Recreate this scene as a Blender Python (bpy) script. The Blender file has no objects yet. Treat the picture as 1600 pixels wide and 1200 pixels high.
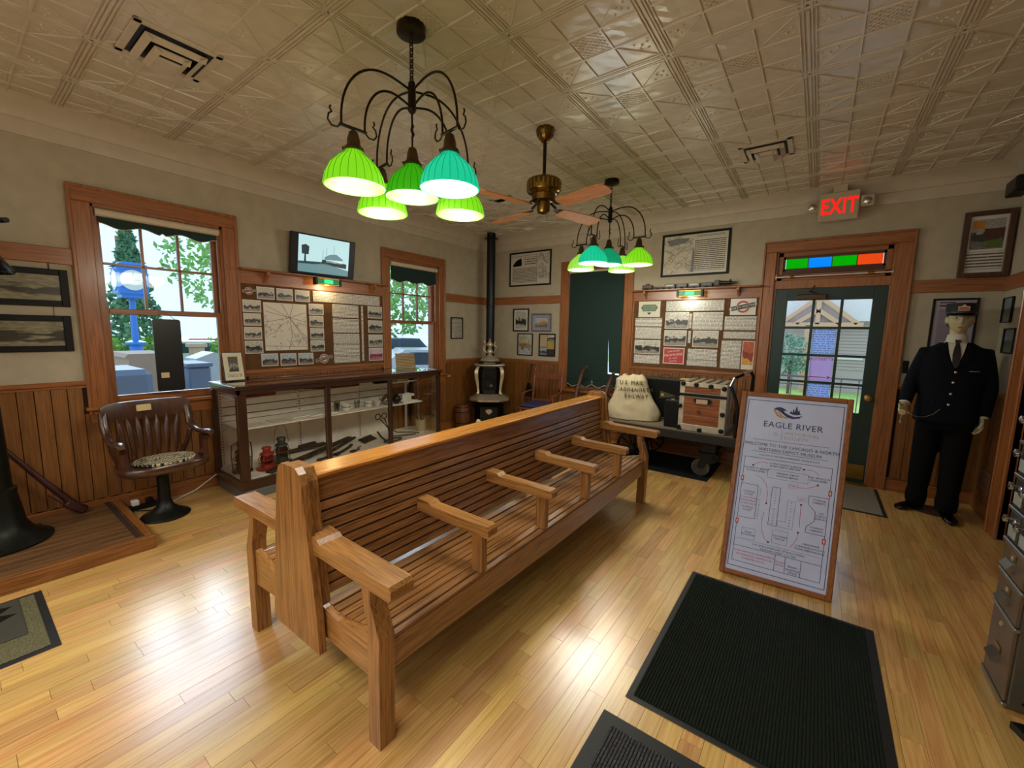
import bpy, bmesh, math, random
from mathutils import Vector, Matrix, Euler, noise
R = math.radians
PI = math.pi
rnd = random.Random(7)
scn = bpy.context.scene
col = scn.collection

# ---------------------------------------------------------------- camera
cam = bpy.data.cameras.new('camera'); camo = bpy.data.objects.new('camera', cam); col.objects.link(camo)
cr, cu, cf = Vector((.80601627, .5916154, .01813796)), Vector((-.08840646, .09003155, .99200737)), Vector((-.58525385, .80117759, -.12486952))
camo.matrix_world = Matrix(((cr.x, cu.x, -cf.x, 4.505), (cr.y, cu.y, -cf.y, -5.452), (cr.z, cu.z, -cf.z, 1.5), (0, 0, 0, 1)))
cam.sensor_width = 36; cam.lens = 14.643; cam.clip_start = .02; cam.clip_end = 300
scn.camera = camo
# ---------------------------------------------------------------- exposure, sky, lights
scn.view_settings.view_transform = 'Standard'; scn.view_settings.look = 'None'
scn.view_settings.exposure = 0.28; scn.view_settings.gamma = 1; scn.view_settings.use_curve_mapping = False
world = bpy.data.worlds.new('overcast_sky'); scn.world = world; world.use_nodes = True
wn = world.node_tree.nodes; wn['Background'].inputs[0].default_value = (.60, .78, 1, 1); wn['Background'].inputs[1].default_value = 1.3

def area_light(name, loc, size, rot, power, colour):
    l = bpy.data.lights.new(name, 'AREA'); l.shape = 'RECTANGLE'; l.size, l.size_y = size; l.energy = power; l.color = colour
    o = bpy.data.objects.new(name, l); col.objects.link(o); o.location = loc; o.rotation_euler = rot
    return o
def point_light(name, loc, power, colour, rad=.05):
    l = bpy.data.lights.new(name, 'POINT'); l.energy = power; l.color = colour; l.shadow_soft_size = rad
    o = bpy.data.objects.new(name, l); col.objects.link(o); o.location = loc
    return o
def sun_light(strength, ang, az, el, colour):
    l = bpy.data.lights.new('sun', 'SUN'); l.energy = strength; l.angle = ang; l.color = colour
    o = bpy.data.objects.new('sun', l); col.objects.link(o)
    d = Vector((math.cos(el)*math.cos(az), math.cos(el)*math.sin(az), math.sin(el)))
    o.rotation_euler = d.to_track_quat('Z', 'Y').to_euler(); o.location = d*20
sun_light(3.2, R(42), R(163), R(29), (.74, .87, 1))
# unseen fill lights added behind the camera to brighten the room
area_light('hall_fill_light', (3.7, -6.7, 2.8), (3.2, 1.5), (R(-25), 0, 0), 115, (1, .94, .86))
area_light('hall_fill_light', (1.1, -6.8, 2.8), (1.8, 1.4), (R(-25), 0, 0), 38, (1, .94, .86))

# ---------------------------------------------------------------- materials
MATS = {}
def lin(c):
    if isinstance(c, str):
        c = [int(c[i:i+2], 16)/255 for i in (0, 2, 4)]
        c = [x/12.92 if x <= .04045 else ((x+.055)/1.055)**2.4 for x in c]
    return (c[0], c[1], c[2], 1)
def newmat(name):
    m = bpy.data.materials.new(name); m.use_nodes = True
    n = m.node_tree.nodes; l = m.node_tree.links
    return m, n, l, n['Principled BSDF']
def N(n, t, **kw):
    o = n.new(t)
    for k, v in kw.items(): setattr(o, k, v)
    return o
def ramp(n, stops, interp='LINEAR'):
    r = n.new('ShaderNodeValToRGB'); r.color_ramp.interpolation = interp; e = r.color_ramp.elements
    while len(e) < len(stops): e.new(.5)
    for i, (p, c) in enumerate(stops): e[i].position = p; e[i].color = lin(c)
    return r
def vary(n, l, colsock, amt, hue=0):
    """brightness variation per object and per island"""
    oi = N(n, 'ShaderNodeObjectInfo'); ge = N(n, 'ShaderNodeNewGeometry')
    a = N(n, 'ShaderNodeMath', operation='ADD'); l.new(oi.outputs['Random'], a.inputs[0]); l.new(ge.outputs['Random Per Island'], a.inputs[1])
    f = N(n, 'ShaderNodeMath', operation='FRACT'); l.new(a.outputs[0], f.inputs[0])
    mr = N(n, 'ShaderNodeMapRange'); l.new(f.outputs[0], mr.inputs[0]); mr.inputs[3].default_value = 1-amt; mr.inputs[4].default_value = 1+amt
    h = N(n, 'ShaderNodeHueSaturation'); l.new(mr.outputs[0], h.inputs['Value']); l.new(colsock, h.inputs['Color'])
    if hue:
        m2 = N(n, 'ShaderNodeMapRange'); f2 = N(n, 'ShaderNodeMath', operation='MULTIPLY'); f2.inputs[1].default_value = 7.31
        l.new(f.outputs[0], f2.inputs[0]); f3 = N(n, 'ShaderNodeMath', operation='FRACT'); l.new(f2.outputs[0], f3.inputs[0])
        l.new(f3.outputs[0], m2.inputs[0]); m2.inputs[3].default_value = .5-hue; m2.inputs[4].default_value = .5+hue; l.new(m2.outputs[0], h.inputs['Hue'])
    return h.outputs[0], f.outputs[0]
def plain(name, c, rough=.5, metal=0., var=0, bump=0, bscale=60, emit=None, es=1, spec=None):
    if name in MATS: return MATS[name]
    m, n, l, b = newmat(name)
    b.inputs['Roughness'].default_value = rough; b.inputs['Metallic'].default_value = metal
    if spec is not None: b.inputs['Specular IOR Level'].default_value = spec
    tc = N(n, 'ShaderNodeTexCoord'); nz = N(n, 'ShaderNodeTexNoise'); nz.inputs['Scale'].default_value = 9; l.new(tc.outputs['Object'], nz.inputs['Vector'])
    cc = Vector(lin(c)[:3])
    r = ramp(n, [(.3, tuple(cc*(1-var*.5-.04))), (.7, tuple(cc*(1+var*.5+.02)))]); l.new(nz.outputs[0], r.inputs[0]); l.new(r.outputs[0], b.inputs['Base Color'])
    if bump:
        z = N(n, 'ShaderNodeTexNoise'); z.inputs['Scale'].default_value = bscale; l.new(tc.outputs['Object'], z.inputs['Vector'])
        bp = N(n, 'ShaderNodeBump'); bp.inputs['Strength'].default_value = bump; bp.inputs['Distance'].default_value = .01; l.new(z.outputs[0], bp.inputs['Height']); l.new(bp.outputs[0], b.inputs['Normal'])
    if emit: b.inputs['Emission Color'].default_value = lin(emit); b.inputs['Emission Strength'].default_value = es
    MATS[name] = m; return m
def wood(name, dark, light, axis=1, scale=1., rough=.4, var=.1, world_co=False, hue=0, streak=.0, coat=0, ring=1.):
    if name in MATS: return MATS[name]
    m, n, l, b = newmat(name)
    mp = N(n, 'ShaderNodeMapping'); s = [46*scale]*3; s[axis] = 2.2*scale; mp.inputs['Scale'].default_value = s
    if world_co: g = N(n, 'ShaderNodeNewGeometry'); src = g.outputs['Position']
    else: g = N(n, 'ShaderNodeTexCoord'); src = g.outputs['Object']
    # offset the grain from piece to piece
    oi = N(n, 'ShaderNodeObjectInfo'); ge = N(n, 'ShaderNodeNewGeometry')
    ad = N(n, 'ShaderNodeMath', operation='ADD'); l.new(oi.outputs['Random'], ad.inputs[0]); l.new(ge.outputs['Random Per Island'], ad.inputs[1])
    mu = N(n, 'ShaderNodeMath', operation='MULTIPLY'); mu.inputs[1].default_value = 13.7; l.new(ad.outputs[0], mu.inputs[0])
    va = N(n, 'ShaderNodeVectorMath', operation='ADD'); l.new(src, va.inputs[0]); l.new(mu.outputs[0], va.inputs[1]); l.new(va.outputs[0], mp.inputs[0])
    nz = N(n, 'ShaderNodeTexNoise'); nz.inputs['Scale'].default_value = 1.; nz.inputs['Detail'].default_value = 8; nz.inputs['Roughness'].default_value = .62; nz.inputs['Distortion'].default_value = .9*ring; l.new(mp.outputs[0], nz.inputs['Vector'])
    m2 = N(n, 'ShaderNodeMapping'); s2 = [150*scale]*3; s2[axis] = 5*scale; m2.inputs['Scale'].default_value = s2; l.new(va.outputs[0], m2.inputs[0])
    wv = N(n, 'ShaderNodeTexNoise'); wv.inputs['Scale'].default_value = 1; wv.inputs['Detail'].default_value = 3; wv.inputs['Distortion'].default_value = .4; l.new(m2.outputs[0], wv.inputs['Vector'])
    mx = N(n, 'ShaderNodeMix', data_type='FLOAT'); mx.inputs[0].default_value = .5; l.new(nz.outputs[0], mx.inputs[2]); l.new(wv.outputs[0], mx.inputs[3])
    r = ramp(n, [(.36, dark), (.58, light)]); l.new(mx.outputs[0], r.inputs[0])
    o, f = vary(n, l, r.outputs[0], var, hue); l.new(o, b.inputs['Base Color'])
    b.inputs['Roughness'].default_value = rough
    if coat: b.inputs['Coat Weight'].default_value = coat; b.inputs['Coat Roughness'].default_value = .2
    if name == 'maple_floor': b.inputs['Coat IOR'].default_value = 1.75; b.inputs['Coat Roughness'].default_value = .27
    bp = N(n, 'ShaderNodeBump'); bp.inputs['Strength'].default_value = .12; bp.inputs['Distance'].default_value = .004; l.new(mx.outputs[0], bp.inputs['Height']); l.new(bp.outputs[0], b.inputs['Normal'])
    MATS[name] = m; return m
def glow(name, c, s, alb=1.):
    if name in MATS: return MATS[name]
    m, n, l, b = newmat(name); cc = lin(c); b.inputs['Base Color'].default_value = (cc[0]*alb, cc[1]*alb, cc[2]*alb, 1); b.inputs['Emission Color'].default_value = lin(c); b.inputs['Emission Strength'].default_value = s; b.inputs['Roughness'].default_value = .4
    MATS[name] = m; return m
def glass(name, tint='ffffff', refl=1.0, rough=.0):
    if name in MATS: return MATS[name]
    m, n, l, b = newmat(name); n.remove(b)
    t = N(n, 'ShaderNodeBsdfTransparent'); t.inputs[0].default_value = lin(tint)
    g = N(n, 'ShaderNodeBsdfGlossy'); g.inputs['Roughness'].default_value = rough
    fr = N(n, 'ShaderNodeFresnel'); fr.inputs[0].default_value = 1.45
    mu = N(n, 'ShaderNodeMath', operation='MULTIPLY'); mu.inputs[1].default_value = refl; l.new(fr.outputs[0], mu.inputs[0])
    mx = N(n, 'ShaderNodeMixShader'); l.new(mu.outputs[0], mx.inputs[0]); l.new(t.outputs[0], mx.inputs[1]); l.new(g.outputs[0], mx.inputs[2])
    l.new(mx.outputs[0], n['Material Output'].inputs[0]); MATS[name] = m; return m
def axes(n, l, u, v):
    tc = N(n, 'ShaderNodeTexCoord'); sp = N(n, 'ShaderNodeSeparateXYZ'); l.new(tc.outputs['Object'], sp.inputs[0])
    return tc, sp, sp.outputs[u], sp.outputs[v]
def print_mat(name, paper='e6e3dc', ink='55504c', u='Y', v='Z', pitch=.018, dens=.5):
    """rows of small print, flat ink on paper"""
    if name in MATS: return MATS[name]
    m, n, l, b = newmat(name); tc, sp, U, V = axes(n, l, u, v)
    fr = N(n, 'ShaderNodeMath', operation='MULTIPLY'); fr.inputs[1].default_value = 1/pitch; l.new(V, fr.inputs[0])
    fc = N(n, 'ShaderNodeMath', operation='FRACT'); l.new(fr.outputs[0], fc.inputs[0])
    band = N(n, 'ShaderNodeMath', operation='COMPARE'); band.inputs[1].default_value = .5; band.inputs[2].default_value = .24; l.new(fc.outputs[0], band.inputs[0])
    fl = N(n, 'ShaderNodeMath', operation='FLOOR'); l.new(fr.outputs[0], fl.inputs[0])
    cb = N(n, 'ShaderNodeCombineXYZ'); ux = N(n, 'ShaderNodeMath', operation='MULTIPLY'); ux.inputs[1].default_value = 70; l.new(U, ux.inputs[0]); l.new(ux.outputs[0], cb.inputs[0]); l.new(fl.outputs[0], cb.inputs[1])
    nz = N(n, 'ShaderNodeTexWhiteNoise', noise_dimensions='2D')
    nn = N(n, 'ShaderNodeTexNoise'); nn.inputs['Scale'].default_value = 1.; nn.inputs['Detail'].default_value = 1; l.new(cb.outputs[0], nn.inputs['Vector'])
    gt = N(n, 'ShaderNodeMath', operation='GREATER_THAN'); gt.inputs[1].default_value = 1-dens-.06; l.new(nn.outputs[0], gt.inputs[0])
    mu = N(n, 'ShaderNodeMath', operation='MULTIPLY'); l.new(band.outputs[0], mu.inputs[0]); l.new(gt.outputs[0], mu.inputs[1])
    mx = N(n, 'ShaderNodeMix', data_type='RGBA'); l.new(mu.outputs[0], mx.inputs[0]); mx.inputs[6].default_value = lin(paper); mx.inputs[7].default_value = lin(ink)
    l.new(mx.outputs[2], b.inputs['Base Color']); b.inputs['Roughness'].default_value = .5; MATS[name] = m; return m
def photo_mat(name, sky='c9c9c4', darkc='2a2a2a', ground='8f8f8a', u='Y', scale=1., sat=None):
    """an old view of a depot: pale sky, dark irregular band, mid ground"""
    if name in MATS: return MATS[name]
    m, n, l, b = newmat(name)
    tc = N(n, 'ShaderNodeTexCoord'); sp = N(n, 'ShaderNodeSeparateXYZ'); l.new(tc.outputs['Generated'], sp.inputs[0])
    oi = N(n, 'ShaderNodeObjectInfo'); ad = N(n, 'ShaderNodeVectorMath', operation='ADD'); mu = N(n, 'ShaderNodeMath', operation='MULTIPLY'); mu.inputs[1].default_value = 37
    l.new(oi.outputs['Random'], mu.inputs[0]); l.new(tc.outputs['Generated'], ad.inputs[0]); l.new(mu.outputs[0], ad.inputs[1])
    nz = N(n, 'ShaderNodeTexNoise'); nz.inputs['Scale'].default_value = 4*scale; nz.inputs['Detail'].default_value = 6; l.new(ad.outputs[0], nz.inputs['Vector'])
    a = N(n, 'ShaderNodeMath', operation='MULTIPLY_ADD'); l.new(nz.outputs[0], a.inputs[0]); a.inputs[1].default_value = .8; l.new(sp.outputs['Z'], a.inputs[2])
    r = ramp(n, [(.0, ground), (.62, ground), (.70, darkc), (.90, darkc), (.97, sky)]); l.new(a.outputs[0], r.inputs[0])
    n2 = N(n, 'ShaderNodeTexNoise'); n2.inputs['Scale'].default_value = 14*scale; l.new(ad.outputs[0], n2.inputs['Vector'])
    h = N(n, 'ShaderNodeHueSaturation'); l.new(r.outputs[0], h.inputs['Color']); mr = N(n, 'ShaderNodeMapRange'); mr.inputs[1].default_value = .3; mr.inputs[2].default_value = .7; mr.inputs[3].default_value = .6; mr.inputs[4].default_value = 1.3; l.new(n2.outputs[0], mr.inputs[0]); l.new(mr.outputs[0], h.inputs['Value'])
    l.new(h.outputs[0], b.inputs['Base Color']); b.inputs['Roughness'].default_value = .35; MATS[name] = m; return m

# ---------------------------------------------------------------- mesh builder
class MB:
    def __init__(s): s.v = []; s.f = []; s.flat = set()
    def add(s, vs, fs):
        o = len(s.v); s.v += [Vector(x) for x in vs]; s.f += [tuple(i+o for i in f) for f in fs]; return s
    def box(s, x0, y0, z0, x1, y1, z1, c=0, M=None):
        x0, x1 = min(x0, x1), max(x0, x1); y0, y1 = min(y0, y1), max(y0, y1); z0, z1 = min(z0, z1), max(z0, z1)
        lo, hi = (x0, y0, z0), (x1, y1, z1); c = min(c, (x1-x0)*.45, (y1-y0)*.45, (z1-z0)*.45)
        if c <= 0:
            vs = [Vector((x, y, z)) for x in (x0, x1) for y in (y0, y1) for z in (z0, z1)]
            fs = [(0, 1, 3, 2), (4, 6, 7, 5), (0, 4, 5, 1), (2, 3, 7, 6), (0, 2, 6, 4), (1, 5, 7, 3)]
        else:
            vs = []; ix = {}
            for sx in (0, 1):
                for sy in (0, 1):
                    for sz in (0, 1):
                        S = (sx, sy, sz)
                        for a in range(3):
                            p = [(hi[k] if S[k] else lo[k]) + (0 if k == a else (-c if S[k] else c)) for k in range(3)]
                            ix[(S, a)] = len(vs); vs.append(Vector(p))
            fs = []
            for a in range(3):
                b, d = (a+1) % 3, (a+2) % 3
                for sa in (0, 1):
                    q = []
                    for (sb, sd) in ((0, 0), (1, 0), (1, 1), (0, 1)):
                        S = [0, 0, 0]; S[a] = sa; S[b] = sb; S[d] = sd; q.append(ix[(tuple(S), a)])
                    fs.append(tuple(q if sa else q[::-1]))
                for sb in (0, 1):
                    for sd in (0, 1):
                        S0 = [0, 0, 0]; S1 = [0, 0, 0]
                        S0[a] = 0; S1[a] = 1; S0[b] = S1[b] = sb; S0[d] = S1[d] = sd; S0, S1 = tuple(S0), tuple(S1)
                        q = (ix[(S0, b)], ix[(S1, b)], ix[(S1, d)], ix[(S0, d)])
                        fs.append(q if sb == sd else q[::-1])
            for sx in (0, 1):
                for sy in (0, 1):
                    for sz in (0, 1):
                        t = tuple(ix[((sx, sy, sz), a)] for a in range(3)); fs.append(t if (sx+sy+sz) % 2 else t[::-1])
        if M is not None: vs = [M @ v for v in vs]
        return s.add(vs, fs)
    def prism(s, poly, ax, a, b, M=None):
        n = len(poly); vs = []
        for t in (a, b):
            for (u, v) in poly:
                vs.append(Vector((t, u, v) if ax == 'x' else (u, t, v) if ax == 'y' else (u, v, t)))
        if M is not None: vs = [M @ v for v in vs]
        fs = [tuple(range(n))[::-1], tuple(range(n, 2*n))] + [(i, (i+1) % n, n+(i+1) % n, n+i) for i in range(n)]
        return s.add(vs, fs)
    def lathe(s, prof, c=(0, 0, 0), n=20, M=None, cap=True, flute=0, nf=0, thick=0):
        if thick: prof = list(prof) + [(max(r-thick, .0005), z) for r, z in reversed(prof)]
        vs = []; m = len(prof)
        for i, (r, z) in enumerate(prof):
            for k in range(n):
                a = 2*PI*k/n; rr = r*(1+(flute*abs(math.sin(nf*a/2)) if flute else 0))
                vs.append(Vector((rr*math.cos(a), rr*math.sin(a), z)))
        if M is not None: vs = [M @ v for v in vs]
        vs = [v+Vector(c) for v in vs]; fs = []
        for i in range(m if thick else m-1):
            j = (i+1) % m
            for k in range(n):
                k2 = (k+1) % n; fs.append((i*n+k, i*n+k2, j*n+k2, j*n+k))
        if cap and not thick: fs += [tuple(range(n))[::-1], tuple(range((m-1)*n, m*n))]
        return s.add(vs, fs)
    def loft(s, rings, cap=True, closed=False):
        n = len(rings[0]); vs = [Vector(p) for r in rings for p in r]; fs = []; m = len(rings)
        for i in range(m if closed else m-1):
            j = (i+1) % m
            for k in range(n): k2 = (k+1) % n; fs.append((i*n+k, i*n+k2, j*n+k2, j*n+k))
        if cap and not closed: fs += [tuple(range(n))[::-1], tuple(range((m-1)*n, m*n))]
        return s.add(vs, fs)
    def tube(s, pts, r, n=8, closed=False, flat=1.):
        pts = [Vector(p) for p in pts]; m = len(pts)
        rs = r if isinstance(r, (list, tuple)) else [r]*m
        rings = []; up = None
        for i, p in enumerate(pts):
            if closed: d = pts[(i+1) % m]-pts[i-1]
            else: d = (pts[min(i+1, m-1)]-pts[max(i-1, 0)])
            d = d.normalized() if d.length else Vector((0, 0, 1))
            if up is None: up = Vector((0, 0, 1)) if abs(d.z) < .9 else Vector((1, 0, 0))
            x = d.cross(up)
            if x.length < 1e-4: x = d.cross(Vector((.3, 1, .2)))
            x.normalize(); y = x.cross(d); up = y
            rings.append([p+x*math.cos(2*PI*k/n)*rs[i]+y*math.sin(2*PI*k/n)*rs[i]*flat for k in range(n)])
        return s.loft(rings, closed=closed)
    def bar(s, a, b, w, h, c=0, up=(0, 0, 1)):
        a, b = Vector(a), Vector(b); d = b-a; L = d.length; z = d.normalized(); x = Vector(up).cross(z)
        if x.length < 1e-4: x = Vector((1, 0, 0)).cross(z)
        x.normalize(); y = z.cross(x); M = Matrix(((x.x, y.x, z.x, a.x), (x.y, y.y, z.y, a.y), (x.z, y.z, z.z, a.z), (0, 0, 0, 1)))
        return s.box(-w/2, -h/2, 0, w/2, h/2, L, c, M)
    def torus(s, c, Rr, r, n=24, m=6, M=None):
        vs = []; fs = []
        for i in range(n):
            a = 2*PI*i/n
            for k in range(m):
                b = 2*PI*k/m; vs.append(Vector(((Rr+r*math.cos(b))*math.cos(a), (Rr+r*math.cos(b))*math.sin(a), r*math.sin(b))))
        if M is not None: vs = [M @ v for v in vs]
        vs = [v+Vector(c) for v in vs]
        for i in range(n):
            for k in range(m): fs.append((i*m+k, ((i+1) % n)*m+k, ((i+1) % n)*m+(k+1) % m, i*m+(k+1) % m))
        return s.add(vs, fs)
    def ball(s, c, r, n=12, m=8, M=None):
        r = (r, r, r) if not isinstance(r, (tuple, list)) else r
        rings = []
        for i in range(m+1):
            t = PI*i/m; q = max(math.sin(t), .02)
            ring = [Vector((r[0]*q*math.cos(2*PI*k/n), r[1]*q*math.sin(2*PI*k/n), -r[2]*math.cos(t))) for k in range(n)]
            if M is not None: ring = [M @ v for v in ring]
            rings.append([v+Vector(c) for v in ring])
        return s.loft(rings)
    def mesh(s, name, off=(0, 0, 0), smooth=None):
        off = Vector(off); me = bpy.data.meshes.new(name); me.from_pydata([v-off for v in s.v], [], s.f)
        bm = bmesh.new(); bm.from_mesh(me); bmesh.ops.recalc_face_normals(bm, faces=bm.faces); bm.to_mesh(me); bm.free()
        if smooth:
            for p in me.polygons: p.use_smooth = True
            me.set_sharp_from_angle(angle=R(smooth))
        return me
    def build(s, name, mat, parent=None, org=None, local=False, smooth=None, struct=False, label=None, **props):
        """vertices in world space unless local; a child's origin is its top-level thing's"""
        off = Vector((0, 0, 0))
        if not local:
            if parent is not None:
                p = parent
                while p is not None: off += p.location; p = p.parent
            elif org is not None: off = Vector(org)
            else:
                xs = [v.x for v in s.v]; ys = [v.y for v in s.v]; zs = [v.z for v in s.v]
                off = Vector(((min(xs)+max(xs))/2, (min(ys)+max(ys))/2, min(zs)))
                if struct: off = Vector((0, 0, 0))
        me = s.mesh(name, off, smooth); me.materials.append(mat)
        o = bpy.data.objects.new(name, me); col.objects.link(o)
        if parent is not None: o.parent = parent
        elif not local: o.location = off
        if struct: o['kind'] = 'structure'
        if label: o['label'] = label
        for k, v in props.items(): o[k] = v
        return o
def thing(name, label, cat, loc=(0, 0, 0), rz=0, group=None):
    o = bpy.data.objects.new(name, None); col.objects.link(o); o.location = loc; o.rotation_euler = (0, 0, rz); o.empty_display_size = .1
    o['label'] = label; o['category'] = cat
    if group: o['group'] = group
    return o
def tag(o, label, cat, group=None):
    o['label'] = label; o['category'] = cat
    if group: o['group'] = group
    return o
def kids(o): return [c for c in col.objects if c.parent == o]
def dup(o, loc, rz=None, label=None, parent=None):
    c = o.copy(); col.objects.link(c)
    if parent is None:
        c.location = loc
        if rz is not None: c.rotation_euler = (0, 0, rz)
        if label: c['label'] = label
    else: c.parent = parent
    for k in kids(o):
        if k != c: dup(k, None, parent=c)
    return c
def put(name, me, parent=None, loc=(0, 0, 0), scale=(1, 1, 1), rot=(0, 0, 0)):
    o = bpy.data.objects.new(name, me); col.objects.link(o); o.location = loc; o.scale = scale; o.rotation_euler = rot
    if parent is not None: o.parent = parent
    return o
def letters(name, text, size, mat, parent, M, thick=.0006, align='CENTER', spacing=1., bold=0, width=1.):
    """flat raised lettering; M places local x right, y up, z out"""
    cu = bpy.data.curves.new(name, 'FONT'); cu.body = text; cu.size = size; cu.extrude = thick; cu.align_x = align; cu.space_character = spacing; cu.resolution_u = 2; cu.offset = bold
    o = bpy.data.objects.new(name, cu); col.objects.link(o); bpy.context.view_layer.update()
    me = bpy.data.meshes.new_from_object(o); bpy.data.objects.remove(o)
    off = Vector((0, 0, 0)); p = parent
    while p is not None: off += p.location; p = p.parent
    for v in me.vertices:
        q = v.co.copy(); q.x *= width; v.co = (M @ q)-off
    me.materials.clear(); me.materials.append(mat)
    o = bpy.data.objects.new(name, me); col.objects.link(o); o.parent = parent
    return o
def frameM(o, x, y):
    x = Vector(x).normalized(); y = Vector(y).normalized(); z = x.cross(y); o = Vector(o)
    return Matrix(((x.x, y.x, z.x, o.x), (x.y, y.y, z.y, o.y), (x.z, y.z, z.z, o.z), (0, 0, 0, 1)))

# ---------------------------------------------------------------- palette
M_plaster = plain('plaster', 'aca28c', .8, var=.06, bump=.15, bscale=180)
M_trim = wood('trim_wood', '713f1a', '9c6030', 1, 1, .38, .06, coat=.3)
M_trimv = wood('trim_wood_upright', '713f1a', '9c6030', 2, 1, .38, .06, coat=.3)
M_trimx = wood('trim_wood_x', '713f1a', '9c6030', 0, 1, .38, .06, coat=.3)
M_wains = wood('wainscot_wood', '603a15', '855526', 2, 1, .42, .12, coat=.2)
M_floor = wood('maple_floor', 'b98a48', 'd4ac68', 1, .7, .27, .15, world_co=True, hue=.012, coat=1)
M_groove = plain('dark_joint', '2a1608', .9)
M_tin = plain('painted_tin', 'bdb3a0', .27, var=.05)
M_crown = plain('crown_paint', 'b9ae9b', .5, var=.04)
M_black = plain('black_paint', '0e0d0b', .4, spec=.3)
M_iron = plain('black_iron', '1c1c1a', .45, .5, var=.2)
M_white = plain('white_paint', 'e2ded4', .4)
M_glass = glass('window_glass', 'fbfeff', .25)
M_caseglass = glass('case_glass', 'ffffff', .5)
M_brass = plain('aged_brass', '9a7a38', .3, .9, var=.2)
M_chrome = plain('chrome', 'c9c9c9', .18, 1)
M_nickel = plain('nickel_plate', 'b3a68e', .32, .5, var=.25, bump=.3, bscale=40)
# ================================================================ room shell
RX, RY, HC = 5.76, -7.7, 2.98
# floor: planks laid away from the left wall's foot
fl = MB().box(-.02, RY, -.06, RX+.02, .02, -.014).build('floor', M_groove, struct=True, org=(0, 0, 0))
pw = .074; planks = []
x = 0.0
while x < RX:
    y = -7.6-rnd.random()*.5
    while y < 0:
        L = rnd.choice((.28, .36, .45, .55, .7, .9))*(.85+.3*rnd.random()); y1 = min(y+L, 0)
        if y1 > RY and y1-max(y, RY) > .02: planks.append((x, max(y, RY), min(x+pw, RX), y1))
        y += L
    x += pw
def floor_rank(q):
    cx, cy = (q[0]+q[2])/2, (q[1]+q[3])/2; d = Vector((cx, cy, 0))-camo.location; dep = d.dot(cf)
    if dep < .3: return -1
    X, Y = 800+650.8*d.dot(cr)/dep, 600-650.8*d.dot(cu)/dep
    if not (-20 < X < 1620 and Y < 1230): return -1
    if 2.4 < cx < 3.3 and -4.6 < cy < -1.9: return -1
    if 3.99 < cx < 4.86 and -3.9 < cy < -2.75: return -1
    return (q[2]-q[0])*(q[3]-q[1])/dep**3
planks.sort(key=floor_rank, reverse=True)
um = MB().box(-.5, -.5, -1, .5, .5, 0, 0).mesh('plank')
um = MB(); um.box(-.5, -.5, -1, .5, .5, 0)
ume = um.mesh('plank'); ume.materials.append(M_floor)
for q in planks[:295]:
    put('floor_plank', ume, fl, ((q[0]+q[2])/2, (q[1]+q[3])/2, -rnd.random()*.0006), (q[2]-q[0]-.0012, q[3]-q[1]-.0012, .014))
rest = MB()
for q in planks[295:]: rest.box(q[0]+.0006, q[1]+.0006, -.014, q[2]-.0006, q[3]-.0006, -rnd.random()*.0006)
rest.build('far_floor_planks', M_floor, fl, kind='stuff')

# walls as blocks around their openings
def wall_blocks(mb, ax, p0, p1, a0, a1, z1, holes):
    """ax 'x': wall plane normal x between p0..p1, runs a0..a1 along y"""
    cuts = sorted(holes); a = a0
    def blk(u0, u1, w0, w1):
        if ax == 'x': mb.box(p0, u0, w0, p1, u1, w1)
        else: mb.box(u0, p0, w0, u1, p1, w1)
    for (h0, h1, s0, s1) in cuts:
        blk(a, h0, 0, z1); 
        if s0 > 0: blk(h0, h1, 0, s0)
        blk(h0, h1, s1, z1); a = h1
    blk(a, a1, 0, z1)
WIN1, WIN2 = (-4.71, -3.84, .86, 2.40), (-2.00, -1.13, .86, 2.40)
m = MB(); wall_blocks(m, 'x', -.22, 0, RY, .22, 3.1, [WIN1, WIN2]); wl = m.build('wall_left', M_plaster, struct=True)
SH, DR = (1.50, 2.37, .70, 2.40), (4.05, 5.03, 0.0, 2.42)
m = MB(); wall_blocks(m, 'y', 0, .22, 0, RX, 3.1, [SH, DR]); wf = m.build('wall_far', M_plaster, struct=True)
m = MB(); wall_blocks(m, 'x', RX, RX+.2, RY, .22, 3.1, [(-1.75, -.86, 0, 2.1)]); wr = m.build('wall_right', M_plaster, struct=True)
m = MB(); wall_blocks(m, 'y', RY-.2, RY, -.22, RX+.2, 3.1, [(.7, 1.8, .86, 2.4), (3.2, 4.6, .86, 2.4)]); wb = m.build('wall_back', M_plaster, struct=True)
MB().box(-.22, RY-.2, HC+.035, RX+.2, .22, HC+.13).build('ceiling', M_tin, struct=True, org=(0, 0, 0))
ceil = bpy.data.objects['ceiling']
# pressed tin tiles, one relief shared by all
P = .607; NT = 52
GN = 14; tm = MB()
def gp(i): return (i/GN-.5)*P
for i in range(GN+1):
    for j in range(GN+1): tm.v.append(Vector((gp(i), gp(j), -.0022-.0032*noise.noise(Vector((i*2.7, j*2.7, 1.5))))))
for i in range(GN):
    for j in range(GN): a = i*(GN+1)+j; tm.f.append((a, a+1, a+GN+2, a+GN+1))
def rib(a, b, w, h):
    A, B = Vector((*a, 0)), Vector((*b, 0)); d = (B-A).normalized(); q = Vector((-d.y, d.x, 0)); Z = Vector((0, 0, -1)); rr = []
    for p in (A, B): rr.append([p+q*w/2, p+q*w*.22+Z*h, p-q*w*.22+Z*h, p-q*w/2])
    tm.add(rr[0]+rr[1], [(0, 1, 5, 4), (1, 2, 6, 5), (2, 3, 7, 6)])
H2 = P/2; c1 = P*.20
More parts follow.
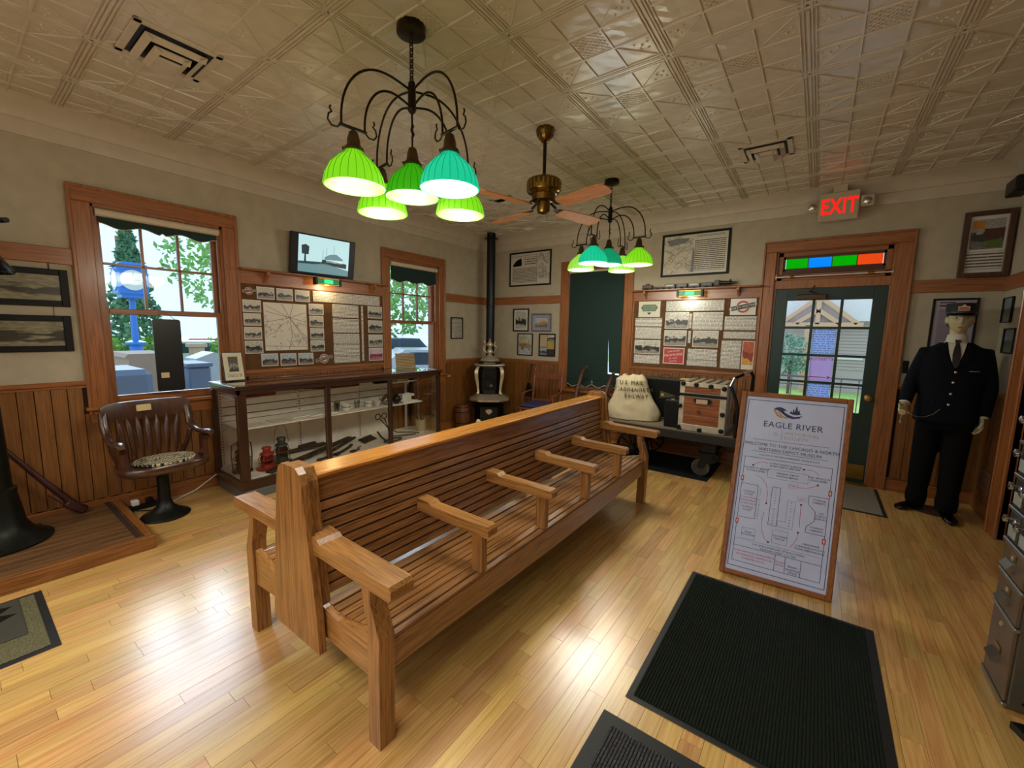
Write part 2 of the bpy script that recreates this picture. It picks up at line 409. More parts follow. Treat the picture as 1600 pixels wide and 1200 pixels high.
for s_ in (-1, 1):
    for (o_, w, h) in ((0, .013, .008), (.0145, .011, .0095), (.030, .010, .008)):
        e = s_*(H2-o_-.003); rib((e, -H2), (e, H2), w, h); rib((-H2, e), (H2, e), w, h)
    rib((s_*c1*.72, -H2+.03), (s_*c1*.72, H2-.03), .017, .0085); rib((-H2+.03, s_*c1*.72), (H2-.03, s_*c1*.72), .017, .0085)
K_ = c1*.72-.012; nl = 5
for k in range(-nl+1, nl):
    o_ = k*2*K_/nl; x0_, x1_ = max(-K_, -K_+o_), min(K_, K_+o_)
    rib((x0_, x0_-o_), (x1_, x1_-o_), .0065, .006); rib((x0_, -(x0_-o_)), (x1_, -(x1_-o_)), .0065, .006)
cc_ = c1*.72+.012; ce_ = H2-.04
for sx in (-1, 1):
    for sy in (-1, 1):
        rib((sx*cc_, sy*cc_), (sx*ce_, sy*ce_), .010, .0075)
        for (fx, fy_, L_) in ((.72, .28, .030), (.86, .5, .024), (.5, .16, .022), (.9, .2, .022), (.62, .42, .02)):
            px_, py_ = cc_+(ce_-cc_)*fx, cc_+(ce_-cc_)*fy_; tm.add([(sx*(px_+L_*math.cos(t_)*.5*(1 if i_ % 2 else .45)), sy*(py_+L_*math.sin(t_)*.5*(1 if i_ % 2 else .45)), -.001) for i_, t_ in enumerate([k*PI/4+fx*5 for k in range(8)])]+[(sx*px_, sy*py_, -.0105)], [(k, (k+1) % 8, 8) for k in range(8)])
tme = bpy.data.meshes.new('ceiling_tile'); tme.from_pydata(tm.v, [], tm.f); tme.materials.append(M_tin)
for i in range(-7, 3):
    for j in range(-9, 4):
        cx, cy = 4.33+P*(i+.5), -2.416+P*(j+.5)
        if cy-P/2 < RY: continue
        put('ceiling_tile', tme, ceil, (cx, cy, HC))
# plain tin margin around the tiles
MB().box(0, RY, HC, .09, 0, HC+.03).box(.09, .005-.0, HC, .1, 0, HC+.03).box(5.54, RY, HC, RX, 0, HC+.03).build('margin_sheet', M_tin, ceil)

# crown moulding, profile (out from wall, z)
prof = [(0, 2.765), (.016, 2.765), (.022, 2.785), (.026, 2.86), (.04, 2.868), (.044, 2.885), (.06, 2.91), (.10, 2.945), (.16, 2.968), (.2, 2.982), (0, 2.982)]
MB().prism([(-.0+a, z) for a, z in prof], 'y', RY, 0).build('trim_1', M_crown, struct=True, smooth=35)
MB().prism([(-a, z) for a, z in prof], 'x', 0, RX).build('trim_2', M_crown, struct=True, smooth=35)
MB().prism([(RX-a, z) for a, z in prof], 'y', RY, 0).build('trim_3', M_crown, struct=True, smooth=35)
MB().prism([(RY+a, z) for a, z in prof], 'x', 0, RX).build('trim_4', M_crown, struct=True, smooth=35)

# beadboard wainscot, one board at a time
BW = .0822
def bead_mesh(h):
    w, t, c = BW, .012, .003
    m = MB(); pr = [(-w/2+.0018, 0), (w/2-.0018, 0), (w/2-.0018, t-c), (w/2-c, t), (-w/2+c, t), (-w/2+.0018, t-c)]
    m.prism(pr, 'z', 0, h); me = m.mesh('wainscot_board'); me.materials.append(M_wains); return me
MB().box(0,RY,0,.002,-4.72,1.04).box(0,-4.72,0,.002,-3.83,.80).box(0,-3.83,0,.002,-2.01,1.04).box(0,-2.01,0,.002,-1.12,.80).box(0,-1.12,0,.002,0,1.04).build('wainscot_backing',M_groove,wl); MB().box(0,-.002,0,1.49,0,1.04).box(1.49,-.002,0,2.38,0,.66).box(2.38,-.002,0,3.945,0,1.04).box(5.14,-.002,0,RX,0,1.04).build('wainscot_backing',M_groove,wf); MB().box(RX-.002,-.7,0,RX,0,1.04).build('wainscot_backing',M_groove,wr)
BM, BS = bead_mesh(.93), bead_mesh(.70)
y = -BW/2
while y > RY:      # left wall
    if not (-4.83 < y < -3.72 or -2.12 < y < -1.01): put('wainscot_board', BM, wl, (0, y, .11), rot=(0, 0, -PI/2), scale=(-1, 1, 1))
    else: put('wainscot_board', BS, wl, (0, y, .11), rot=(0, 0, -PI/2), scale=(-1, 1, 1))
    y -= BW
x = BW/2
while x < RX:      # far wall
    if not (3.94 < x < 5.15):
        s = 1.0
        put('wainscot_board', BS if 1.38 < x < 2.5 else BM, wf, (x, 0, .11), rot=(0, 0, 0), scale=(1, -1, .83 if 1.38 < x < 2.5 else 1))
    x += BW
y = -BW/2
while y > RY:
    if y > -.70 or y < -1.9: put('wainscot_board', BM, wr, (RX, y, .11), rot=(0, 0, PI/2), scale=(1, 1, 1))
    y -= BW

def trimrun(name, segs, mat): 
    m = MB()
    for b in segs: m.box(*b)
    return m.build(name, mat, struct=True)
ti = 5
# wainscot caps and picture rails
for (z0, z1, d) in ((1.035, 1.068, .03), (1.925, 2.042, .02)):
    m = MB()
    for a, b in ((RY, -4.82), (-3.73, -2.11), (-1.015, 0)):
        m.box(0, a, z0, d, b, z1, .004)
        if z0 < 1.5: m.box(0, a, z0-.02, d-.012, b, z0, .002)
    m.build('trim_%d' % ti, M_trim, struct=True); ti += 1
    m = MB()
    for a, b in ((0, 1.39), (2.485, 3.94), (5.15, RX)):
        m.box(a, -d, z0, b, 0, z1, .004)
        if z0 < 1.5: m.box(a, -d+.012, z0-.02, b, 0, z0, .002)
    m.build('trim_%d' % ti, M_trimx, struct=True); ti += 1
    m = MB()
    for a, b in ((-.68, 0), (RY, -1.95)):
        m.box(RX-d, a, z0, RX, b, z1, .004)
    m.build('trim_%d' % ti, M_trim, struct=True); ti += 1
MB().box(0, RY, 0, .018, 0, .115, .004).box(0, RY, .115, .012, 0, .13, .003).build('baseboard_left', M_trim, struct=True)
MB().box(0, -.018, 0, 3.94, 0, .115, .004).box(5.15, -.018, 0, RX, 0, .115, .004).box(0, -.012, .115, 3.94, 0, .13, .003).box(5.15, -.012, .115, RX, 0, .13, .003).build('baseboard_far', M_trimx, struct=True)
MB().box(RX-.018, -.68, 0, RX, 0, .125, .004).box(RX-.018, RY, 0, RX, -1.95, .125, .004).build('baseboard_right', M_trim, struct=True)

# ---------------- windows
M_shade = plain('dark_green_shade', '0b2a25', .8, bump=.15, bscale=220)
M_fringe = plain('pale_fringe', 'cdb79a', .8)
M_roller = plain('shade_roller', 'c4b7a0', .6)
def window(idx, y0, y1, drop, label):
    """y0<y1 opening on the left wall"""
    z0, z1 = .86, 2.40; k = .105
    w = MB().box(-.2, y0, z0, 0, y0+.022, z1).box(-.2, y1-.022, z0, 0, y1, z1).box(-.2, y0, z1-.022, 0, y1, z1).box(-.2, y0, z0-.03, 0, y1, z0+.005).build('window_%d' % idx, M_trimv, struct=True)
    def cs(nm, *b, mat=M_trimv): MB().box(*b, .005).build(nm, mat, w)
    cs('casing', 0, y0-k, .80, .024, y0+.006, z1+.0); cs('casing', 0, y1-.006, .80, .024, y1+k, z1+.0)
    cs('casing', 0, y0-k, z1, .026, y1+k, z1+k, mat=M_trim)
    MB().box(0, y0-k-.012, .80, .036, y0-k+.012, z1+k, .006).box(0, y1+k-.012, .80, .036, y1+k+.012, z1+k, .006).box(0, y0-k-.012, z1+k-.012, .038, y1+k+.012, z1+k+.012, .006).build('back_band', M_trimv, w)
    MB().box(-.02, y0-k-.03, .835, .06, y1+k+.03, .862, .006).build('window_stool', M_trim, w)
    MB().box(0, y0-k, .735, .02, y1+k, .835, .005).build('apron', M_trim, w)
    # stops
    MB().box(-.045, y0+.022, z0, -.02, y0+.04, z1).box(-.045, y1-.04, z0, -.02, y1-.022, z1).build('stop_moulding', M_trimv, w)
    # lower sash (inner) and upper sash (outer)
    a, b = y0+.022, y1-.022
    def sash(x, zb, zt, sw, rb, rt, nm):
        s = MB().box(x-.018, a, zb, x+.018, a+sw, zt, .004).box(x-.018, b-sw, zb, x+.018, b, zt, .004).build(nm, M_trimv, w)
        MB().box(x-.018, a+sw, zb, x+.018, b-sw, zb+rb, .004).build('sash_rail', M_trim, s)
        MB().box(x-.018, a+sw, zt-rt, x+.018, b-sw, zt, .004).build('sash_rail', M_trim, s)
        return s, (a+sw, b-sw, zb+rb, zt-rt)
    s, g = sash(-.065, .865, 1.625, .045, .06, .045, 'lower_sash')
    MB().box(-.068, g[0], g[2], -.064, g[1], g[3]).build('pane', M_glass, s)
    s, g = sash(-.11, 1.585, 2.378, .045, .04, .05, 'upper_sash')
    ww = (g[1]-g[0])/3; hh = (g[3]-g[2])/2
    for i in range(3):
        for j in range(2):
            MB().box(-.112, g[0]+i*ww, g[2]+j*hh, -.108, g[0]+(i+1)*ww, g[2]+(j+1)*hh).build('pane', M_glass, s)
    m = MB()
    for i in (1, 2): m.box(-.125, g[0]+i*ww-.009, g[2], -.095, g[0]+i*ww+.009, g[3], .003)
    m.build('muntin', M_trimv, s)
    MB().box(-.125, g[0], g[2]+hh-.009, -.095, g[1], g[2]+hh+.009, .003).build('muntin', M_trim, s)
    # roller shade with a scalloped hem, drawn up
    t = thing('roller_shade', label, 'shade', (-.0, (y0+y1)/2, 2.30), group=None)
    MB().tube([(-.005, y0+.03, 2.345), (-.005, y1-.03, 2.345)], .03, 14).build('roller', M_roller, t, smooth=40)
    zz = 2.33-drop; pts = []; nS = 36
    for i in range(nS+1):
        f = i/nS; pts.append((y0+.045+f*(y1-y0-.09), zz+.016*math.cos(f*2*PI*3)-(.02 if abs(f-.5) < .02 else 0)*-1))
    m = MB(); m.prism([(pts[0][0], 2.335)]+pts+[(pts[-1][0], 2.335)], 'x', -.012, -.008); m.build('cloth', M_shade, t)
    MB().tube([(-.01, p[0], p[1]) for p in pts], .0035, 5).build('fringe', M_fringe, t)
    return w
window(1, WIN1[0], WIN1[1], .075, 'dark green roller shade drawn almost fully up in the large left window')
window(2, WIN2[0], WIN2[1], .20, 'dark green scalloped roller shade hanging a little way down in the window beside the stove')

# window with the long green shade
y0 = 1.50; y1 = 2.37
w = MB().box(y0, 0, .70, y0+.02, .2, 2.4).box(y1-.02, 0, .70, y1, .2, 2.4).box(y0, 0, 2.38, y1, .2, 2.4).box(y0, 0, .67, y1, .2, .705).build('window_3', M_trimv, struct=True)
MB().box(y0-.11, -.024, .66, y0+.006, 0, 2.4, .005).build('casing', M_trimv, w); MB().box(y1-.006, -.024, .66, y1+.11, 0, 2.4, .005).build('casing', M_trimv, w)
MB().box(y0-.11, -.026, 2.4, y1+.11, 0, 2.51, .005).build('casing', M_trimx, w)
MB().box(y0-.14, -.06, .64, y1+.14, .02, .668, .006).build('window_stool', M_trimx, w)
MB().box(y0+.02, .06, .70, y0+.06, .1, 2.38).box(y1-.06, .06, .70, y1-.02, .1, 2.38).box(y0+.02, .06, 1.53, y1-.02, .1, 1.58).box(y0+.02, .06, .7, y1-.02, .1, .76).box(y0+.02, .06, 2.33, y1-.02, .1, 2.38).build('sash', M_trimv, w)
MB().box(y0+.06, .078, .76, y1-.06, .082, 1.53).build('pane', M_glass, w); MB().box(y0+.06, .078, 1.58, y1-.06, .082, 2.33).build('pane', M_glass, w)
t = thing('roller_shade', 'long dark green roller shade pulled down over the window behind the hand truck', 'shade', (1.94, -.02, .72))
MB().tube([(y0+.02, .015, 2.36), (y1-.02, .015, 2.36)], .022, 12).build('roller', M_roller, t, smooth=40)
pts = []
for i in range(37):
    f = i/36; pts.append((y0+.03+f*(y1-y0-.06), .735+.02*math.cos(f*2*PI*4)+.02*f))
# the cloth, with a torn slit near the right side
sl = [(y1-.23, .92), (y1-.205, 1.45), (y1-.19, .94), (y1-.12, .925), (y1-.06, .915), (y1-.06, .90), (y1-.13, .895), (y1-.22, .89)]
def cloth_with_slit():
    m = MB(); xs = (y0+.03, y1-.235, y1-.03)
    m.prism([(xs[0], 2.36)]+[p for p in pts if p[0] < xs[1]]+[(xs[1], .74), (xs[1], 2.36)], 'y', -.002, .002)
    m.prism([(xs[1], .74)]+[p for p in pts if p[0] > xs[1]]+[(xs[2], .93), (y1-.13, .935), (y1-.20, .94), (y1-.217, 1.47), (xs[1], .96)], 'y', -.002, .002)
    m.prism([(xs[1], .96), (y1-.217, 1.47), (y1-.185, .965), (y1-.125, .955), (xs[2], .955), (xs[2], 2.36), (xs[1], 2.36)], 'y', -.002, .002)
    return m
cloth_with_slit().build('cloth', M_shade, t)
MB().box(y0+.03, -.008, .83, y1-.03, .002, .86, .004).build('hem_slat', M_shade, t)
MB().tube([(p[0], -.004, p[1]) for p in pts], .004, 5).build('fringe', M_fringe, t)
MB().torus((1.94, -.012, .80), .012, .0025, 14, 5, Matrix.Rotation(PI/2, 4, 'X')).tube([(1.94, -.012, .812), (1.94, -.01, .845)], .0015, 5).build('pull_ring', M_fringe, t)

# ---------------- door, transom, casing
M_door = plain('dark_green_door', '12302c', .35, bump=.05)
dr = MB().box(4.05, 0, 0, 4.075, .2, 2.42).box(5.005, 0, 0, 5.03, .2, 2.42).box(4.05, 0, 2.395, 5.03, .2, 2.42).box(4.05, -.005, 2.01, 5.03, .12, 2.10, .004).build('door_1', M_trimv, struct=True)
MB().box(3.945, -.026, 0, 4.058, 0, 2.40, .005).build('casing', M_trimv, dr); MB().box(5.022, -.026, 0, 5.147, 0, 2.40, .005).build('casing', M_trimv, dr)
MB().box(3.945, -.028, 2.40, 5.147, 0, 2.498, .005).build('casing', M_trimx, dr)
MB().box(3.935, -.038, 0, 3.955, 0, 2.51, .005).box(5.137, -.038, 0, 5.157, 0, 2.51, .005).box(3.935, -.04, 2.488, 5.157, 0, 2.51, .005).build('back_band', M_trimv, dr)
MB().box(4.05, -.04, 0, 5.03, .2, .02, .006).build('threshold', M_brass, dr)
# door leaf with 4 rows of 3 panes
dx0, dx1, gx0, gx1, gz0, gz1 = 4.077, 5.003, 4.19, 4.895, .735, 1.885
lf = MB().box(dx0, .012, .022, gx0, .056, 2.008, .003).box(gx1, .012, .022, dx1, .056, 2.008, .003).box(gx0, .012, gz1, gx1, .056, 2.008).box(gx0, .012, .60, gx1, .056, gz0).box(gx0, .012, .022, gx1, .056, .20).box(4.50, .012, .20, 4.585, .056, .60).build('door_leaf', M_door, dr)
for a, b in ((gx0, 4.50), (4.585, gx1)): MB().box(a, .024, .20, b, .044, .60).box(a+.05, .014, .25, b-.05, .05, .55, .008).build('door_panel', M_door, lf)
pw_, ph_ = (gx1-gx0)/3, (gz1-gz0)/4
for i in range(3):
    for j in range(4): MB().box(gx0+i*pw_, .032, gz0+j*ph_, gx0+(i+1)*pw_, .036, gz0+(j+1)*ph_).build('pane', M_glass, lf)
for i in (1, 2): MB().box(gx0+i*pw_-.0125, .014, gz0, gx0+i*pw_+.0125, .054, gz1, .003).build('muntin', M_door, lf)
for j in (1, 2, 3): MB().box(gx0, .015, gz0+j*ph_-.0125, gx1, .053, gz0+j*ph_+.0125, .003).build('muntin', M_door, lf)
MB().box(4.60, .006, .055, 4.99, .013, .205, .002).box(4.10, .006, .055, 4.60, .013, .205, .002).build('kick_plate', M_brass, lf, label='brass kick plate')
Mx = Matrix.Rotation(PI/2, 4, 'X')
MB().lathe([(.036, 0), (.036, .004), (.026, .008), (.012, .01), (.012, .035), (.026, .042), (.031, .055), (.026, .068), (.008, .073)], (4.955, .012, .90), 20, Mx).build('door_knob', M_brass, lf, smooth=50, label='round brass knob')
MB().box(4.27, -.045, 1.885, 4.53, .012, 1.945, .01).tube([(4.44, -.02, 1.95), (4.38, -.05, 1.975), (4.42, -.02, 2.03)], .008, 6).build('door_closer', plain('bronze_closer', '4b3a26', .4, .4), lf, label='bronze closer box')
# papers taped on the panes
M_paperb = print_mat('notice_print', 'c9d6f2', '8d9cc0', 'X', 'Z', .024, .45)
M_paperr = plain('notice_pink', 'd8c4e2', .6)
for mm_ in (M_paperb, M_paperr):      # thin paper lets the daylight behind it through
    n_, l_ = mm_.node_tree.nodes, mm_.node_tree.links; b_ = n_['Principled BSDF']; tr_ = N(n_, 'ShaderNodeBsdfTranslucent'); mx_ = N(n_, 'ShaderNodeMixShader'); mx_.inputs[0].default_value = .7
    l_.new(b_.inputs['Base Color'].links[0].from_socket, tr_.inputs[0]); l_.new(b_.outputs[0], mx_.inputs[1]); l_.new(tr_.outputs[0], mx_.inputs[2]); l_.new(mx_.outputs[0], n_['Material Output'].inputs[0])
n1 = MB().box(gx0+pw_+.02, .037, gz0+2*ph_+.015, gx0+2*pw_-.02, .039, gz0+3*ph_-.015).build('notice', M_paperb, org=(4.54, .038, 1.3)); tag(n1, 'pale blue printed notice on the middle door pane of the second row', 'notice')
n2 = MB().box(gx0+pw_+.02, .037, gz0+ph_+.015, gx0+2*pw_-.02, .039, gz0+2*ph_-.015).build('notice', M_paperr, org=(4.54, .038, 1.02)); tag(n2, 'pinkish notice with red mirrored heading and red arrow on the door', 'notice')
M_redink = plain('red_ink', 'c8324a', .6)
letters('lettering', 'ATTENTION', .038, M_redink, n2, frameM((4.54, .0365, 1.255), (-1, 0, 0), (0, 0, 1)))
MB().box(4.45, .0355, 1.075, 4.60, .0365, 1.083).prism([(4.60, 1.06), (4.635, 1.079), (4.60, 1.098), (4.61, 1.079)], 'y', .0355, .0365).build('arrow', M_redink, n2)
n3 = MB().box(gx0+pw_+.02, .037, gz0+.01, gx0+2*pw_-.02, .039, gz0+ph_-.015).build('notice', M_paperb, org=(4.54, .038, .75)); tag(n3, 'pale blue printed notice on the bottom middle pane of the door', 'notice')
# transom window with four coloured lights
tr = MB().box(4.075, .02, 2.10, 5.005, .05, 2.165, .004).box(4.075, .02, 2.35, 5.005, .05, 2.395, .004).box(4.075, .02, 2.10, 4.12, .05, 2.395, .004).box(4.96, .02, 2.10, 5.005, .05, 2.395, .004).build('window_4', M_trimx, struct=True)
MB().box(4.12, .028, 2.165, 4.96, .042, 2.225, .003).box(4.12, .028, 2.325, 4.96, .042, 2.35).box(4.12, .028, 2.2, 4.14, .042, 2.35).box(4.94, .028, 2.2, 4.96, .042, 2.35).build('inner_sash', plain('dark_trim', '4a2a14', .5), tr)
for i, (c, nm) in enumerate((('10c92a', 'green'), ('1fb4f0', 'blue'), ('10c92a', 'green2'), ('f8864a', 'orange'))):
    a = 4.14+i*.2; mt = glass('coloured_glass_'+nm, c, .4)
    MB().box(a+.004, .03, 2.225, a+.196, .036, 2.325).build('pane', mt, tr, label='%s glass pane' % nm.rstrip('2'))
for i in (1, 2, 3): MB().box(4.136+i*.2, .024, 2.225, 4.144+i*.2, .046, 2.325).build('muntin', plain('dark_trim', '4a2a14', .5), tr)
MB().tube([(4.06, -.02, 2.135), (5.02, -.02, 2.135)], .012, 12).build('transom_bar', plain('bright_steel', 'dcdce0', .2, .9), tr, smooth=40)
MB().tube([(4.19, -.02, 2.135), (4.23, -.02, 2.135)], .018, 12).tube([(4.83, -.02, 2.135), (4.88, -.02, 2.135)], .018, 12).box(4.06, -.03, 2.11, 4.075, 0, 2.16).box(5.005, -.03, 2.11, 5.02, 0, 2.16).build('rod_bracket', M_brass, tr)

# casing and panel of the doorway in the right wall
d2 = MB().box(RX-.04, -.86, 0, RX+.2, -.835, 2.1).box(RX-.0, -1.75, 0, RX+.2, -1.73, 2.1).box(RX-.0, -1.75, 2.08, RX+.2, -.86, 2.1).build('door_2', M_trimv, struct=True)
MB().box(RX-.06, -.86, 0, RX, -.70, 2.16, .008).box(RX-.075, -.715, 0, RX, -.69, 2.16, .006).build('casing', M_trimv, d2)
MB().box(RX-.03, -1.9, 0, RX, -1.75, 2.16, .008).box(RX-.05, -1.9, 2.1, RX, -.70, 2.22, .008).build('casing', M_trimv, d2)
MB().box(RX+.02, -1.73, .01, RX+.06, -.86, 2.08).build('door_leaf', M_trimv, d2)
# unseen rear windows, added behind the camera to let sky light in
for i, (a, b) in enumerate(((.7, 1.8), (3.2, 4.6))):
    w = MB().box(a, RY-.1, .86, a+.05, RY-.04, 2.4).box(b-.05, RY-.1, .86, b, RY-.04, 2.4).box(a, RY-.1, .86, b, RY-.04, .92).box(a, RY-.1, 2.34, b, RY-.04, 2.4).box(a, RY-.1, 1.6, b, RY-.04, 1.65).build('window_%d' % (5+i), M_trimx, struct=True)
    MB().box(a+.05, RY-.072, .92, b-.05, RY-.068, 2.34).build('pane', M_glass, w)
# ================================================================ the long double bench
M_oakY = wood('bench_oak', '5f3d1f', 'a37344', 1, 1.3, .3, .14, coat=.6)
M_oakX = wood('bench_oak_x', '6b451f', 'ab7a42', 0, 1.3, .35, .06, coat=.35)
M_oakZ = wood('bench_oak_z', '64401e', 'a3733e', 2, 1.1, .36, .06, coat=.3)
CX = 2.85
be = thing('depot_bench', 'long double sided slatted oak waiting bench with armrests in the middle of the room', 'bench', (CX, -3.24, 0))
def mir(s, x): return CX+s*(x-CX)
Y0, Y1 = -4.655, -1.83
def back_x(z): return .125-(z-.41)/.51*.075          # offset of the backrest face from the centre line
for s in (1, -1):
    # backrest: one wide board under the cap, then narrow slats
    zs = [(.795, .90)]+[(.795-.0425*(i+1), .795-.0425*i) for i in range(9)]
    for (a, b) in zs:
        xa, xb = back_x(a), back_x(b)
        m = MB(); g = .0036; d = .004
        poly = [(xa-.018, a+g), (xb-.018, b-g), (xb-d, b-g), (xb, b-g-d), (xa, a+g+d), (xa-d, a+g)]
        m.prism([(CX+s*x, z) for x, z in poly], 'y', Y0+.04, Y1-.04); m.build('slat', M_oakY, be)
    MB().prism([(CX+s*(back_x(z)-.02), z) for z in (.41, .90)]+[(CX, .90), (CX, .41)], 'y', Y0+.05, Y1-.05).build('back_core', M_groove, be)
    # seat slats, dished towards the back and rolled at the front
    prof = [(.125, .405), (.17, .392), (.215, .388), (.26, .390), (.305, .396), (.35, .404), (.395, .411), (.44, .415), (.485, .412), (.515, .400)]
    for i in range(len(prof)-1):
        (xa, za), (xb, zb) = prof[i], prof[i+1]; d = Vector((xb-xa, zb-za)).normalized(); nn = Vector((-d.y, d.x))
        A = Vector((xa, za))+d*.0035; B = Vector((xb, zb))-d*.0035; t = .02; c = .003
        poly = [A-nn*t, B-nn*t, B-nn*c, B-d*c, A+d*c, A-nn*c]
        MB().prism([(CX+s*p.x, p.y) for p in poly], 'y', Y0+.04, Y1-.04).build('slat', M_oakY, be)
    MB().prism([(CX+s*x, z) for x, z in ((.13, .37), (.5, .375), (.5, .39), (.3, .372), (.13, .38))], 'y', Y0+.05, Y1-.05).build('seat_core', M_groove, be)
    # front apron with a gently waved lower edge
    pts = [(Y0+.05, .385), (Y1-.05, .385)]+[(Y1-.05-(Y1-Y0-.1)*i/30, .262+.012*math.cos(i/30*2*PI*1)-(.02 if 1 < i < 29 else 0)*-0) for i in range(31)]
    MB().prism(pts, 'x', CX+s*.485, CX+s*.508).build('apron', M_oakY, be)
    for e, (ya, yb) in enumerate(((Y0+.02, Y0+.085), (Y1-.085, Y1-.02))):
        yo = Y0+.012 if e == 0 else Y1-.012
        # shaped leg: kinked above the seat
        lp = [(.455, 0), (.52, 0), (.527, .43), (.51, .475), (.478, .56), (.482, .62), (.43, .62), (.435, .55), (.462, .47), (.462, .42)]
        MB().prism([(CX+s*x, z) for x, z in lp], 'y', ya-.02 if e == 0 else ya+.02, yb-.02 if e == 0 else yb+.02).build('leg', M_oakZ, be)
        # end apron with the dished seat edge
        ep = [(.12, .27), (.46, .25), (.46, .425), (.38, .405), (.25, .375), (.16, .39), (.12, .41)]
        MB().prism([(CX+s*x, z) for x, z in ep], 'y', yo, yo+.03*(1 if e == 0 else -1)).build('end_apron', M_oakX, be)
        # armrest: stepped at the back, rounded nose
        ap = [(.085, .625), (.60, .615), (.612, .63), (.612, .655), (.60, .668), (.185, .676), (.165, .690), (.085, .694)]
        yc = Y0+.035 if e == 0 else Y1-.035
        MB().prism([(CX+s*x, z) for x, z in ap], 'y', yc-.048, yc+.048).build('armrest', M_oakX, be)
    for yc in (-4.08, -3.54, -3.0, -2.46):
        ap = [(.10, .60), (.552, .592), (.562, .602), (.562, .63), (.552, .642), (.20, .648), (.18, .662), (.10, .664)]
        arm = MB().prism([(CX+s*x, z) for x, z in ap], 'y', yc-.032, yc+.032).build('armrest', M_oakX, be)
        MB().box(CX+s*.455, yc-.022, .408, CX+s*.515, yc+.022, .60, .004).build('arm_post', M_oakZ, arm)
MB().box(CX-.075, Y0+.04, .895, CX+.075, Y1-.04, .918, .006).build('cap_rail', wood('bench_cap_oak', '9a5f22', 'c98a3a', 1, 1.2, .25, .04, coat=.5), be)
for e, (ya, yb) in enumerate(((Y0-.03, Y0+.0), (Y1, Y1+.03))):
    ep = [(-.185, .225), (.185, .225), (.17, .40), (.10, .895), (.085, .935), (.055, .957), (-.055, .957), (-.085, .935), (-.10, .895), (-.17, .40)]
    MB().prism([(CX+x, z) for x, z in ep], 'y', ya, yb).build('end_panel', M_oakZ, be)
    pp = [(-.155, .26), (.155, .26), (.145, .41), (.085, .90), (.06, .95), (-.06, .95), (-.085, .90), (-.145, .41)]
    MB().prism([(CX+x, z) for x, z in pp], 'y', Y0 if e == 0 else Y1-.045, Y0+.045 if e == 0 else Y1).build('end_post', M_oakZ, be)

# ================================================================ glass display case
M_dark = wood('dark_walnut', '24130c', '3c2114', 1, 1, .28, .05, coat=.5)
M_darkz = wood('dark_walnut_z', '24130c', '3c2114', 2, 1, .28, .05, coat=.5)
M_cwhite = plain('case_white', 'e9e3d5', .55, var=.08)
M_plinth = plain('grey_plinth', '5b5d60', .4)
ca = thing('display_case', 'long glass fronted display case with dark wooden frame under the left bulletin board', 'display case', (.33, -2.84, 0))
c0, c1, cx0, cx1 = -4.03, -1.68, .035, .605
MB().box(cx0, c0+.01, 0, cx1+.012, c1-.01, .075, .006).build('plinth', M_plinth, ca, label='grey painted plinth')
MB().box(cx0, c0, .075, cx1, c1, .165, .004).build('base_rail', M_dark, ca)
MB().box(cx0, c0-.015, .965, cx0+.05, c1+.02, .998, .006).box(cx1-.04, c0-.015, .965, cx1+.02, c1+.02, .998, .006).box(cx0+.05, c0-.015, .965, cx1-.04, c0+.04, .998, .006).box(cx0+.05, c1-.04, .965, cx1-.04, c1+.02, .998, .006).build('top_frame', M_dark, ca)
MB().box(cx0+.05, c0+.04, .988, cx1-.04, -3.20, .996).build('top_pane', glass('top_glass', 'f4f6f2', 1.6), ca); MB().box(cx0+.05, -3.195, .988, cx1-.04, c1-.04, .996).build('top_pane', glass('top_glass', 'f4f6f2', 1.6), ca)
MB().box(cx1-.03, c0, .925, cx1, c1, .965, .003).box(cx0, c0, .925, cx1, c0+.03, .965, .003).box(cx0, c1-.03, .925, cx1, c1, .965, .003).build('top_rail', M_dark, ca)
for a, b in ((c0, c0+.075), (-3.24, -3.19), (-2.48, -2.435), (c1-.045, c1)):
    MB().box(cx1-.04, a, .165, cx1, b, .925, .004).build('post', M_darkz, ca)
MB().box(cx0, c0, .165, cx0+.04, c0+.04, .925, .003).build('post', M_darkz, ca); MB().box(cx0, c1-.04, .165, cx0+.04, c1, .925, .003).build('post', M_darkz, ca)
for a, b in ((c0+.075, -3.24), (-3.19, -2.48), (-2.435, c1-.045)):
    MB().box(cx1-.022, a, .165, cx1-.018, b, .925).build('pane', M_caseglass, ca)
MB().box(cx0+.04, c0+.012, .165, cx1-.04, c0+.016, .925).build('pane', M_caseglass, ca); MB().box(cx0+.04, c1-.016, .165, cx1-.04, c1-.012, .925).build('pane', M_caseglass, ca)
MB().box(cx0+.01, c0+.02, .16, cx1-.03, c1-.02, .178).build('case_floor', M_cwhite, ca)
for z0, z1 in ((.178, .60), (.605, .66), (.663, .74), (.743, .925)):
    MB().box(cx0+.004, c0+.04, z0+.003, cx0+.018, -2.06, z1-.003, .002).build('back_board', M_cwhite, ca)
for a, b in ((-3.97, -2.0),):
    MB().box(cx0+.03, a, .596, .50, -1.90, .606).build('shelf', M_cwhite, ca); MB().box(cx0+.03, a, .856, .44, -1.98, .866).build('shelf', M_cwhite, ca)
for y in (-3.97, -3.24, -2.51, -1.80):
    sp = MB().box(cx0+.018, y-.014, .18, cx0+.03, y+.014, .92).build('shelf_standard', M_white, ca)
    m = MB()
    for k in range(26): m.box(cx0+.0295, y-.006, .20+k*.027, cx0+.031, y+.006, .212+k*.027)
    m.build('slots', M_groove, sp, kind='stuff')
    for z in (.595, .855):
        MB().tube([(cx0+.03, y, z-.09), (cx0+.12, y, z-.035), (.30, y, z-.006)], .005, 5).build('shelf_bracket', M_white, ca)
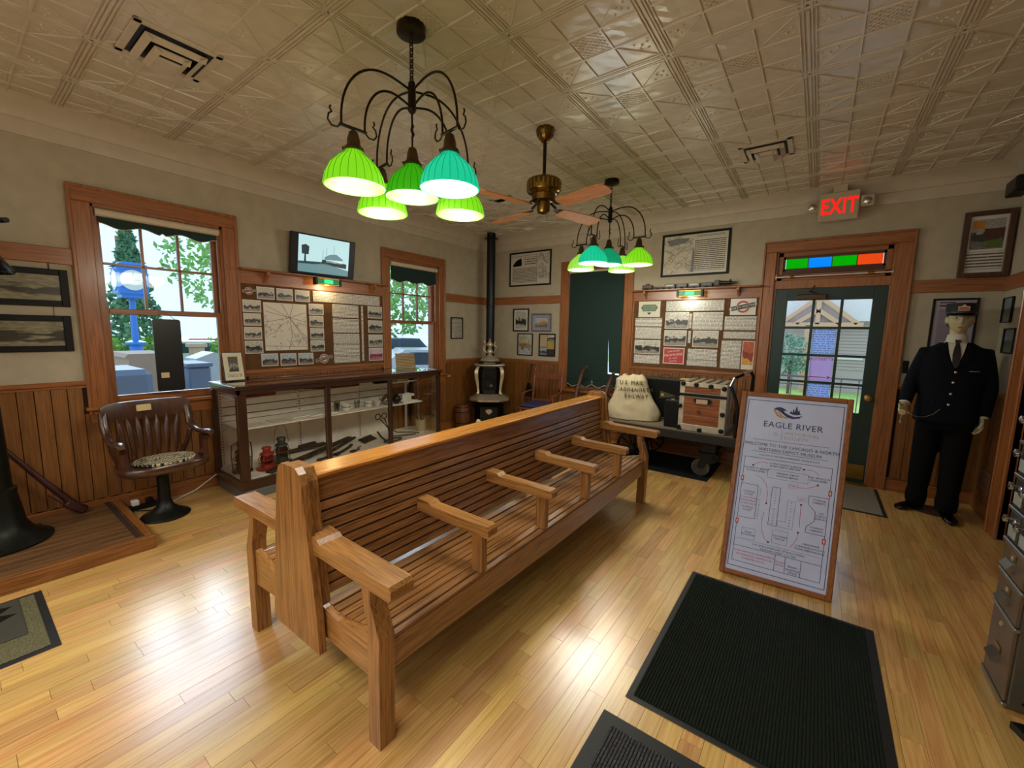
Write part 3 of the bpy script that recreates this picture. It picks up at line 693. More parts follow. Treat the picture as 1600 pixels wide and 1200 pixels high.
# ---- things in the case
zf, zm, zt = .178, .606, .866
M_redl = plain('red_enamel', '8e2317', .35, var=.2); M_ggrey = plain('lantern_tin', '4a4f4b', .45, .6, var=.3); M_redglass = glass('ruby_glass', 'c8402a', .8); M_rust = plain('rusty_iron', '2f2019', .7, .3, var=.4, bump=.3, bscale=50)
M_amber = glass('ruby_dark_glass', '8a3a22', .8)
def lantern(loc, s, mat, gm, label, tall=1., wide=0):
    t = thing('railroad_lantern', label, 'lantern', loc, 0, 'lanterns in the display case')
    L = lambda pts: [(r*s, z*s*tall) for r, z in pts]
    MB().lathe(L([(.09+wide, 0), (.095+wide, .012), (.06, .03), (.055, .065), (.065, .075)]), n=20).build('base', mat, t, local=True, smooth=40)
    MB().lathe(L([(.045, .075), (.06, .11), (.06, .15), (.045, .185)]), n=18, cap=False).build('globe', gm, t, local=True, smooth=60)
    MB().lathe(L([(.062, .185), (.058, .20), (.036, .215), (.036, .25), (.045, .255), (.04, .275), (.005, .28)]), n=18).build('cap', mat, t, local=True, smooth=40)
    m = MB()
    for k in range(4):
        a = PI/4+k*PI/2; m.tube([(.07*s*math.cos(a), .07*s*math.sin(a), .02*s), (.078*s*math.cos(a), .078*s*math.sin(a), .12*s*tall), (.062*s*math.cos(a), .062*s*math.sin(a), .195*s*tall)], .003*s, 5)
    m.torus((0, 0, .13*s*tall), .078*s, .003*s, 20, 5).build('guard_wires', mat, t, local=True)
    return t
M_lin = lantern((.42, -3.74, zf), .95, M_redl, M_redglass, 'red railroad lantern with a wide red base in the display case', .8, .01)
lt = lantern((.32, -3.56, zf), .95, M_ggrey, M_amber, 'grey railroad lantern with a tall wire bail in the display case', .95)
MB().tube([(0, -.07, .2), (0, -.05, .33), (0, 0, .42), (0, .05, .33), (0, .07, .2)], .0025, 5).build('bail', M_ggrey, lt, local=True)
lk = lantern((.34, -3.92, zf), .9, M_rust, M_amber, 'dark rusty lantern behind the corner post of the display case', 1.1)
MB().tube([(0, -.075, 0), (0, -.085, .15), (0, -.08, .26), (0, 0, .3), (0, .08, .26), (0, .085, .15), (0, .075, 0)], .006, 6).build('side_tubes', M_rust, lk, local=True)
# rail saw, long blade lying diagonal
def onf(name, label, cat, parts, grp=None, loc=None):
    xs = [p for p in parts]; m = MB()
    for f in parts: f(m)
    o = m.build(name, M_rust, smooth=40); tag(o, label, cat, grp); return o
onf('iron_bar', 'long dark slotted iron bar leaning on the floor of the display case', 'iron bar', [lambda m: m.bar((.575, -3.80, zf+.012), (.18, -2.72, zf+.06), .075, .02, .004)])
for k in range(5):
    a = Vector((.575, -3.80, zf+.024)).lerp(Vector((.18, -2.72, zf+.07)), .05+.06*k)
tag(MB().bar((.10, -3.40, zf+.02), (.14, -3.0, zf+.04), .08, .03, .01).bar((.12, -3.30, zf+.05), (.12, -3.1, zf+.06), .05, .05, .015).build('iron_shoe', M_rust), 'dark iron rail shoe behind the long bar in the display case', 'iron tool')
def wrench(name, label, pts, r, cat='wrench', grp='iron tools on the case floor'):
    m = MB(); m.tube(pts, r, 8, flat=.55)
    p0, p1 = Vector(pts[0]), Vector(pts[-1]); d = (p0-Vector(pts[1])).normalized()
    m.bar(p0-d*.01, p0+d*.06, .05, .02, .008); o = m.build(name, M_rust, smooth=40); tag(o, label, cat, grp); return o
wrench('iron_wrench', 'flat iron wrench with pointed tail left of the first mullion in the display case', [(.56, -3.28, zf+.012), (.52, -3.18, zf+.012), (.48, -3.05, zf+.012)], .014)
wrench('iron_wrench', 'heavy curved iron wrench just right of the first mullion in the display case', [(.52, -3.08, zf+.013), (.46, -2.98, zf+.013), (.38, -2.86, zf+.013), (.32, -2.80, zf+.013)], .02)
wrench('iron_hook', 'small s-shaped iron hook lying near the case front', [(.545, -2.9, zf+.01), (.53, -2.84, zf+.01), (.48, -2.82, zf+.01), (.44, -2.76, zf+.01)], .009, 'hook')
tag(MB().bar((.42, -3.12, zf+.016), (.12, -2.62, zf+.03), .03, .024, .006).build('iron_rod', M_rust), 'straight square iron rod slanting to the back of the display case', 'iron rod')
for k in range(8):
    y = -2.66+k*.03
    o = MB().bar((.38-.012*k, y, zf+.01), (.22-.012*k, y+.035, zf+.014), .014, .014, .003, ).bar((.22-.012*k, y+.035, zf+.014), (.205-.012*k, y+.038, zf+.016), .026, .02, .004).build('rail_spike', M_rust)
    tag(o, '%s rail spike from the left in the row laid on the case floor' % ['first', 'second', 'third', 'fourth', 'fifth', 'sixth', 'seventh', 'eighth'][k], 'rail spike', 'rail spikes laid in a row')
t = thing('ice_tongs', 'black iron ice tongs with two looped handles in the display case', 'tongs', (.36, -2.2, zf))
for s in (1, -1):
    MB().tube([(.30, -2.36+s*.03, zf+.24), (.33, -2.3, zf+.12), (.36, -2.25-s*.06, zf+.05), (.40, -2.12-s*.14, zf+.02), (.46, -1.99-s*.07, zf+.012), (.47, -1.96-s*.02, zf+.012)], .007, 7).build('jaw', M_rust, t, smooth=60)
    MB().torus((.29, -2.37+s*.045, zf+.27), .035, .006, 18, 6, Matrix.Rotation(PI/2, 4, 'Y')).build('handle_loop', M_rust, t, smooth=60)
o = MB().torus((.50, -2.36, zf+.012), .09, .01, 24, 6, Matrix.Diagonal((.6, 1.3, 1, 1))).tube([(.5, -2.45, zf+.015), (.36, -2.42, zf+.03), (.2, -2.36, zf+.06)], .012, 6).build('coupling_ring', M_rust, smooth=60); tag(o, 'iron coupling ring with a tail lying before the ice tongs', 'iron ring')
t = thing('stoneware_crock', 'cream stoneware crock holding dark spikes in the right end of the display case', 'crock', (.34, -1.79, zf))
MB().lathe([(.055, 0), (.062, .008), (.063, .14), (.066, .15), (.06, .152), (.056, .14), (.055, .01)], n=24).build('body', plain('stoneware', 'b9ad8c', .4), t, local=True, smooth=40)
m = MB()
for k in range(9): a = k*2.4; m.bar((.02*math.cos(a), .02*math.sin(a), .05), (.045*math.cos(a), .045*math.sin(a), .16+.03*math.sin(k*3)), .016, .016, .003)
m.build('spikes', M_rust, t, local=True, kind='stuff')
# middle shelf
M_cglass = glass('drinking_glass', 'f2f6f2', 1.6)
M_silver = plain('silver_plate', '8f8b82', .22, .95, var=.3); M_china = plain('white_china', 'd8d2c2', .25)
def drinking_glass(loc, r, h, label): tag(MB().lathe([(r*.8, 0), (r, h)], n=18, thick=.0025).build('drinking_glass', M_cglass, local=True, smooth=40), label, 'glass', 'glasses on the middle shelf').location = loc
drinking_glass((.36, -2.99, zm), .028, .095, 'tall clear glass at the left end of the glassware shelf')
drinking_glass((.28, -2.93, zm), .028, .09, 'clear glass behind the china mug on the middle case shelf')
drinking_glass((.33, -2.72, zm), .03, .08, 'clear glass between the two patterned china cups')
def mug(loc, s, label, mat=M_china):
    t = thing('china_cup', label, 'cup', loc, 0, 'railroad china on the middle shelf')
    MB().lathe([(.02*s, 0), (.04*s, .006*s), (.045*s, .075*s)], n=18, thick=.003).build('bowl', mat, t, local=True, smooth=40)
    MB().lathe([(.0458*s, .045*s), (.0462*s, .052*s)], n=18, thick=.001).build('painted_band', plain('navy_band', '2a3046', .4), t, local=True)
    MB().tube([(0, .043*s, .06*s), (0, .07*s, .055*s), (0, .07*s, .03*s), (0, .042*s, .02*s)], .005*s, 6).build('handle', mat, t, local=True, smooth=60)
mug((.40, -2.90, zm), 1.0, 'white china mug with dark marks right of the tall glass')
mug((.37, -2.60, zm), .95, 'patterned white china cup left of the creamer')
o = MB().lathe([(.025, 0), (.032, .02), (.045, .06), (.04, .062)], n=18, thick=.003).build('creamer', M_china, local=True, smooth=40); o.location = (.38, -2.49, zm); tag(o, 'small flared cream china creamer on the middle shelf', 'creamer')
def teapot(loc, s, mat, label, cat='teapot'):
    t = thing(cat, label, cat, loc)
    MB().lathe([(.03*s, 0), (.03*s, .008*s), (.055*s, .03*s), (.062*s, .06*s), (.045*s, .095*s), (.03*s, .105*s)], n=20).build('body', mat, t, local=True, smooth=50)
    MB().lathe([(.032*s, .105*s), (.02*s, .118*s), (.005*s, .122*s), (.009*s, .13*s), (.002*s, .138*s)], n=14).build('lid', mat, t, local=True, smooth=50)
    MB().tube([(0, -.05*s, .04*s), (0, -.085*s, .06*s), (0, -.10*s, .1*s)], [.014*s, .01*s, .006*s], 8).build('spout', mat, t, local=True, smooth=60)
    MB().tube([(0, .045*s, .09*s), (0, .085*s, .1*s), (0, .09*s, .05*s), (0, .055*s, .035*s)], .006*s, 6).build('handle', mat, t, local=True, smooth=60)
teapot((.40, -2.37, zm), 1.0, M_silver, 'tarnished silver teapot on the middle shelf of the case')
teapot((.42, -2.24, zm), .95, plain('black_glaze', '15140f', .2), 'black glazed pitcher beside the silver teapot', 'pitcher')
o = MB().box(.28, -2.16, zm, .40, -1.98, zm+.085, .012).box(.27, -2.0, zm+.06, .41, -1.94, zm+.09, .01).build('china_box', M_china); tag(o, 'cream china covered dish at the right end of the middle shelf', 'dish')
o = MB().box(.40, -2.18, zm, .48, -2.0, zm+.02, .004).build('small_card', M_white); tag(o, 'small white description card before the covered dish', 'card')
M_mag = photo_mat('magazine_print', 'c9c6bd', '5a2a22', '3b4150')
for i, (x0, a, b, lab, mt) in enumerate(((.30, -3.92, -3.72, 'dark picture card at the left end of the middle shelf', M_mag), (.28, -3.68, -3.50, 'coloured print with a red patch on the middle shelf', M_mag), (.2, -3.45, -3.26, 'white opened paper on the middle shelf', M_white))):
    o = MB().box(x0, a, zm, x0+.16, b, zm+.003+.002*i).build('paper_sheet', mt); tag(o, lab, 'paper')
o = MB().prism([(-3.3, zm+.003), (-3.15, zm+.02), (-3.0, zm+.004), (-3.0, zm+.0), (-3.3, zm)], 'x', .18, .42).build('open_ledger', M_white); tag(o, 'open cream ledger lying across the first mullion on the middle shelf', 'book')
o = MB().box(.22, -3.92, zt, .40, -3.62, zt+.035, .006).build('red_book', plain('red_book', '8a2a18', .5)); tag(o, 'red bound book lying on the top shelf at the left end of the case', 'book')
for i, (a, b, c) in enumerate(((-3.58, -3.42, 'd6cfbd'), (-3.38, -3.25, 'b9ad93'))):
    o = MB().box(.2, a, zt, .38, b, zt+.008+.004*i, .001).build('booklet', plain('booklet%d' % i, c, .6)); tag(o, ('pale booklet beside the red book on the top shelf', 'tan booklet just left of the first mullion on the top shelf')[i], 'booklet')
o = MB().bar((.30, -3.30, zt+.02), (.36, -3.08, zt+.02), .06, .025, .01).build('leather_case', plain('brown_leather', '4a2416', .5)); tag(o, 'dark brown leather case behind the first mullion on the top shelf', 'leather case')
o = MB().bar((.34, -3.05, zt+.018), (.38, -2.72, zt+.018), .055, .03, .012).build('wooden_roller', plain('red_brown_leather', '7a3a20', .45)); tag(o, 'reddish brown leather roll on the top shelf in the middle bay', 'leather roll')
t = thing('toy_locomotive', 'small black toy locomotive on the top shelf before the second mullion', 'toy train', (.37, -2.42, zt))
MB().box(.34, -2.52, zt+.012, .40, -2.33, zt+.02).tube([(.37, -2.52, zt+.038), (.37, -2.41, zt+.038)], .017, 12).box(.35, -2.41, zt+.02, .39, -2.36, zt+.055, .003).lathe([(.006, 0), (.009, .025)], (.37, -2.50, zt+.05), 8).build('body', M_black, t, smooth=40)
for k in range(4): MB().tube([(.338, -2.50+k*.045, zt+.012), (.402, -2.50+k*.045, zt+.012)], .012, 12).build('wheel', M_black, t, smooth=40)
o = MB().box(.26, -2.34, zt, .40, -2.2, zt+.03, .004).build('booklet', plain('grey_booklet', '6a6468', .6)); tag(o, 'grey booklet on the top shelf right of the second mullion', 'booklet')
o = MB().box(.28, -2.16, zt, .40, -2.04, zt+.045, .004).build('cream_box', plain('cream_box', 'c6b98e', .6)); tag(o, 'small cream cardboard box at the right end of the top shelf', 'box')
# framed portrait on the case
t = thing('portrait_photo', 'small framed oval portrait in white mat standing on the left end of the display case', 'picture', (.17, -3.87, .998))
Mt = Matrix.Translation((.17, -3.87, 1.0)) @ Matrix.Rotation(R(-12), 4, 'Y')
MB().box(-.008, -.085, 0, .004, .085, .27, .003, Mt).build('backing', plain('dark_mount', '2c2620', .5), t)
MB().box(.004, -.078, .008, .007, .078, .262, 0, Mt).build('mat_board', plain('cream_mat', 'cfc8ae', .6), t)
MB().box(.007, -.04, .085, .0085, .04, .225, 0, Mt).build('photograph', photo_mat('portrait', '4a473f', '8d8577', '2e2c28'), t)
MB().box(.007, -.06, .03, .008, .06, .065, 0, Mt).build('caption', print_mat('caption_print', 'cfc8ae', '6b665a', 'Y', 'Z', .012), t)
MB().bar(Mt @ Vector((-.008, 0, .16)), (.08, -3.87, 1.0), .04, .004).build('easel_leg', plain('dark_mount', '2c2620', .5), t)

# paper sign standing before the far end of the case
o = MB().prism([(-1.98, 1.0), (-1.66, 1.0), (-1.69, 1.19), (-2.0, 1.19)], 'x', .10, .106).build('typed_sign', print_mat('typed_sheet', 'c9ad84', '6a4f36', 'Y', 'Z', .02, .6)); tag(o, 'brown typed sheet standing on the right end of the display case', 'sign')

# ================================================================ swivel office chair
M_ch = wood('chair_walnut', '26130b', '4a2818', 2, 1.2, .3, .05, coat=.5)
M_cast = plain('cast_iron', '1a1c18', .4, .6, var=.3)
oc = thing('swivel_chair', 'dark wooden swivel armchair with pedestal base and woven cushion under the left window', 'chair', (.44, -4.52, 0), R(4))
MB().lathe([(.155, 0), (.16, .01), (.15, .02), (.10, .045), (.055, .09), (.042, .14), (.038, .33), (.05, .34), (.05, .37), (.02, .375), (.02, .41)], n=28).build('pedestal', M_cast, oc, local=True, smooth=45)
MB().box(-.13, -.13, .385, .13, .13, .405, .004).build('seat_iron', M_cast, oc, local=True)
def seat_ring(z, k):
    out = []
    for i in range(36):
        a = 2*PI*i/36; c, s = math.cos(a), math.sin(a); p = 3.2
        r = (abs(c)**p+abs(s)**p)**(-1/p); w = .27+(.03*c)
        dip = -.018*max(0, 1-((c*.6)**2+(s)**2)) if z > .43 else 0
        out.append((r*c*.25*k, r*s*w*k, z+(.014*c if z > .43 else 0)))
    return out
MB().loft([seat_ring(.40, .93), seat_ring(.415, 1), seat_ring(.44, 1.01), seat_ring(.452, .98), [(x*.6, y*.6, .445) for x, y, z in seat_ring(.44, .8)]]).build('seat', M_ch, oc, local=True, smooth=50)
# arms and bowed back
for s in (1, -1):
    st = [(.10, s*.245, .44), (.11, s*.25, .50), (.10, s*.255, .58), (.115, s*.26, .625)]
    MB().loft([[(x+dx*w, y+dy*.018, z) for dx, dy in ((-1, -1), (1, -1), (1, 1), (-1, 1))] for (x, y, z), w in zip(st, (.05, .032, .035, .06))]).build('arm_support', M_ch, oc, local=True, smooth=40)
    arm = [(.20, s*.275, .645), (.17, s*.275, .655), (.10, s*.27, .648), (0, s*.27, .64), (-.10, s*.265, .655), (-.15, s*.26, .70), (-.17, s*.265, .76), (-.19, s*.26, .84)]
    MB().tube(arm, [.022, .036, .034, .026, .026, .03, .03, .028], 10, flat=.62).build('armrest', M_ch, oc, local=True, smooth=60)
    sd = [(-.19, s*.20, .44), (-.15, s*.235, .54), (-.13, s*.255, .64)]
    MB().tube(sd, .02, 8).build('back_post', M_ch, oc, local=True, smooth=60)
cr_ = []
for (z, k) in ((.775, -.002), (.78, .012), (.895, .004), (.905, -.01)): pass
m = MB(); ring = []
ins, outs = [], []
for i in range(15):
    f = i/14*2-1; y = f*.275; x = -.235+.06*f*f; top = .905-.0*abs(f)+(-.02 if abs(f) > .9 else 0)
    ins.append(((x+.012, y, .775-.012*(1-f*f)), (x-.01, y, top))); 
rings = [[(a[0], a[1], a[2]), (a[0]+.0, a[1], (a[2]+b[2])/2), (b[0]+.008, b[1], b[2]), (b[0]-.014, b[1], b[2]), (a[0]-.02, a[1], (a[2]+b[2])/2), (a[0]-.02, a[1], a[2])] for a, b in ins]
MB().loft(rings).build('crest_rail', M_ch, oc, local=True, smooth=40)
for k in range(7):
    f = (k-3)/3; y0_, y1_ = f*.15, f*.19; x0_, x1_ = -.17+.02*f*f, -.225+.05*f*f
    pts = [Vector((x0_, y0_, .45)).lerp(Vector((x1_, y1_, .78)), q) for q in (0, .08, .14, .3, .75, .88, .94, 1)]
    MB().tube(pts, [.009, .009, .012, .019, .021, .013, .009, .009], 8, flat=.6).build('spindle', M_ch, oc, local=True, smooth=60)
MB().box(-.228, -.03, .835, -.206, .06, .885, .003, Matrix.Rotation(R(-3), 4, 'Y') @ Matrix.Translation((.05, -.03, .0))).build('paper_label', plain('label_cream', 'cdb98a', .6), oc, local=True)
cu = thing('seat_cushion', 'round black and cream woven cushion on the swivel chair', 'cushion', (.47, -4.50, .452))
M_weave, wn_, wl_, wb_ = newmat('woven_rag'); tcx = N(wn_, 'ShaderNodeTexCoord'); ck = N(wn_, 'ShaderNodeTexChecker'); ck.inputs['Scale'].default_value = 45; wl_.new(tcx.outputs['Object'], ck.inputs['Vector']); ck.inputs[1].default_value = lin('1b221e'); ck.inputs[2].default_value = lin('c9bb9a'); wl_.new(ck.outputs[0], wb_.inputs[0]); wb_.inputs['Roughness'].default_value = .9
m = MB()
for k in range(7): m.torus((0, 0, .012), .018+k*.026, .013, 30, 6, Matrix.Diagonal((.85, 1.05, 1, 1)))
m.build('woven_rings', M_weave, cu, local=True, smooth=60)

# power strip and cables on the floor behind the chair
o = MB().tube([(.03, -4.02, .12), (.05, -4.2, .02), (.12, -4.33, .01), (.2, -4.43, .01), (.24, -4.5, .012)], .005, 6).build('white_cable', M_white, smooth=60); tag(o, 'white cable running along the baseboard from the display case', 'cable')
t = thing('power_strip', 'tangle of black plugs and adapters on the floor behind the swivel chair', 'power strip', (.14, -4.62, 0))
MB().box(.10, -4.72, 0, .16, -4.48, .035, .006).build('strip', M_black, t); MB().box(.09, -4.66, .035, .15, -4.61, .08, .008).build('plug', M_white, t); MB().box(.09, -4.57, .035, .16, -4.52, .075, .008).build('plug', M_black, t)
MB().tube([(.13, -4.50, .05), (.22, -4.46, .02), (.28, -4.55, .01), (.2, -4.64, .012), (.12, -4.70, .03)], .004, 6).build('cord', M_black, t, smooth=60)

# ================================================================ low platform with the bell post
M_pl = wood('platform_oak', '3e2814', '70502f', 1, .9, .4, .05, coat=.3); M_pl2 = wood('platform_edge', '5c3517', '8c5a2a', 1, .9, .35, .05, coat=.3)
pf = thing('low_platform', 'low dark oak display platform in the left corner of the room', 'platform', (.5, -5.6, 0))
MB().box(.02, -7.0, 0, .955, -4.755, .066).build('deck_base', M_groove, pf)
yy = -4.76
for k in range(12):
    MB().box(.03+k*.077, -7.0, .066, .03+k*.077+.075, -4.76, .082, .002).build('deck_board', M_pl, pf)
MB().box(.955, -7.0, 0, 1.0, -4.71, .092, .005).build('edge_trim', M_pl2, pf); MB().box(.02, -4.757, 0, .955, -4.71, .092, .005).build('edge_trim', wood('platform_edge_x', '5c3517', '8c5a2a', 0, .9, .35, .05, coat=.3), pf)
MB().box(.02, -4.80, .082, .95, -4.77, .088, .002).build('inlay_strip', M_groove, pf)
bp = thing('bell_post', 'black cast iron post carrying a bell at the left edge of the room', 'bell post', (.36, -5.36, .082))
MB().lathe([(.25, 0), (.255, .012), (.22, .03), (.17, .07), (.14, .13), (.125, .25), (.115, .33), (.12, .36), (.10, .37), (.098, .5), (.09, 1.0), (.09, 1.35), (.09, 1.62)], n=26).build('pedestal', M_cast, bp, local=True, smooth=40)
for k in range(6): a = k*PI/3; MB().lathe([(.012, 0), (.012, .01), (.004, .014)], (.225*math.cos(a), .225*math.sin(a), .02), 8).build('bolt', M_cast, bp, local=True)
MB().tube([(-.2, 0, 1.95), (-.2, 0, 1.75), (0, 0, 1.62), (.1, .0, 1.63), (.25, 0, 1.75), (.25, 0, 1.98)], .025, 8).build('yoke', M_cast, bp, local=True, smooth=60)
MB().lathe([(.225, 0), (.225, .02), (.20, .06), (.165, .12), (.145, .22), (.10, .27), (.04, .285)], (.0, 0, 1.72), 26, thick=.01).build('bell', plain('dark_bell', '14161a', .22, .8), bp, local=True, smooth=50)
MB().tube([(-.22, 0, 2.02), (.20, .20, 2.02)], .016, 8).build('cross_arm', M_cast, bp, local=True, smooth=60)
o = MB().tube([(.14, -5.31, .72), (.14, -5.1, .36), (.14, -4.98, .17)], [.014, .02, .024], 9).bar((.14, -5.02, .19), (.13, -4.92, .10), .055, .06, .01).tube([(.16, -5.1, .28), (.17, -5.0, .15), (.15, -4.92, .10)], .006, 6).build('pump_handle', plain('dark_red_wood', '3a1714', .5, var=.3), smooth=40); tag(o, 'dark red wooden lever leaning against the wainscot on the platform', 'lever')

# ================================================================ mats
def pile_mat(name, c1, c2, rib=0, ribax=0, sc=900, bump=.5, dist=.006):
    if name in MATS: return MATS[name]
    m, n, l, b = newmat(name); tc = N(n, 'ShaderNodeTexCoord'); nz = N(n, 'ShaderNodeTexNoise'); nz.inputs['Scale'].default_value = sc/6; nz.inputs['Detail'].default_value = 4; l.new(tc.outputs['Object'], nz.inputs['Vector'])
    r = ramp(n, [(.35, c1), (.7, c2)]); l.new(nz.outputs[0], r.inputs[0]); l.new(r.outputs[0], b.inputs[0]); b.inputs['Roughness'].default_value = .95; b.inputs['Specular IOR Level'].default_value = .2
    bp_ = N(n, 'ShaderNodeBump'); bp_.inputs['Strength'].default_value = bump; bp_.inputs['Distance'].default_value = dist; l.new(nz.outputs[0], bp_.inputs['Height']); l.new(bp_.outputs[0], b.inputs['Normal']); MATS[name] = m; return m
M_rub = plain('mat_rubber', '17191a', .5)
def mat_thing(name, label, x0, y0, x1, y1, bw, pm, h=.009, ribs=0, ribdir='y', rubber=M_rub):
    t = thing(name, label, 'floor mat', ((x0+x1)/2, (y0+y1)/2, .0005))
    MB().box(x0, y0, .0005, x1, y1, .004, .001).build('rubber_border', rubber, t)
    m = MB()
    if ribs:
        n = int(((x1-x0) if ribdir == 'x' else (y1-y0))/ribs)
        for k in range(n):
            if ribdir == 'x': a = x0+bw+k*ribs; 
            else: a = y0+bw+k*ribs
            if ribdir == 'x' and a+ribs < x1-bw: m.box(a+ribs*.1, y0+bw, .003, a+ribs*.9, y1-bw, h, .0018)
            if ribdir == 'y' and a+ribs < y1-bw: m.box(x0+bw, a+ribs*.1, .003, x1-bw, a+ribs*.9, h, .0018)
        m.build('ribbed_pile', pm, t, kind='stuff')
    else: m.box(x0+bw, y0+bw, .003, x1-bw, y1-bw, h, .003).build('pile', pm, t)
    return t
M_green = pile_mat('green_pile', '0b120e', '1e2a20'); M_grey = pile_mat('grey_pile', '2a2c30', '54565c')
mat_thing('floor_mat', 'large dark green ribbed entrance mat in front of the route sign', 3.985, -3.90, 4.862, -2.745, .025, M_green, ribs=.012, ribdir='x')
mat_thing('floor_mat', 'grey ribbed mat at the bottom edge of the photo', 3.94, -4.62, 4.86, -4.01, .05, M_grey, ribs=.012, ribdir='x')
mat_thing('floor_mat', 'black mat under the baggage cart', 2.30, -.925, 3.70, -.12, .03, pile_mat('black_pile', '090a0c', '16181b'))
mat_thing('floor_mat', 'small grey doormat inside the green door', 4.30, -.88, 5.10, -.07, .025, pile_mat('light_grey_pile', '6a6458', '958d7c'))
mt = mat_thing('floor_mat', 'olive mat with black rubber edge beside the low platform', 1.09, -6.1, 1.76, -5.245, .03, pile_mat('olive_pile', '4a4a34', '716c50'))
MB().box(1.12, -6.1, .009, 1.55, -5.33, .014, .004).build('inner_panel', plain('olive_dark', '35352a', .8), mt); 
MB().prism([(1.15, -5.46), (1.2, -5.36), (1.26, -5.42), (1.3, -5.35), (1.36, -5.44), (1.33, -5.6), (1.4, -5.8), (1.15, -5.8)], 'z', .014, .0155).build('black_print', M_black, mt)

# ================================================================ framed route sign on the floor
W_, H_ = .56, 1.17
sg = thing('route_sign', 'framed tour route sign standing in the middle of the floor before the door', 'sign', (4.40, -2.60, 0))
bl, br_, tl = Vector((4.115, -2.628, .004)), Vector((4.693, -2.585, .004)), Vector((4.125, -2.34, 1.115))
Ms = frameM(bl, br_-bl, tl-bl); ex = (br_-bl).length/W_
M_sf = wood('sign_frame', '70401c', '9a6032', 2, 1, .4, .04, coat=.2); M_sfx = wood('sign_frame_x', '70401c', '9a6032', 0, 1, .4, .04, coat=.2)
def SB(m, x0, y0, z0, x1, y1, z1, c=0): return m.box(x0*ex, y0, z0, x1*ex, y1, z1, c, Ms)
for a in (0, W_-.028): SB(MB(), a, 0, -.03, a+.028, H_, .012, .004).build('frame_side', M_sf, sg)
for a in (0, H_-.028): SB(MB(), .028, a, -.03, W_-.028, a+.028, .012, .004).build('frame_rail', M_sfx, sg)
SB(MB(), .028, .028, -.02, W_-.028, H_-.028, -.002).build('sign_board', plain('sign_white', 'c2d0fa', .5), sg)
M_navy = plain('navy_print', '2b3566', .5); M_gold = plain('gold_print', 'b8923a', .5); M_sred = plain('sign_red', 'c0404a', .5); M_sgrey = plain('sign_grey', '333750', .5); M_tan = plain('sign_tan', 'a59a88', .5)
def polyl(pls, w, mat, name, zz=-.0015):
    m = MB()
    for p in pls:
        for (a, b) in zip(p[:-1], p[1:]):
            A, B = Vector((a[0], a[1])), Vector((b[0], b[1])); d = (B-A)
            if d.length < 1e-5: continue
            d.normalize(); nn = Vector((-d.y, d.x))*w/2; A -= d*w/2; B += d*w/2
            q = [A-nn, B-nn, B+nn, A+nn]; vs = [Ms @ Vector((v.x*ex, v.y, z)) for z in (zz-.001, zz) for v in q]
            m.add(vs, [(3, 2, 1, 0), (4, 5, 6, 7), (0, 1, 5, 4), (1, 2, 6, 5), (2, 3, 7, 6), (3, 0, 4, 7)])
    return m.build(name, mat, sg)
polyl([[(.043, 1.119), (.522, 1.12), (.522, .052), (.043, .055), (.043, 1.119)]], .0035, M_navy, 'border_line')
polyl([[(.093, .866), (.471, .868)], [(.094, .79), (.471, .79)]], .002, M_navy, 'rule_line')
polyl([[(.061, .749), (.499, .749), (.499, .084), (.061, .088), (.061, .749)], [(.064, .184), (.498, .18)], [(.279, .18), (.279, .086)], [(.329, .18), (.331, .087)], [(.405, .177), (.406, .085)], [(.224, .583), (.266, .584), (.265, .348), (.223, .35), (.224, .583)], [(.063, .576), (.151, .574), (.152, .365), (.063, .362)], [(.062, .472), (.151, .471)], [(.5, .57), (.406, .569), (.406, .52), (.443, .48), (.443, .426), (.409, .387), (.406, .352), (.499, .351)]], .0025, M_sgrey, 'plan_outline')
polyl([[(.067, .227), (.491, .225)], [(.189, .689), (.392, .69), (.392, .636), (.19, .635), (.189, .689)], [(.308, .516), (.346, .515), (.344, .349), (.269, .35), (.269, .385), (.307, .386), (.308, .516)], [(.094, .301), (.164, .302), (.165, .235), (.094, .235), (.094, .301)], [(.25, .326), (.326, .327), (.327, .246), (.252, .247), (.25, .326)], [(.236, .94), (.237, .881)]], .0012, M_sgrey, 'plan_fine_line')
polyl([[(.301, .62), (.347, .622), (.347, .596), (.302, .594), (.301, .62)], [(.352, .55), (.394, .551), (.395, .526), (.351, .524), (.352, .55)]], .001, M_sred, 'red_box_line')
arr = [[(.187, .722), (.163, .727), (.135, .719), (.11, .698)], [(.441, .696), (.423, .714), (.401, .721), (.366, .718)], [(.349, .606), (.384, .607), (.417, .622), (.44, .638)], [(.128, .639), (.163, .627), (.19, .592), (.203, .538), (.202, .475)], [(.197, .419), (.19, .364), (.196, .309), (.213, .263), (.235, .245)], [(.344, .245), (.361, .274), (.372, .304), (.374, .34)], [(.377, .37), (.373, .506)]]
for a in arr: polyl([a], .0022, M_sred, 'route_arrow')
m = MB()
for a in arr: e = a[-1]; m.lathe([(.0055, 0), (.0055, .001)], n=10, M=Ms @ Matrix.Translation((e[0]*ex, e[1], -.0015)))
m.build('arrow_head', plain('arrow_dark', '5c2030', .5), sg)
for u, v in ((.061, .607), (.501, .602), (.062, .334), (.497, .321)): SB(MB(), u-.008, v-.016, -.002, u+.008, v+.016, -.0008).build('door_mark', M_sred, sg); SB(MB(), u-.003, v-.009, -.001, u+.003, v+.009, -.0004).build('mark_glyph', M_white, sg)
def st(t, u, v, size, mat=M_sgrey, sp=1., al='CENTER', w=1., nm='lettering'):
    return letters(nm, t, size, mat, sg, Ms @ Matrix.Translation((u*ex, v-size*.35, -.0018)), .0008, al, sp, 0, w)
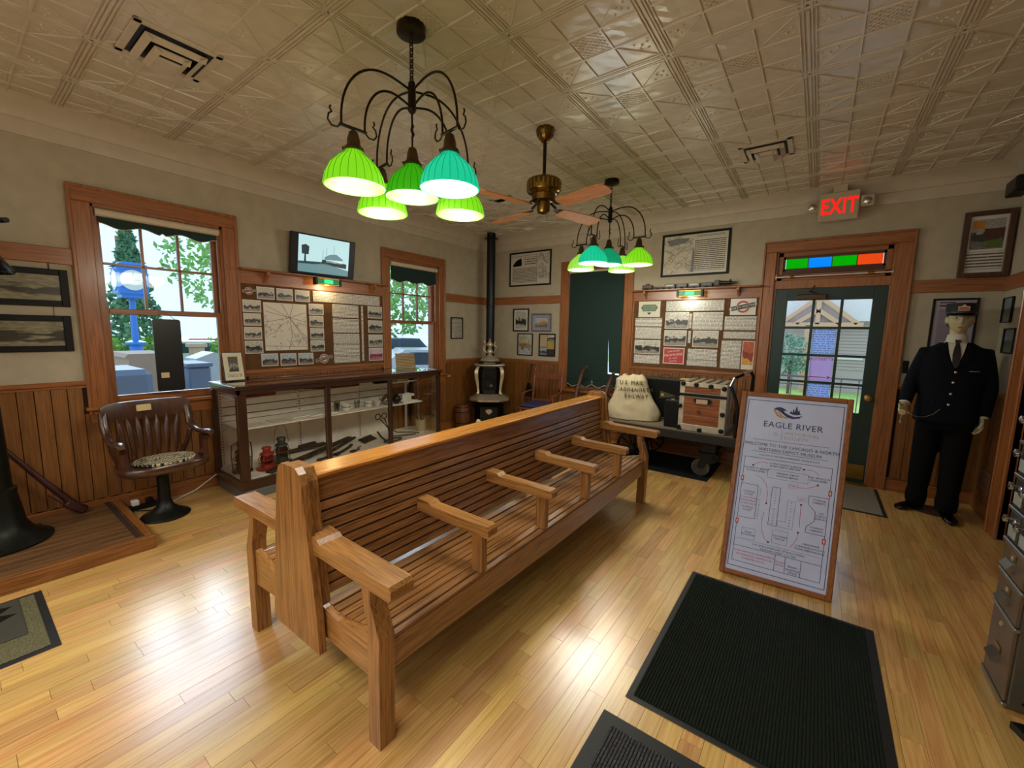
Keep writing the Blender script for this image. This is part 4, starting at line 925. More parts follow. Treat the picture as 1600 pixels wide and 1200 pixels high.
st('EAGLE RIVER', .285, .972, .052, M_navy, 1.05, w=1.0); st('HISTORICAL', .252, .925, .026, M_tan, 1.25, 'LEFT'); st('SOCIETY', .252, .895, .026, M_tan, 1.25, 'LEFT'); st('EST.', .207, .92, .011, M_tan, 1); st('1987', .207, .907, .011, M_tan, 1)
st('WELCOME TO THE CHICAGO & NORTH', .285, .838, .0265, M_sgrey, 1.02); st('WESTERN DEPOT MUSEUM', .285, .808, .0265, M_sgrey, 1.02); st('FOLLOW IS THE RECOMMENDED TOUR ROUTE', .285, .771, .014, M_sgrey, 1.05)
for t_, u, v in [('RAIL SERVICE IN', .443, .679), ('EAGLE RIVER', .442, .663), ("THE DEPOT'S SERVICE", .126, .681), ('IN EAGLE RIVER', .126, .665), ('A NEW LEGACY & EAGLE', .275, .726), ("RIVER'S DEPOT HISTORY", .274, .71), ('ORIGINAL DEPOT', .291, .671), ('WAITING BENCH', .289, .654), ('STORAGE', .455, .55), ('CABINETS', .455, .534), ('ICE', .471, .475), ('CASTLE', .471, .459), ('DISPLAY', .47, .443), ('STORAGE', .457, .388), ('CABINETS', .457, .371), ('STORAGE', .107, .529), ('CLOSET', .107, .512), ('STORAGE', .107, .431), ('CLOSET', .107, .413), ('NEWSPAPER', .442, .282), ('COMPANIES & DOWN', .437, .264), ('TOWN MERCHANDISE', .435, .247), ('PINARD', .369, .131), ('BAGGAGE', .369, .114), ('OFFICE', .369, .097), ("H.O. SCALE RAILROAD OF EAGLE RIVER'S", .288, .211), ('RAILROAD STREET C.A. 1930', .288, .193), ('ICE CREAM', .29, .293), ('PARLOR', .29, .277), ('SODA', .129, .277), ('FOUNTAIN', .129, .261)]:
    st(t_, u, v, .0145)
for t_, u, v in [('START', .324, .608), ('END', .372, .537), ('DO NOT ENTER', .107, .49), ('DO NOT ENTER', .107, .453), ('DO NOT', .305, .143), ('ENTER', .305, .126), ('NOTE: THE TOUR CAN PROCEED IN', .172, .154), ('ANY DIRECTION. ABOVE IS THE', .172, .134), ('SUGGESTED ROUTE.', .172, .114)]:
    st(t_, u, v, .0135, M_sred)
for i, ch in enumerate('TICKET WINDOW'): st(ch, .2445, .572-i*.0175, .0125)
for i, ch in enumerate('GIFT SHOP'): st(ch, .327, .505-i*.0175, .012)
for i, ch in enumerate('PAST DIRECTORS'): st(ch, .166, .56-i*.0145, .0115)
def pl2(pts, mat, nm): 
    m = MB(); n = len(pts); vs = [Ms @ Vector((x*ex, y, z)) for z in (-.0025, -.001) for x, y in pts]
    m.add(vs, [tuple(range(n))[::-1], tuple(range(n, 2*n))]+[(i, (i+1) % n, n+(i+1) % n, n+i) for i in range(n)]); m.build(nm, mat, sg)
pl2([(.178, 1.068), (.195, 1.083), (.215, 1.086), (.235, 1.078), (.25, 1.064), (.232, 1.066), (.24, 1.053), (.262, 1.040), (.29, 1.031), (.318, 1.038), (.332, 1.048), (.315, 1.026), (.285, 1.018), (.255, 1.024), (.228, 1.045), (.205, 1.064)], M_navy, 'logo_wave')
pl2([(.262, 1.052), (.27, 1.07), (.276, 1.056), (.282, 1.085), (.288, 1.062), (.296, 1.108), (.304, 1.066), (.31, 1.08), (.315, 1.056), (.322, 1.052), (.3, 1.044), (.28, 1.046)], M_navy, 'logo_trees')
pl2([(.18, 1.062), (.188, 1.066), (.205, 1.04), (.235, 1.018), (.222, 1.017), (.2, 1.028)], M_gold, 'logo_river'); pl2([(.197, 1.062), (.206, 1.06), (.228, 1.034), (.262, 1.018), (.246, 1.017), (.22, 1.03)], M_gold, 'logo_river')
for s in (0.03, W_-.03):
    a = Ms @ Vector((s*ex, .9, -.03)); MB().bar(a, (a.x, a.y+.22, .004), .03, .018, .003).build('prop_leg', M_sf, sg)
# ================================================================ bulletin boards
M_cork = plain('cork_board', '5f3f22', .9, var=.3, bump=.4, bscale=300)
def card(name, lab, cat, ax, rect, mat, grp, th=.004, off=.028):
    a, b, z0, z1 = rect
    m = MB()
    if ax == 'x': m.box(off, a, z0, off+th, b, z1)
    else: m.box(a, -off-th, z0, b, -off, z1)
    o = m.build(name, mat); tag(o, lab, cat, grp); return o
M_edge = plain('photo_border', 'd3cfc6', .5)
def photo(ax, rect, mat, lab, grp, off=.028):
    a, b, z0, z1 = rect; e = .008
    t = card('photograph', lab, 'photograph', ax, rect, M_edge, grp, off=off)
    m = MB()
    if ax == 'x': m.box(off+.004, a+e, z0+e, off+.0048, b-e, z1-e)
    else: m.box(a+e, -off-.0048, z0+e, b-e, -off-.004, z1-e)
    m.build('picture', mat, t)
    return t
def printed(ax, rect, lab, grp, name='printed_card', mat=None, pitch=.0155):
    u = 'Y' if ax == 'x' else 'X'
    return card(name, lab, 'card', ax, rect, mat or print_mat('card_print_'+u, 'dcd8ce', '6e6a66', u, 'Z', pitch, .52), grp)
P1 = photo_mat('old_photo', 'bdb9ae', '2b2a28', '8a867c'); P2 = photo_mat('old_photo_light', 'c9c5ba', '4a4844', 'a5a196', scale=1.4); PC = photo_mat('colour_photo', 'a9bcc9', '4a3c30', '7d7566'); PP = photo_mat('pink_photo', 'c9b8c4', '8a3448', 'b07088')
# left wall board
bb = thing('bulletin_board', 'cork bulletin board with route map and station photographs on the left wall', 'bulletin board', (.02, -2.91, 1.07))
MB().box(.001, -3.725, 1.075, .026, -2.105, 1.915).build('cork', M_cork, bb)
MB().box(.0, -3.745, 1.05, .032, -3.722, 1.92, .004).box(.0, -2.108, 1.05, .032, -2.085, 1.92, .004).box(.0, -3.745, 1.045, .034, -2.085, 1.078, .004).build('frame', M_trim, bb)
sh = thing('picture_shelf', 'bracketed wooden shelf above the left bulletin board under the monitor', 'shelf', (.05, -2.91, 1.91))
MB().box(.0, -3.745, 1.905, .024, -2.085, 2.035, .004).build('backboard', M_trim, sh); MB().box(0, -3.745, 2.032, .125, -2.085, 2.052, .006).build('shelf_top', M_trim, sh)
for y in (-3.50, -2.28): MB().prism([(.024, 1.93), (.035, 1.93), (.05, 1.96), (.08, 1.99), (.11, 2.005), (.11, 2.032), (.024, 2.032)], 'y', y-.012, y+.012).build('bracket', M_trimv, sh)
top3 = ['long dark train shed photo at the top left of the left board', 'yard photo in the middle of the top row of the left board', 'photo of low depot nearest the text banner on the left board']
names = [('photo of steam train across snow, left column top', P2), ('photo of low distant cars, left column second', P2), ('photo of a hip roofed depot, left column third', P2), ('photo of a dark two storey depot, left column bottom', P1),
         ('photo with water tower, right of the map at the top', P1), ('photo of a long depot, right of the map second from top', P1), ('photo of a train by the depot, right of the map third', P1), ('dark photo of a low station, right of the map at the bottom', P1),
         ('colour photo of a brown brick building, bottom row left', PC), ('colour photo of a small depot, bottom row middle', PC), ('photo of a low depot under blue sky, bottom row right', PC),
         ('photo of a peaked house at the far right column top', P1), ('photo of wreckage at the far right column second', P1), ('photo of a distant yard at the far right column third', P2), ('pink tinted photo at the bottom of the far right column', PP)]
R1 = [[-3.592, -3.417, 1.774, 1.893], [-3.406, -3.233, 1.773, 1.893], [-3.221, -3.055, 1.774, 1.894], [-3.724, -3.55, 1.642, 1.76], [-3.723, -3.555, 1.512, 1.631], [-3.725, -3.554, 1.377, 1.498], [-3.725, -3.551, 1.239, 1.364], [-3.08, -2.903, 1.643, 1.76], [-3.078, -2.908, 1.509, 1.631], [-3.074, -2.907, 1.375, 1.499], [-3.076, -2.905, 1.243, 1.365], [-3.583, -3.413, 1.108, 1.234], [-3.399, -3.226, 1.105, 1.231], [-3.214, -3.041, 1.106, 1.23], [-2.346, -2.13, 1.632, 1.776], [-2.344, -2.129, 1.457, 1.606], [-2.343, -2.129, 1.281, 1.431], [-2.343, -2.127, 1.107, 1.267]]
for i, r_ in enumerate(R1):
    r_ = [r_[0]+.006, r_[1]-.004, r_[2], r_[3]]
    if i < 3: photo('x', r_, P1, top3[i], 'photographs on the left board')
    else: photo('x', r_, names[i-3][1], names[i-3][0], 'photographs on the left board')
T1 = [([-3.022, -2.167, 1.787, 1.899], 'wide lit text banner at the top of the left board'), ([-2.802, -2.469, 1.626, 1.775], 'printed text card under the banner on the left board'), ([-2.801, -2.467, 1.452, 1.612], 'typed table card, second down the text column of the left board'), ([-2.799, -2.466, 1.324, 1.442], 'printed card in the middle of the text column of the left board'), ([-2.799, -2.466, 1.18, 1.318], 'typed table card, fourth down the text column of the left board'), ([-2.797, -2.466, 1.103, 1.176], 'short text card at the foot of the left board text column'), ([-2.432, -2.406, 1.113, 1.774], 'narrow white caption strip beside the right photo column of the left board')]
for r_, lab in T1: printed('x', r_, lab, 'text cards on the left board')
mp_ = card('route_map', 'large white route map with radiating lines on the left board', 'map', 'x', [-3.533, -3.101, 1.265, 1.746], plain('map_paper', 'd6d1c6', .5), None)
def mapline(pls, w, mat, par, x=.0325, nm='map_line', ax='x'):
    m = MB()
    for p in pls:
        for a, b in zip(p[:-1], p[1:]):
            A, B = Vector(a), Vector(b); d = B-A
            if d.length < 1e-4: continue
            d.normalize(); nn = Vector((-d.y, d.x))*w/2; q = [A-nn, B-nn, B+nn, A+nn]
            P_ = (lambda v, o: (x+o, v.x, v.y)) if ax == 'x' else (lambda v, o: (v.x, -x-o, v.y))
            vs = [P_(v, o) for o in (-.0006, .0004) for v in q]
            m.add(vs, [(3, 2, 1, 0), (4, 5, 6, 7), (0, 1, 5, 4), (1, 2, 6, 5), (2, 3, 7, 6), (3, 0, 4, 7)])
    return m.build(nm, mat, par, kind='stuff')
M_mapred = plain('map_red', '7e4a40', .6); M_mapgrey = plain('map_grey', '6a6862', .6)
hub = (-3.28, 1.60)
mapline([[hub, e] for e in ((-3.52, 1.72), (-3.52, 1.55), (-3.36, 1.74), (-3.24, 1.74), (-3.12, 1.66), (-3.11, 1.56), (-3.11, 1.38), (-3.11, 1.34), (-3.52, 1.66))]+[[(-3.30, 1.27), (-3.26, 1.42), hub], [(-3.53, 1.31), (-3.11, 1.30)]], .0035, M_mapred, mp_)
ml = []
for k in range(26):
    y = -3.52+rnd.random()*.38; z = 1.30+rnd.random()*.28; p = [(y, z)]
    for j in range(5): y = min(max(y+rnd.uniform(-.05, .05), -3.525), -3.11); z = min(max(z+rnd.uniform(-.05, .05), 1.275), 1.62); p.append((y, z))
    ml.append(p)
mapline(ml, .0022, M_mapgrey, mp_)
def nw_badge(ax, c, w, h, tilt, lab, size, par_off=.028, col1='b03a30', text='NORTH WESTERN'):
    """round railroad herald crossed by a lettered bar"""
    t = thing('railroad_badge', lab, 'badge', (par_off, c[0], c[1]) if ax == 'x' else (c[0], -par_off, c[1]))
    base = frameM((par_off, c[0], c[1]), (0, 1, 0), (0, 0, 1)) if ax == 'x' else frameM((c[0], -par_off, c[1]), (1, 0, 0), (0, 0, 1))
    rr = min(h*.5, w*.3)
    m = MB(); m.lathe([(rr, 0), (rr, .004)], n=24, M=base); m.build('backing', M_edge, t)
    MB().lathe([(rr*.9, .004), (rr*.9, .0048)], n=24, M=base).build('red_disc', plain('badge_red', col1, .5), t)
    MB().lathe([(rr*.62, .0048), (rr*.62, .0054)], n=24, M=base).build('inner_disc', M_edge, t)
    T = base @ Matrix.Rotation(tilt, 4, 'Z')
    MB().box(-w*.5, -h*.17, .0054, w*.5, h*.17, .0064, 0, T).build('bar_border', M_edge, t)
    MB().box(-w*.48, -h*.145, .0064, w*.48, h*.145, .007, 0, T).build('bar', plain('badge_black', '24242c', .5), t)
    letters('lettering', text, h*.22, M_edge, t, T @ Matrix.Translation((0, -h*.075, .0074)), .0003, width=.95)
nw_badge('x', (-2.92, 1.160), .20, .105, R(14), 'small round red railroad herald at the foot of the left board', 0, text='NORTH WESTERN')
nw_badge('x', (-3.655, 1.845), .12, .07, R(8), 'dark railroad badge in the upper left corner of the left board', 0, col1='6a3a2c')
# far wall board
bb = thing('bulletin_board', 'cork bulletin board with text cards between the shaded window and the door', 'bulletin board', (3.22, -.02, 1.07))
MB().box(2.505, -.026, 1.07, 3.93, -.001, 1.925).build('cork', M_cork, bb); MB().box(2.49, -.034, 1.045, 3.945, 0, 1.075, .004).box(2.487, -.03, 1.05, 2.508, 0, 1.92, .004).box(3.925, -.03, 1.05, 3.944, 0, 1.92, .004).build('frame', M_trimx, bb)
sh = thing('picture_shelf', 'bracketed wooden shelf carrying the model train on the far wall', 'shelf', (3.22, -.05, 1.92))
MB().box(2.49, -.024, 1.925, 3.943, 0, 2.04, .004).build('backboard', M_trimx, sh); MB().box(2.487, -.14, 2.036, 3.944, 0, 2.056, .006).build('shelf_top', M_trimx, sh)
for x in (2.66, 3.72): MB().prism([(-.024, 1.945), (-.035, 1.945), (-.05, 1.97), (-.085, 2.0), (-.12, 2.01), (-.12, 2.036), (-.024, 2.036)], 'x', x-.012, x+.012).build('bracket', M_trimv, sh)
for r_, mt, lab in (([2.918, 3.2, 1.571, 1.775], P1, 'photo of a locomotive on a curve on the far board'), ([2.917, 3.187, 1.358, 1.554], P1, 'photo of a crowd by rail cars under the locomotive photo'), ([3.259, 3.544, 1.355, 1.551], P1, 'dark photo of a streamlined train in the middle of the far board'), ([2.541, 2.875, 1.244, 1.423], P1, 'dark yard photo in the left column of the far board')):
    photo('y', r_, mt, lab, 'photographs on the far board')
for r_, lab in (([2.92, 3.58, 1.789, 1.912], 'wide lit text banner at the top of the far board'), ([3.245, 3.578, 1.562, 1.77], 'large text card right of the locomotive photo on the far board'), ([2.536, 2.879, 1.598, 1.705], 'text card under the green badge on the far board'), ([2.54, 2.876, 1.441, 1.586], 'text card second in the left column of the far board'), ([2.545, 2.878, 1.122, 1.23], 'text card at the foot of the left column of the far board'), ([3.597, 3.92, 1.564, 1.719], 'text card under the red railroad herald on the far board'), ([3.596, 3.92, 1.466, 1.545], 'thin text card above the tall one on the far board'), ([3.583, 3.79, 1.119, 1.443], 'tall text card at the lower right of the far board'), ([3.214, 3.544, 1.2, 1.333], 'text card beside the red card at the foot of the far board'), ([3.211, 3.549, 1.127, 1.192], 'thin text card at the bottom middle of the far board'), ([3.206, 3.233, 1.577, 1.757], 'narrow upper caption strip on the far board'), ([3.205, 3.236, 1.402, 1.547], 'narrow lower caption strip on the far board')):
    printed('y', r_, lab, 'text cards on the far board')
t = card('badge_card', 'white card with a green winged railway badge on the far board', 'card', 'y', [2.571, 2.848, 1.718, 1.916], plain('badge_card', 'cfc9b4', .5), None)
MB().prism([(2.60, 1.84), (2.63, 1.875), (2.79, 1.875), (2.82, 1.84), (2.79, 1.79), (2.63, 1.79)], 'y', -.0335, -.032).build('green_shield', plain('badge_green', '3f6f62', .5), t)
MB().prism([(2.68, 1.775), (2.74, 1.775), (2.71, 1.745)], 'y', -.0335, -.032).build('small_emblem', plain('badge_black', '24242c', .5), t)
FM = lambda x, z, o: frameM((x, -o, z), (1, 0, 0), (0, 0, 1))
letters('lettering', 'WISCONSIN', .032, M_gold, t, FM(2.71, 1.838, .0338), .0003); letters('lettering', 'RAILWAYS', .032, M_gold, t, FM(2.71, 1.803, .0338), .0003)
t = card('badge_card', 'white card behind the red railroad herald on the far board', 'card', 'y', [3.645, 3.903, 1.736, 1.918], plain('herald_card', 'd8d4cc', .5), None)
nw_badge('y', (3.774, 1.827), .25, .165, R(12), 'red railroad herald with slanted lettered bar at the upper right of the far board', 0, par_off=.0325)
t = card('red_card', 'red card with slanted white lettering at the foot of the far board', 'card', 'y', [2.92, 3.174, 1.134, 1.335], M_edge, None)
MB().box(2.93, -.033, 1.144, 3.164, -.032, 1.325).build('red_print', plain('card_red', 'b23a38', .5), t)
for s_, z_ in (('LAKE SHORE', 1.285), ('MILWAUKEE', 1.235), ('RY. FIRST', 1.195), ('ROUTE', 1.16)):
    letters('lettering', s_, .04 if s_ == 'MILWAUKEE' else .026, M_edge, t, frameM((3.047, -.0336, z_), (1, 0, .14), (-.14, 0, 1)), .0003)
t = card('poster_card', 'small orange and yellow travel poster at the lower right of the far board', 'poster', 'y', [3.801, 3.925, 1.117, 1.443], M_edge, None)
MB().box(3.808, -.033, 1.17, 3.918, -.032, 1.435).build('orange_print', photo_mat('orange_print', 'b5532c', '8a2a1c', 'cf9a3a'), t)

# picture lights with green glass
def picture_light(ax, c, lab):
    t = thing('picture_light', lab, 'lamp', (.05, c[0], c[1]) if ax == 'x' else (c[0], -.05, c[1]), 0, 'green picture lights')
    y, z = c; T = frameM((0, y, z), (0, 1, 0), (0, 0, 1)) if ax == 'x' else frameM((y, 0, z), (1, 0, 0), (0, 0, 1))
    B = lambda n_, mt, *b, cc=.003, **k: MB().box(*b, cc, T).build(n_, mt, t, **k)
    B('housing', M_brass, -.14, -.032, .10, .14, -.02, .15); B('housing_top', M_brass, -.14, .03, .10, .14, .042, .15)
    B('end_cap', M_black, -.15, -.035, .09, -.125, .045, .155); B('end_cap', M_black, .125, -.035, .09, .15, .045, .155); B('stem', M_black, -.02, -.01, .0, .02, .01, .1)
    B('green_glass', glow('green_glass_dim', '0c6a3a', .5), -.125, -.02, .14, .125, .03, .146)
    B('lit_glass', glow('green_glass_lit', '18e070' if ax == 'x' else '14e0a0', 1.6), -.05, -.016, .142, .05, .026, .148)
    l = point_light('picture_bulb', T @ Vector((0, -.05, .11)), 2.6 if ax == 'x' else 2.0, (1, .72, .34) if ax == 'x' else (.95, 1, .8), .03)
picture_light('x', (-2.90, 1.995), 'green glowing picture light under the monitor shelf'); picture_light('y', (3.215, 1.985), 'green glowing picture light under the model train shelf')

# monitor on the left wall
tv = thing('wall_monitor', 'flat monitor showing an old depot photograph, tilted above the left board', 'monitor', (.12, -2.93, 2.06))
T = frameM((.115, -2.93, 2.265), (.06, 1, 0), (.16, 0, 1))
MB().box(-.35, -.205, -.02, .35, .205, .02, .006, T).build('casing', M_black, tv); MB().box(-.1, -.08, -.09, .1, .08, -.02, .006, T).build('wall_bracket', M_black, tv)
sc = MB().box(-.275, -.18, .02, .275, .19, .0215, 0, T).build('screen', glow('screen_sky', 'a8cdd6', .75), tv, label='lit picture of pale sky')
def scr(pts, mt, nm, par=sc):
    vs = [T @ Vector((x, y, z)) for z in (.0215, .0222) for x, y in pts]; n = len(pts); m = MB()
    m.add(vs, [tuple(range(n))[::-1], tuple(range(n, 2*n))]+[(i, (i+1) % n, n+(i+1) % n, n+i) for i in range(n)]); m.build(nm, mt, par)
GD, GM, GL = glow('screen_dark', '15282e', .7), glow('screen_mid', '5b7f88', .7), glow('screen_light', 'c2dfe4', .75)
scr([(-.275, -.18), (.275, -.18), (.275, -.12), (-.05, -.06), (-.275, -.075)], GM, 'street'); scr([(-.275, -.075), (-.05, -.06), (.02, -.07), (-.1, -.09), (-.275, -.1)], GD, 'street_shade')
scr([(-.24, .0), (-.17, .0), (-.165, .08), (-.2, .1), (-.245, .085)], GD, 'water_tower'); scr([(-.215, -.08), (-.195, -.08), (-.197, 0), (-.213, 0)], GD, 'tower_post')
scr([(-.02, -.03), (.25, -.05), (.25, -.1), (-.04, -.08)], GD, 'people_row'); scr([(.0, -.005), (.06, .03), (.13, .04), (.2, 0), (.21, -.02), (.0, -.03)], GM, 'depot_roof'); scr([(.02, -.03), (.2, -.03), (.2, -.055), (.02, -.055)], GL, 'depot_wall')
for x, h_ in ((-.02, .07), (.02, .1), (.1, .13)): scr([(x, -.03), (x+.004, -.03), (x+.003, h_), (x+.001, h_)], GD, 'telegraph_pole')

# ================================================================ framed pictures on the walls
def framed(ax, rect, fw, fm, inner, lab, name='framed_picture', dep=.02, plane=0., mat_w=0, matm=None, tilt=0, cat='picture', grp=None):
    """frame, print and glazing; rect (a0,a1,z0,z1); ax 'x' left wall, 'y' far wall, 'r' right wall"""
    a0, a1, z0, z1 = rect
    t = thing(name, lab, cat, {'x': (plane, (a0+a1)/2, z0), 'y': ((a0+a1)/2, -plane, z0), 'r': (RX-plane, (a0+a1)/2, z0)}[ax], 0, grp)
    if ax == 'x': T = frameM((plane, (a0+a1)/2, (z0+z1)/2), (0, 1, 0), (0, 0, 1))
    elif ax == 'y': T = frameM(((a0+a1)/2, -plane, (z0+z1)/2), (1, 0, 0), (0, 0, 1))
    else: T = frameM((RX-plane, (a0+a1)/2, (z0+z1)/2), (0, -1, 0), (0, 0, 1))
    T = T @ Matrix.Rotation(tilt, 4, 'X') if tilt else T
    w, h = (a1-a0)/2, (z1-z0)/2
    for s in (-1, 1):
        MB().box(s*w, -h, .001, s*(w-fw), h, dep, .003, T).build('frame_side', fm, t); MB().box(-w+fw, s*h, .001, w-fw, s*(h-fw), dep, .003, T).build('frame_side', fm, t)
    MB().box(-w+fw, -h+fw, .002, w-fw, h-fw, .006, 0, T).build('backing' if not matm else 'mat_board', matm or M_edge, t)
    MB().box(-w+fw+mat_w, -h+fw+mat_w, .006, w-fw-mat_w, h-fw-mat_w, .008, 0, T).build('print', inner, t)
    MB().box(-w+fw, -h+fw, .011, w-fw, h-fw, .0125, 0, T).build('glazing', glass('picture_glass', 'ffffff', .3), t)
    return t, T
M_bf = plain('black_frame', '090908', .5, spec=.25); M_gf = plain('gold_mat', '6e6243', .7)
PAN = photo_mat('panorama', '857e62', '33301f', '8c8468', scale=1.2)
t, T = framed('x', [-5.75, -4.862, 1.62, 1.885], .042, M_bf, PAN, 'black framed panorama hanging upper left of the left window'); MB().tube([(.006, -4.95, 1.885), (.004, -4.95, 1.93)], .003, 6).build('hanger', M_black, t)
t, T = framed('x', [-5.75, -4.868, 1.295, 1.555], .042, M_bf, PAN, 'black framed panorama hanging lower left of the left window'); MB().tube([(.006, -4.95, 1.555), (.006, -4.95, 1.62)], .0015, 5).build('hanging_wire', M_black, t)
PT = print_mat('poster_print_x', 'cfc8b8', '55504a', 'X', 'Z', .022, .58); PTy = print_mat('poster_print_y', 'cfc8b8', '55504a', 'Y', 'Z', .02, .45)
framed('x', [-.89, -.625, 1.375, 1.70], .016, M_bf, PTy, 'small black framed notice between the right window and the stove')
t, T = framed('y', [.445, 1.21, 2.205, 2.72], .022, M_bf, plain('poster_paper', 'cbc4b4', .5), 'wide framed railroad handbill with engine drawing and map, high beside the stovepipe')
def flat(T, pts, mt, nm, t, z=.0085, k=None):
    n = len(pts); vs = [T @ Vector((x, y, zz)) for zz in (z, z+.0007) for x, y in pts]
    o = MB().add(vs, [tuple(range(n))[::-1], tuple(range(n, 2*n))]+[(i, (i+1) % n, n+(i+1) % n, n+i) for i in range(n)]).build(nm, mt, t)
    return o
flat(T, [(-.33, .06), (-.26, .13), (-.17, .17), (-.155, .14), (-.15, .06), (-.17, .05), (-.3, .045)], M_black, 'engine_drawing', t)
flat(T, [(-.33, -.185), (.12, -.185), (.12, .02), (-.33, .02)], PT, 'body_text', t); flat(T, [(-.10, .05), (.12, .05), (.12, .18), (-.10, .18)], print_mat('poster_head_x', 'cbc4b4', '6a6258', 'X', 'Z', .035, .5), 'heading_text', t)
m_ = []
for k in range(34):
    x_, y_ = .14+rnd.random()*.2, -.2+rnd.random()*.4; pp_ = [(.8275+x_, 2.4625+y_)]
    for j in range(4): x_ = min(max(x_+rnd.uniform(-.05, .05), .13), .35); y_ = min(max(y_+rnd.uniform(-.05, .05), -.22), .22); pp_.append((.8275+x_, 2.4625+y_))
    m_.append(pp_)
mapline(m_, .004, M_mapgrey, t, .009, 'map_lines', 'y'); mapline([[(.46, 2.66), (.96, 2.665)], [(.46, 2.262), (.96, 2.262)], [(.955, 2.24), (.955, 2.68)]], .004, M_black, t, .009, 'rule_lines', 'y')
framed('y', [.53, .83, 1.505, 1.86], .018, M_bf, photo_mat('engine_front', 'b9b4a6', '1d1c1a', 'b0aa9c'), 'upper left of the four small frames by the stovepipe, dark locomotive print', mat_w=.03)
framed('y', [.885, 1.24, 1.51, 1.78], .016, plain('grey_frame', '5a5450', .4), photo_mat('yellow_print', 'b9b6b4', 'b08a2a', '6a6a72'), 'upper right of the four small frames by the stovepipe, blue mat and yellow centre', mat_w=.05, matm=plain('blue_mat', '8d93a8', .5))
framed('y', [.625, .915, 1.13, 1.475], .016, M_bf, photo_mat('gold_card_picture', 'b3aa88', '8a6b34', 'a9b3b5'), 'lower left of the four small frames by the stovepipe, pale card with gold', mat_w=.012)
t, T = framed('y', [1.03, 1.32, 1.135, 1.48], .012, M_bf, plain('collage_dark', '2f2c28', .5), 'lower right of the four small frames by the stovepipe, four part collage')
flat(T, [(-.125, -.03), (0, -.03), (0, .15), (-.125, .15)], plain('collage_cream', 'b3a685', .6), 'cream_page', t); flat(T, [(.005, -.06), (.125, -.06), (.125, .06), (.005, .06)], plain('collage_yellow', 'b59a58', .6), 'yellow_page', t); flat(T, [(-.125, -.155), (0, -.155), (0, -.04), (-.125, -.04)], photo_mat('collage_ship', 'a7adb3', '39435a', '7a8494'), 'ship_page', t); flat(T, [(.005, .065), (.125, .065), (.125, .15), (.005, .15)], P1, 'photo_page', t)
t, T = framed('y', [2.82, 3.59, 2.21, 2.72], .025, M_bf, plain('poster_paper', 'cbc4b4', .5), 'wide framed railroad map and timetable above the model train')
letters('lettering', 'THE WISCONSIN LAKE SHORE & WESTERN', .026, M_black, t, T @ Matrix.Translation((.17, .195, .009)), .0003, width=.62)
flat(T, [(.0, -.2), (.34, -.2), (.34, .165), (.0, .165)], PT, 'timetable_text', t)
m_ = []
for k in range(40):
    x_, y_ = -.35+rnd.random()*.32, -.2+rnd.random()*.4; pp_ = [(3.205+x_, 2.465+y_)]
    for j in range(5): x_ = min(max(x_+rnd.uniform(-.06, .07), -.355), -.02); y_ = min(max(y_+rnd.uniform(-.05, .05), -.22), .22); pp_.append((3.205+x_, 2.465+y_))
    m_.append(pp_)
mapline(m_, .003, M_mapgrey, t, .009, 'map_lines', 'y'); flat(T, [(-.03, -.21), (.0, -.21), (.005, .0), (-.02, .1), (-.03, -.05)], plain('lake_grey', '7d7a80', .6), 'lake_shade', t); flat(T, [(-.34, .18), (-.2, .2), (-.06, .19), (-.1, .14), (-.28, .11)], plain('lake_grey', '7d7a80', .6), 'lake_shade', t)
# framed poster tipped in the right corner, and the notice behind the figure
t, T = framed('y', [5.44, 5.745, 2.045, 2.60], .038, wood('dark_frame_wood', '2e1a10', '50301c', 2, 1, .4, .04), plain('poster_white', 'cfcac2', .5), 'dark wood framed poster with colour photographs high in the right corner', dep=.035, plane=.03)
flat(T, [(-.10, -.04), (.10, -.04), (.10, .21), (-.10, .21)], photo_mat('poster_grey', '9a9c98', '2c302c', '6b6d68', scale=2), 'photo_collage', t); flat(T, [(-.09, .13), (-.02, .13), (-.02, .20), (-.09, .20)], plain('poster_orange', 'b87a24', .5), 'orange_square', t, .0095); flat(T, [(-.02, .05), (.10, .05), (.10, .13), (-.02, .13)], plain('poster_maroon', '4a2018', .5), 'maroon_panel', t, .0095); flat(T, [(0, -.03), (.09, -.03), (.09, .04), (0, .03)], plain('poster_green', '4f6a2a', .6), 'green_patch', t, .0095)
flat(T, [(-.11, -.21), (.11, -.21), (.11, -.06), (-.11, -.06)], print_mat('poster_small_x', 'cfcac2', '55504a', 'X', 'Z', .026, .6), 'caption_text', t)
t, T = framed('y', [5.32, 5.615, 1.28, 1.87], .017, M_bf, plain('lilac_paper', 'a79cab', .5), 'tall black framed notice on the wall behind the uniformed mannequin')
flat(T, [(-.10, -.12), (.02, -.12), (.02, .2), (-.10, .2)], print_mat('notice_small_x', 'a79cab', '6b6470', 'X', 'Z', .018, .7), 'notice_text', t); flat(T, [(-.1, .215), (-.0, .215), (-.0, .262), (-.1, .262)], print_mat('notice_head_x', 'a79cab', '2a2430', 'X', 'Z', .03, .8), 'heading_text', t)
BL = photo_mat('blue_print', '6c8796', '2f3a33', '6b7468', scale=1.6)
framed('r', [-.27, -.05, 1.65, 1.86], .006, M_bf, BL, 'upper small bluish picture on the right wall beside the corner'); framed('r', [-.43, -.18, 1.395, 1.60], .010, M_bf, BL, 'lower small bluish picture on the right wall beside the corner')
t = thing('wall_speaker', 'small black speaker at the top of the right wall', 'speaker', (RX-.08, -.3, 2.62)); MB().box(RX-.13, -.40, 2.66, RX-.03, -.16, 2.78, .01).build('cabinet', M_black, t); MB().box(RX-.03, -.3, 2.69, RX, -.26, 2.74, .004).build('wall_mount', M_black, t)
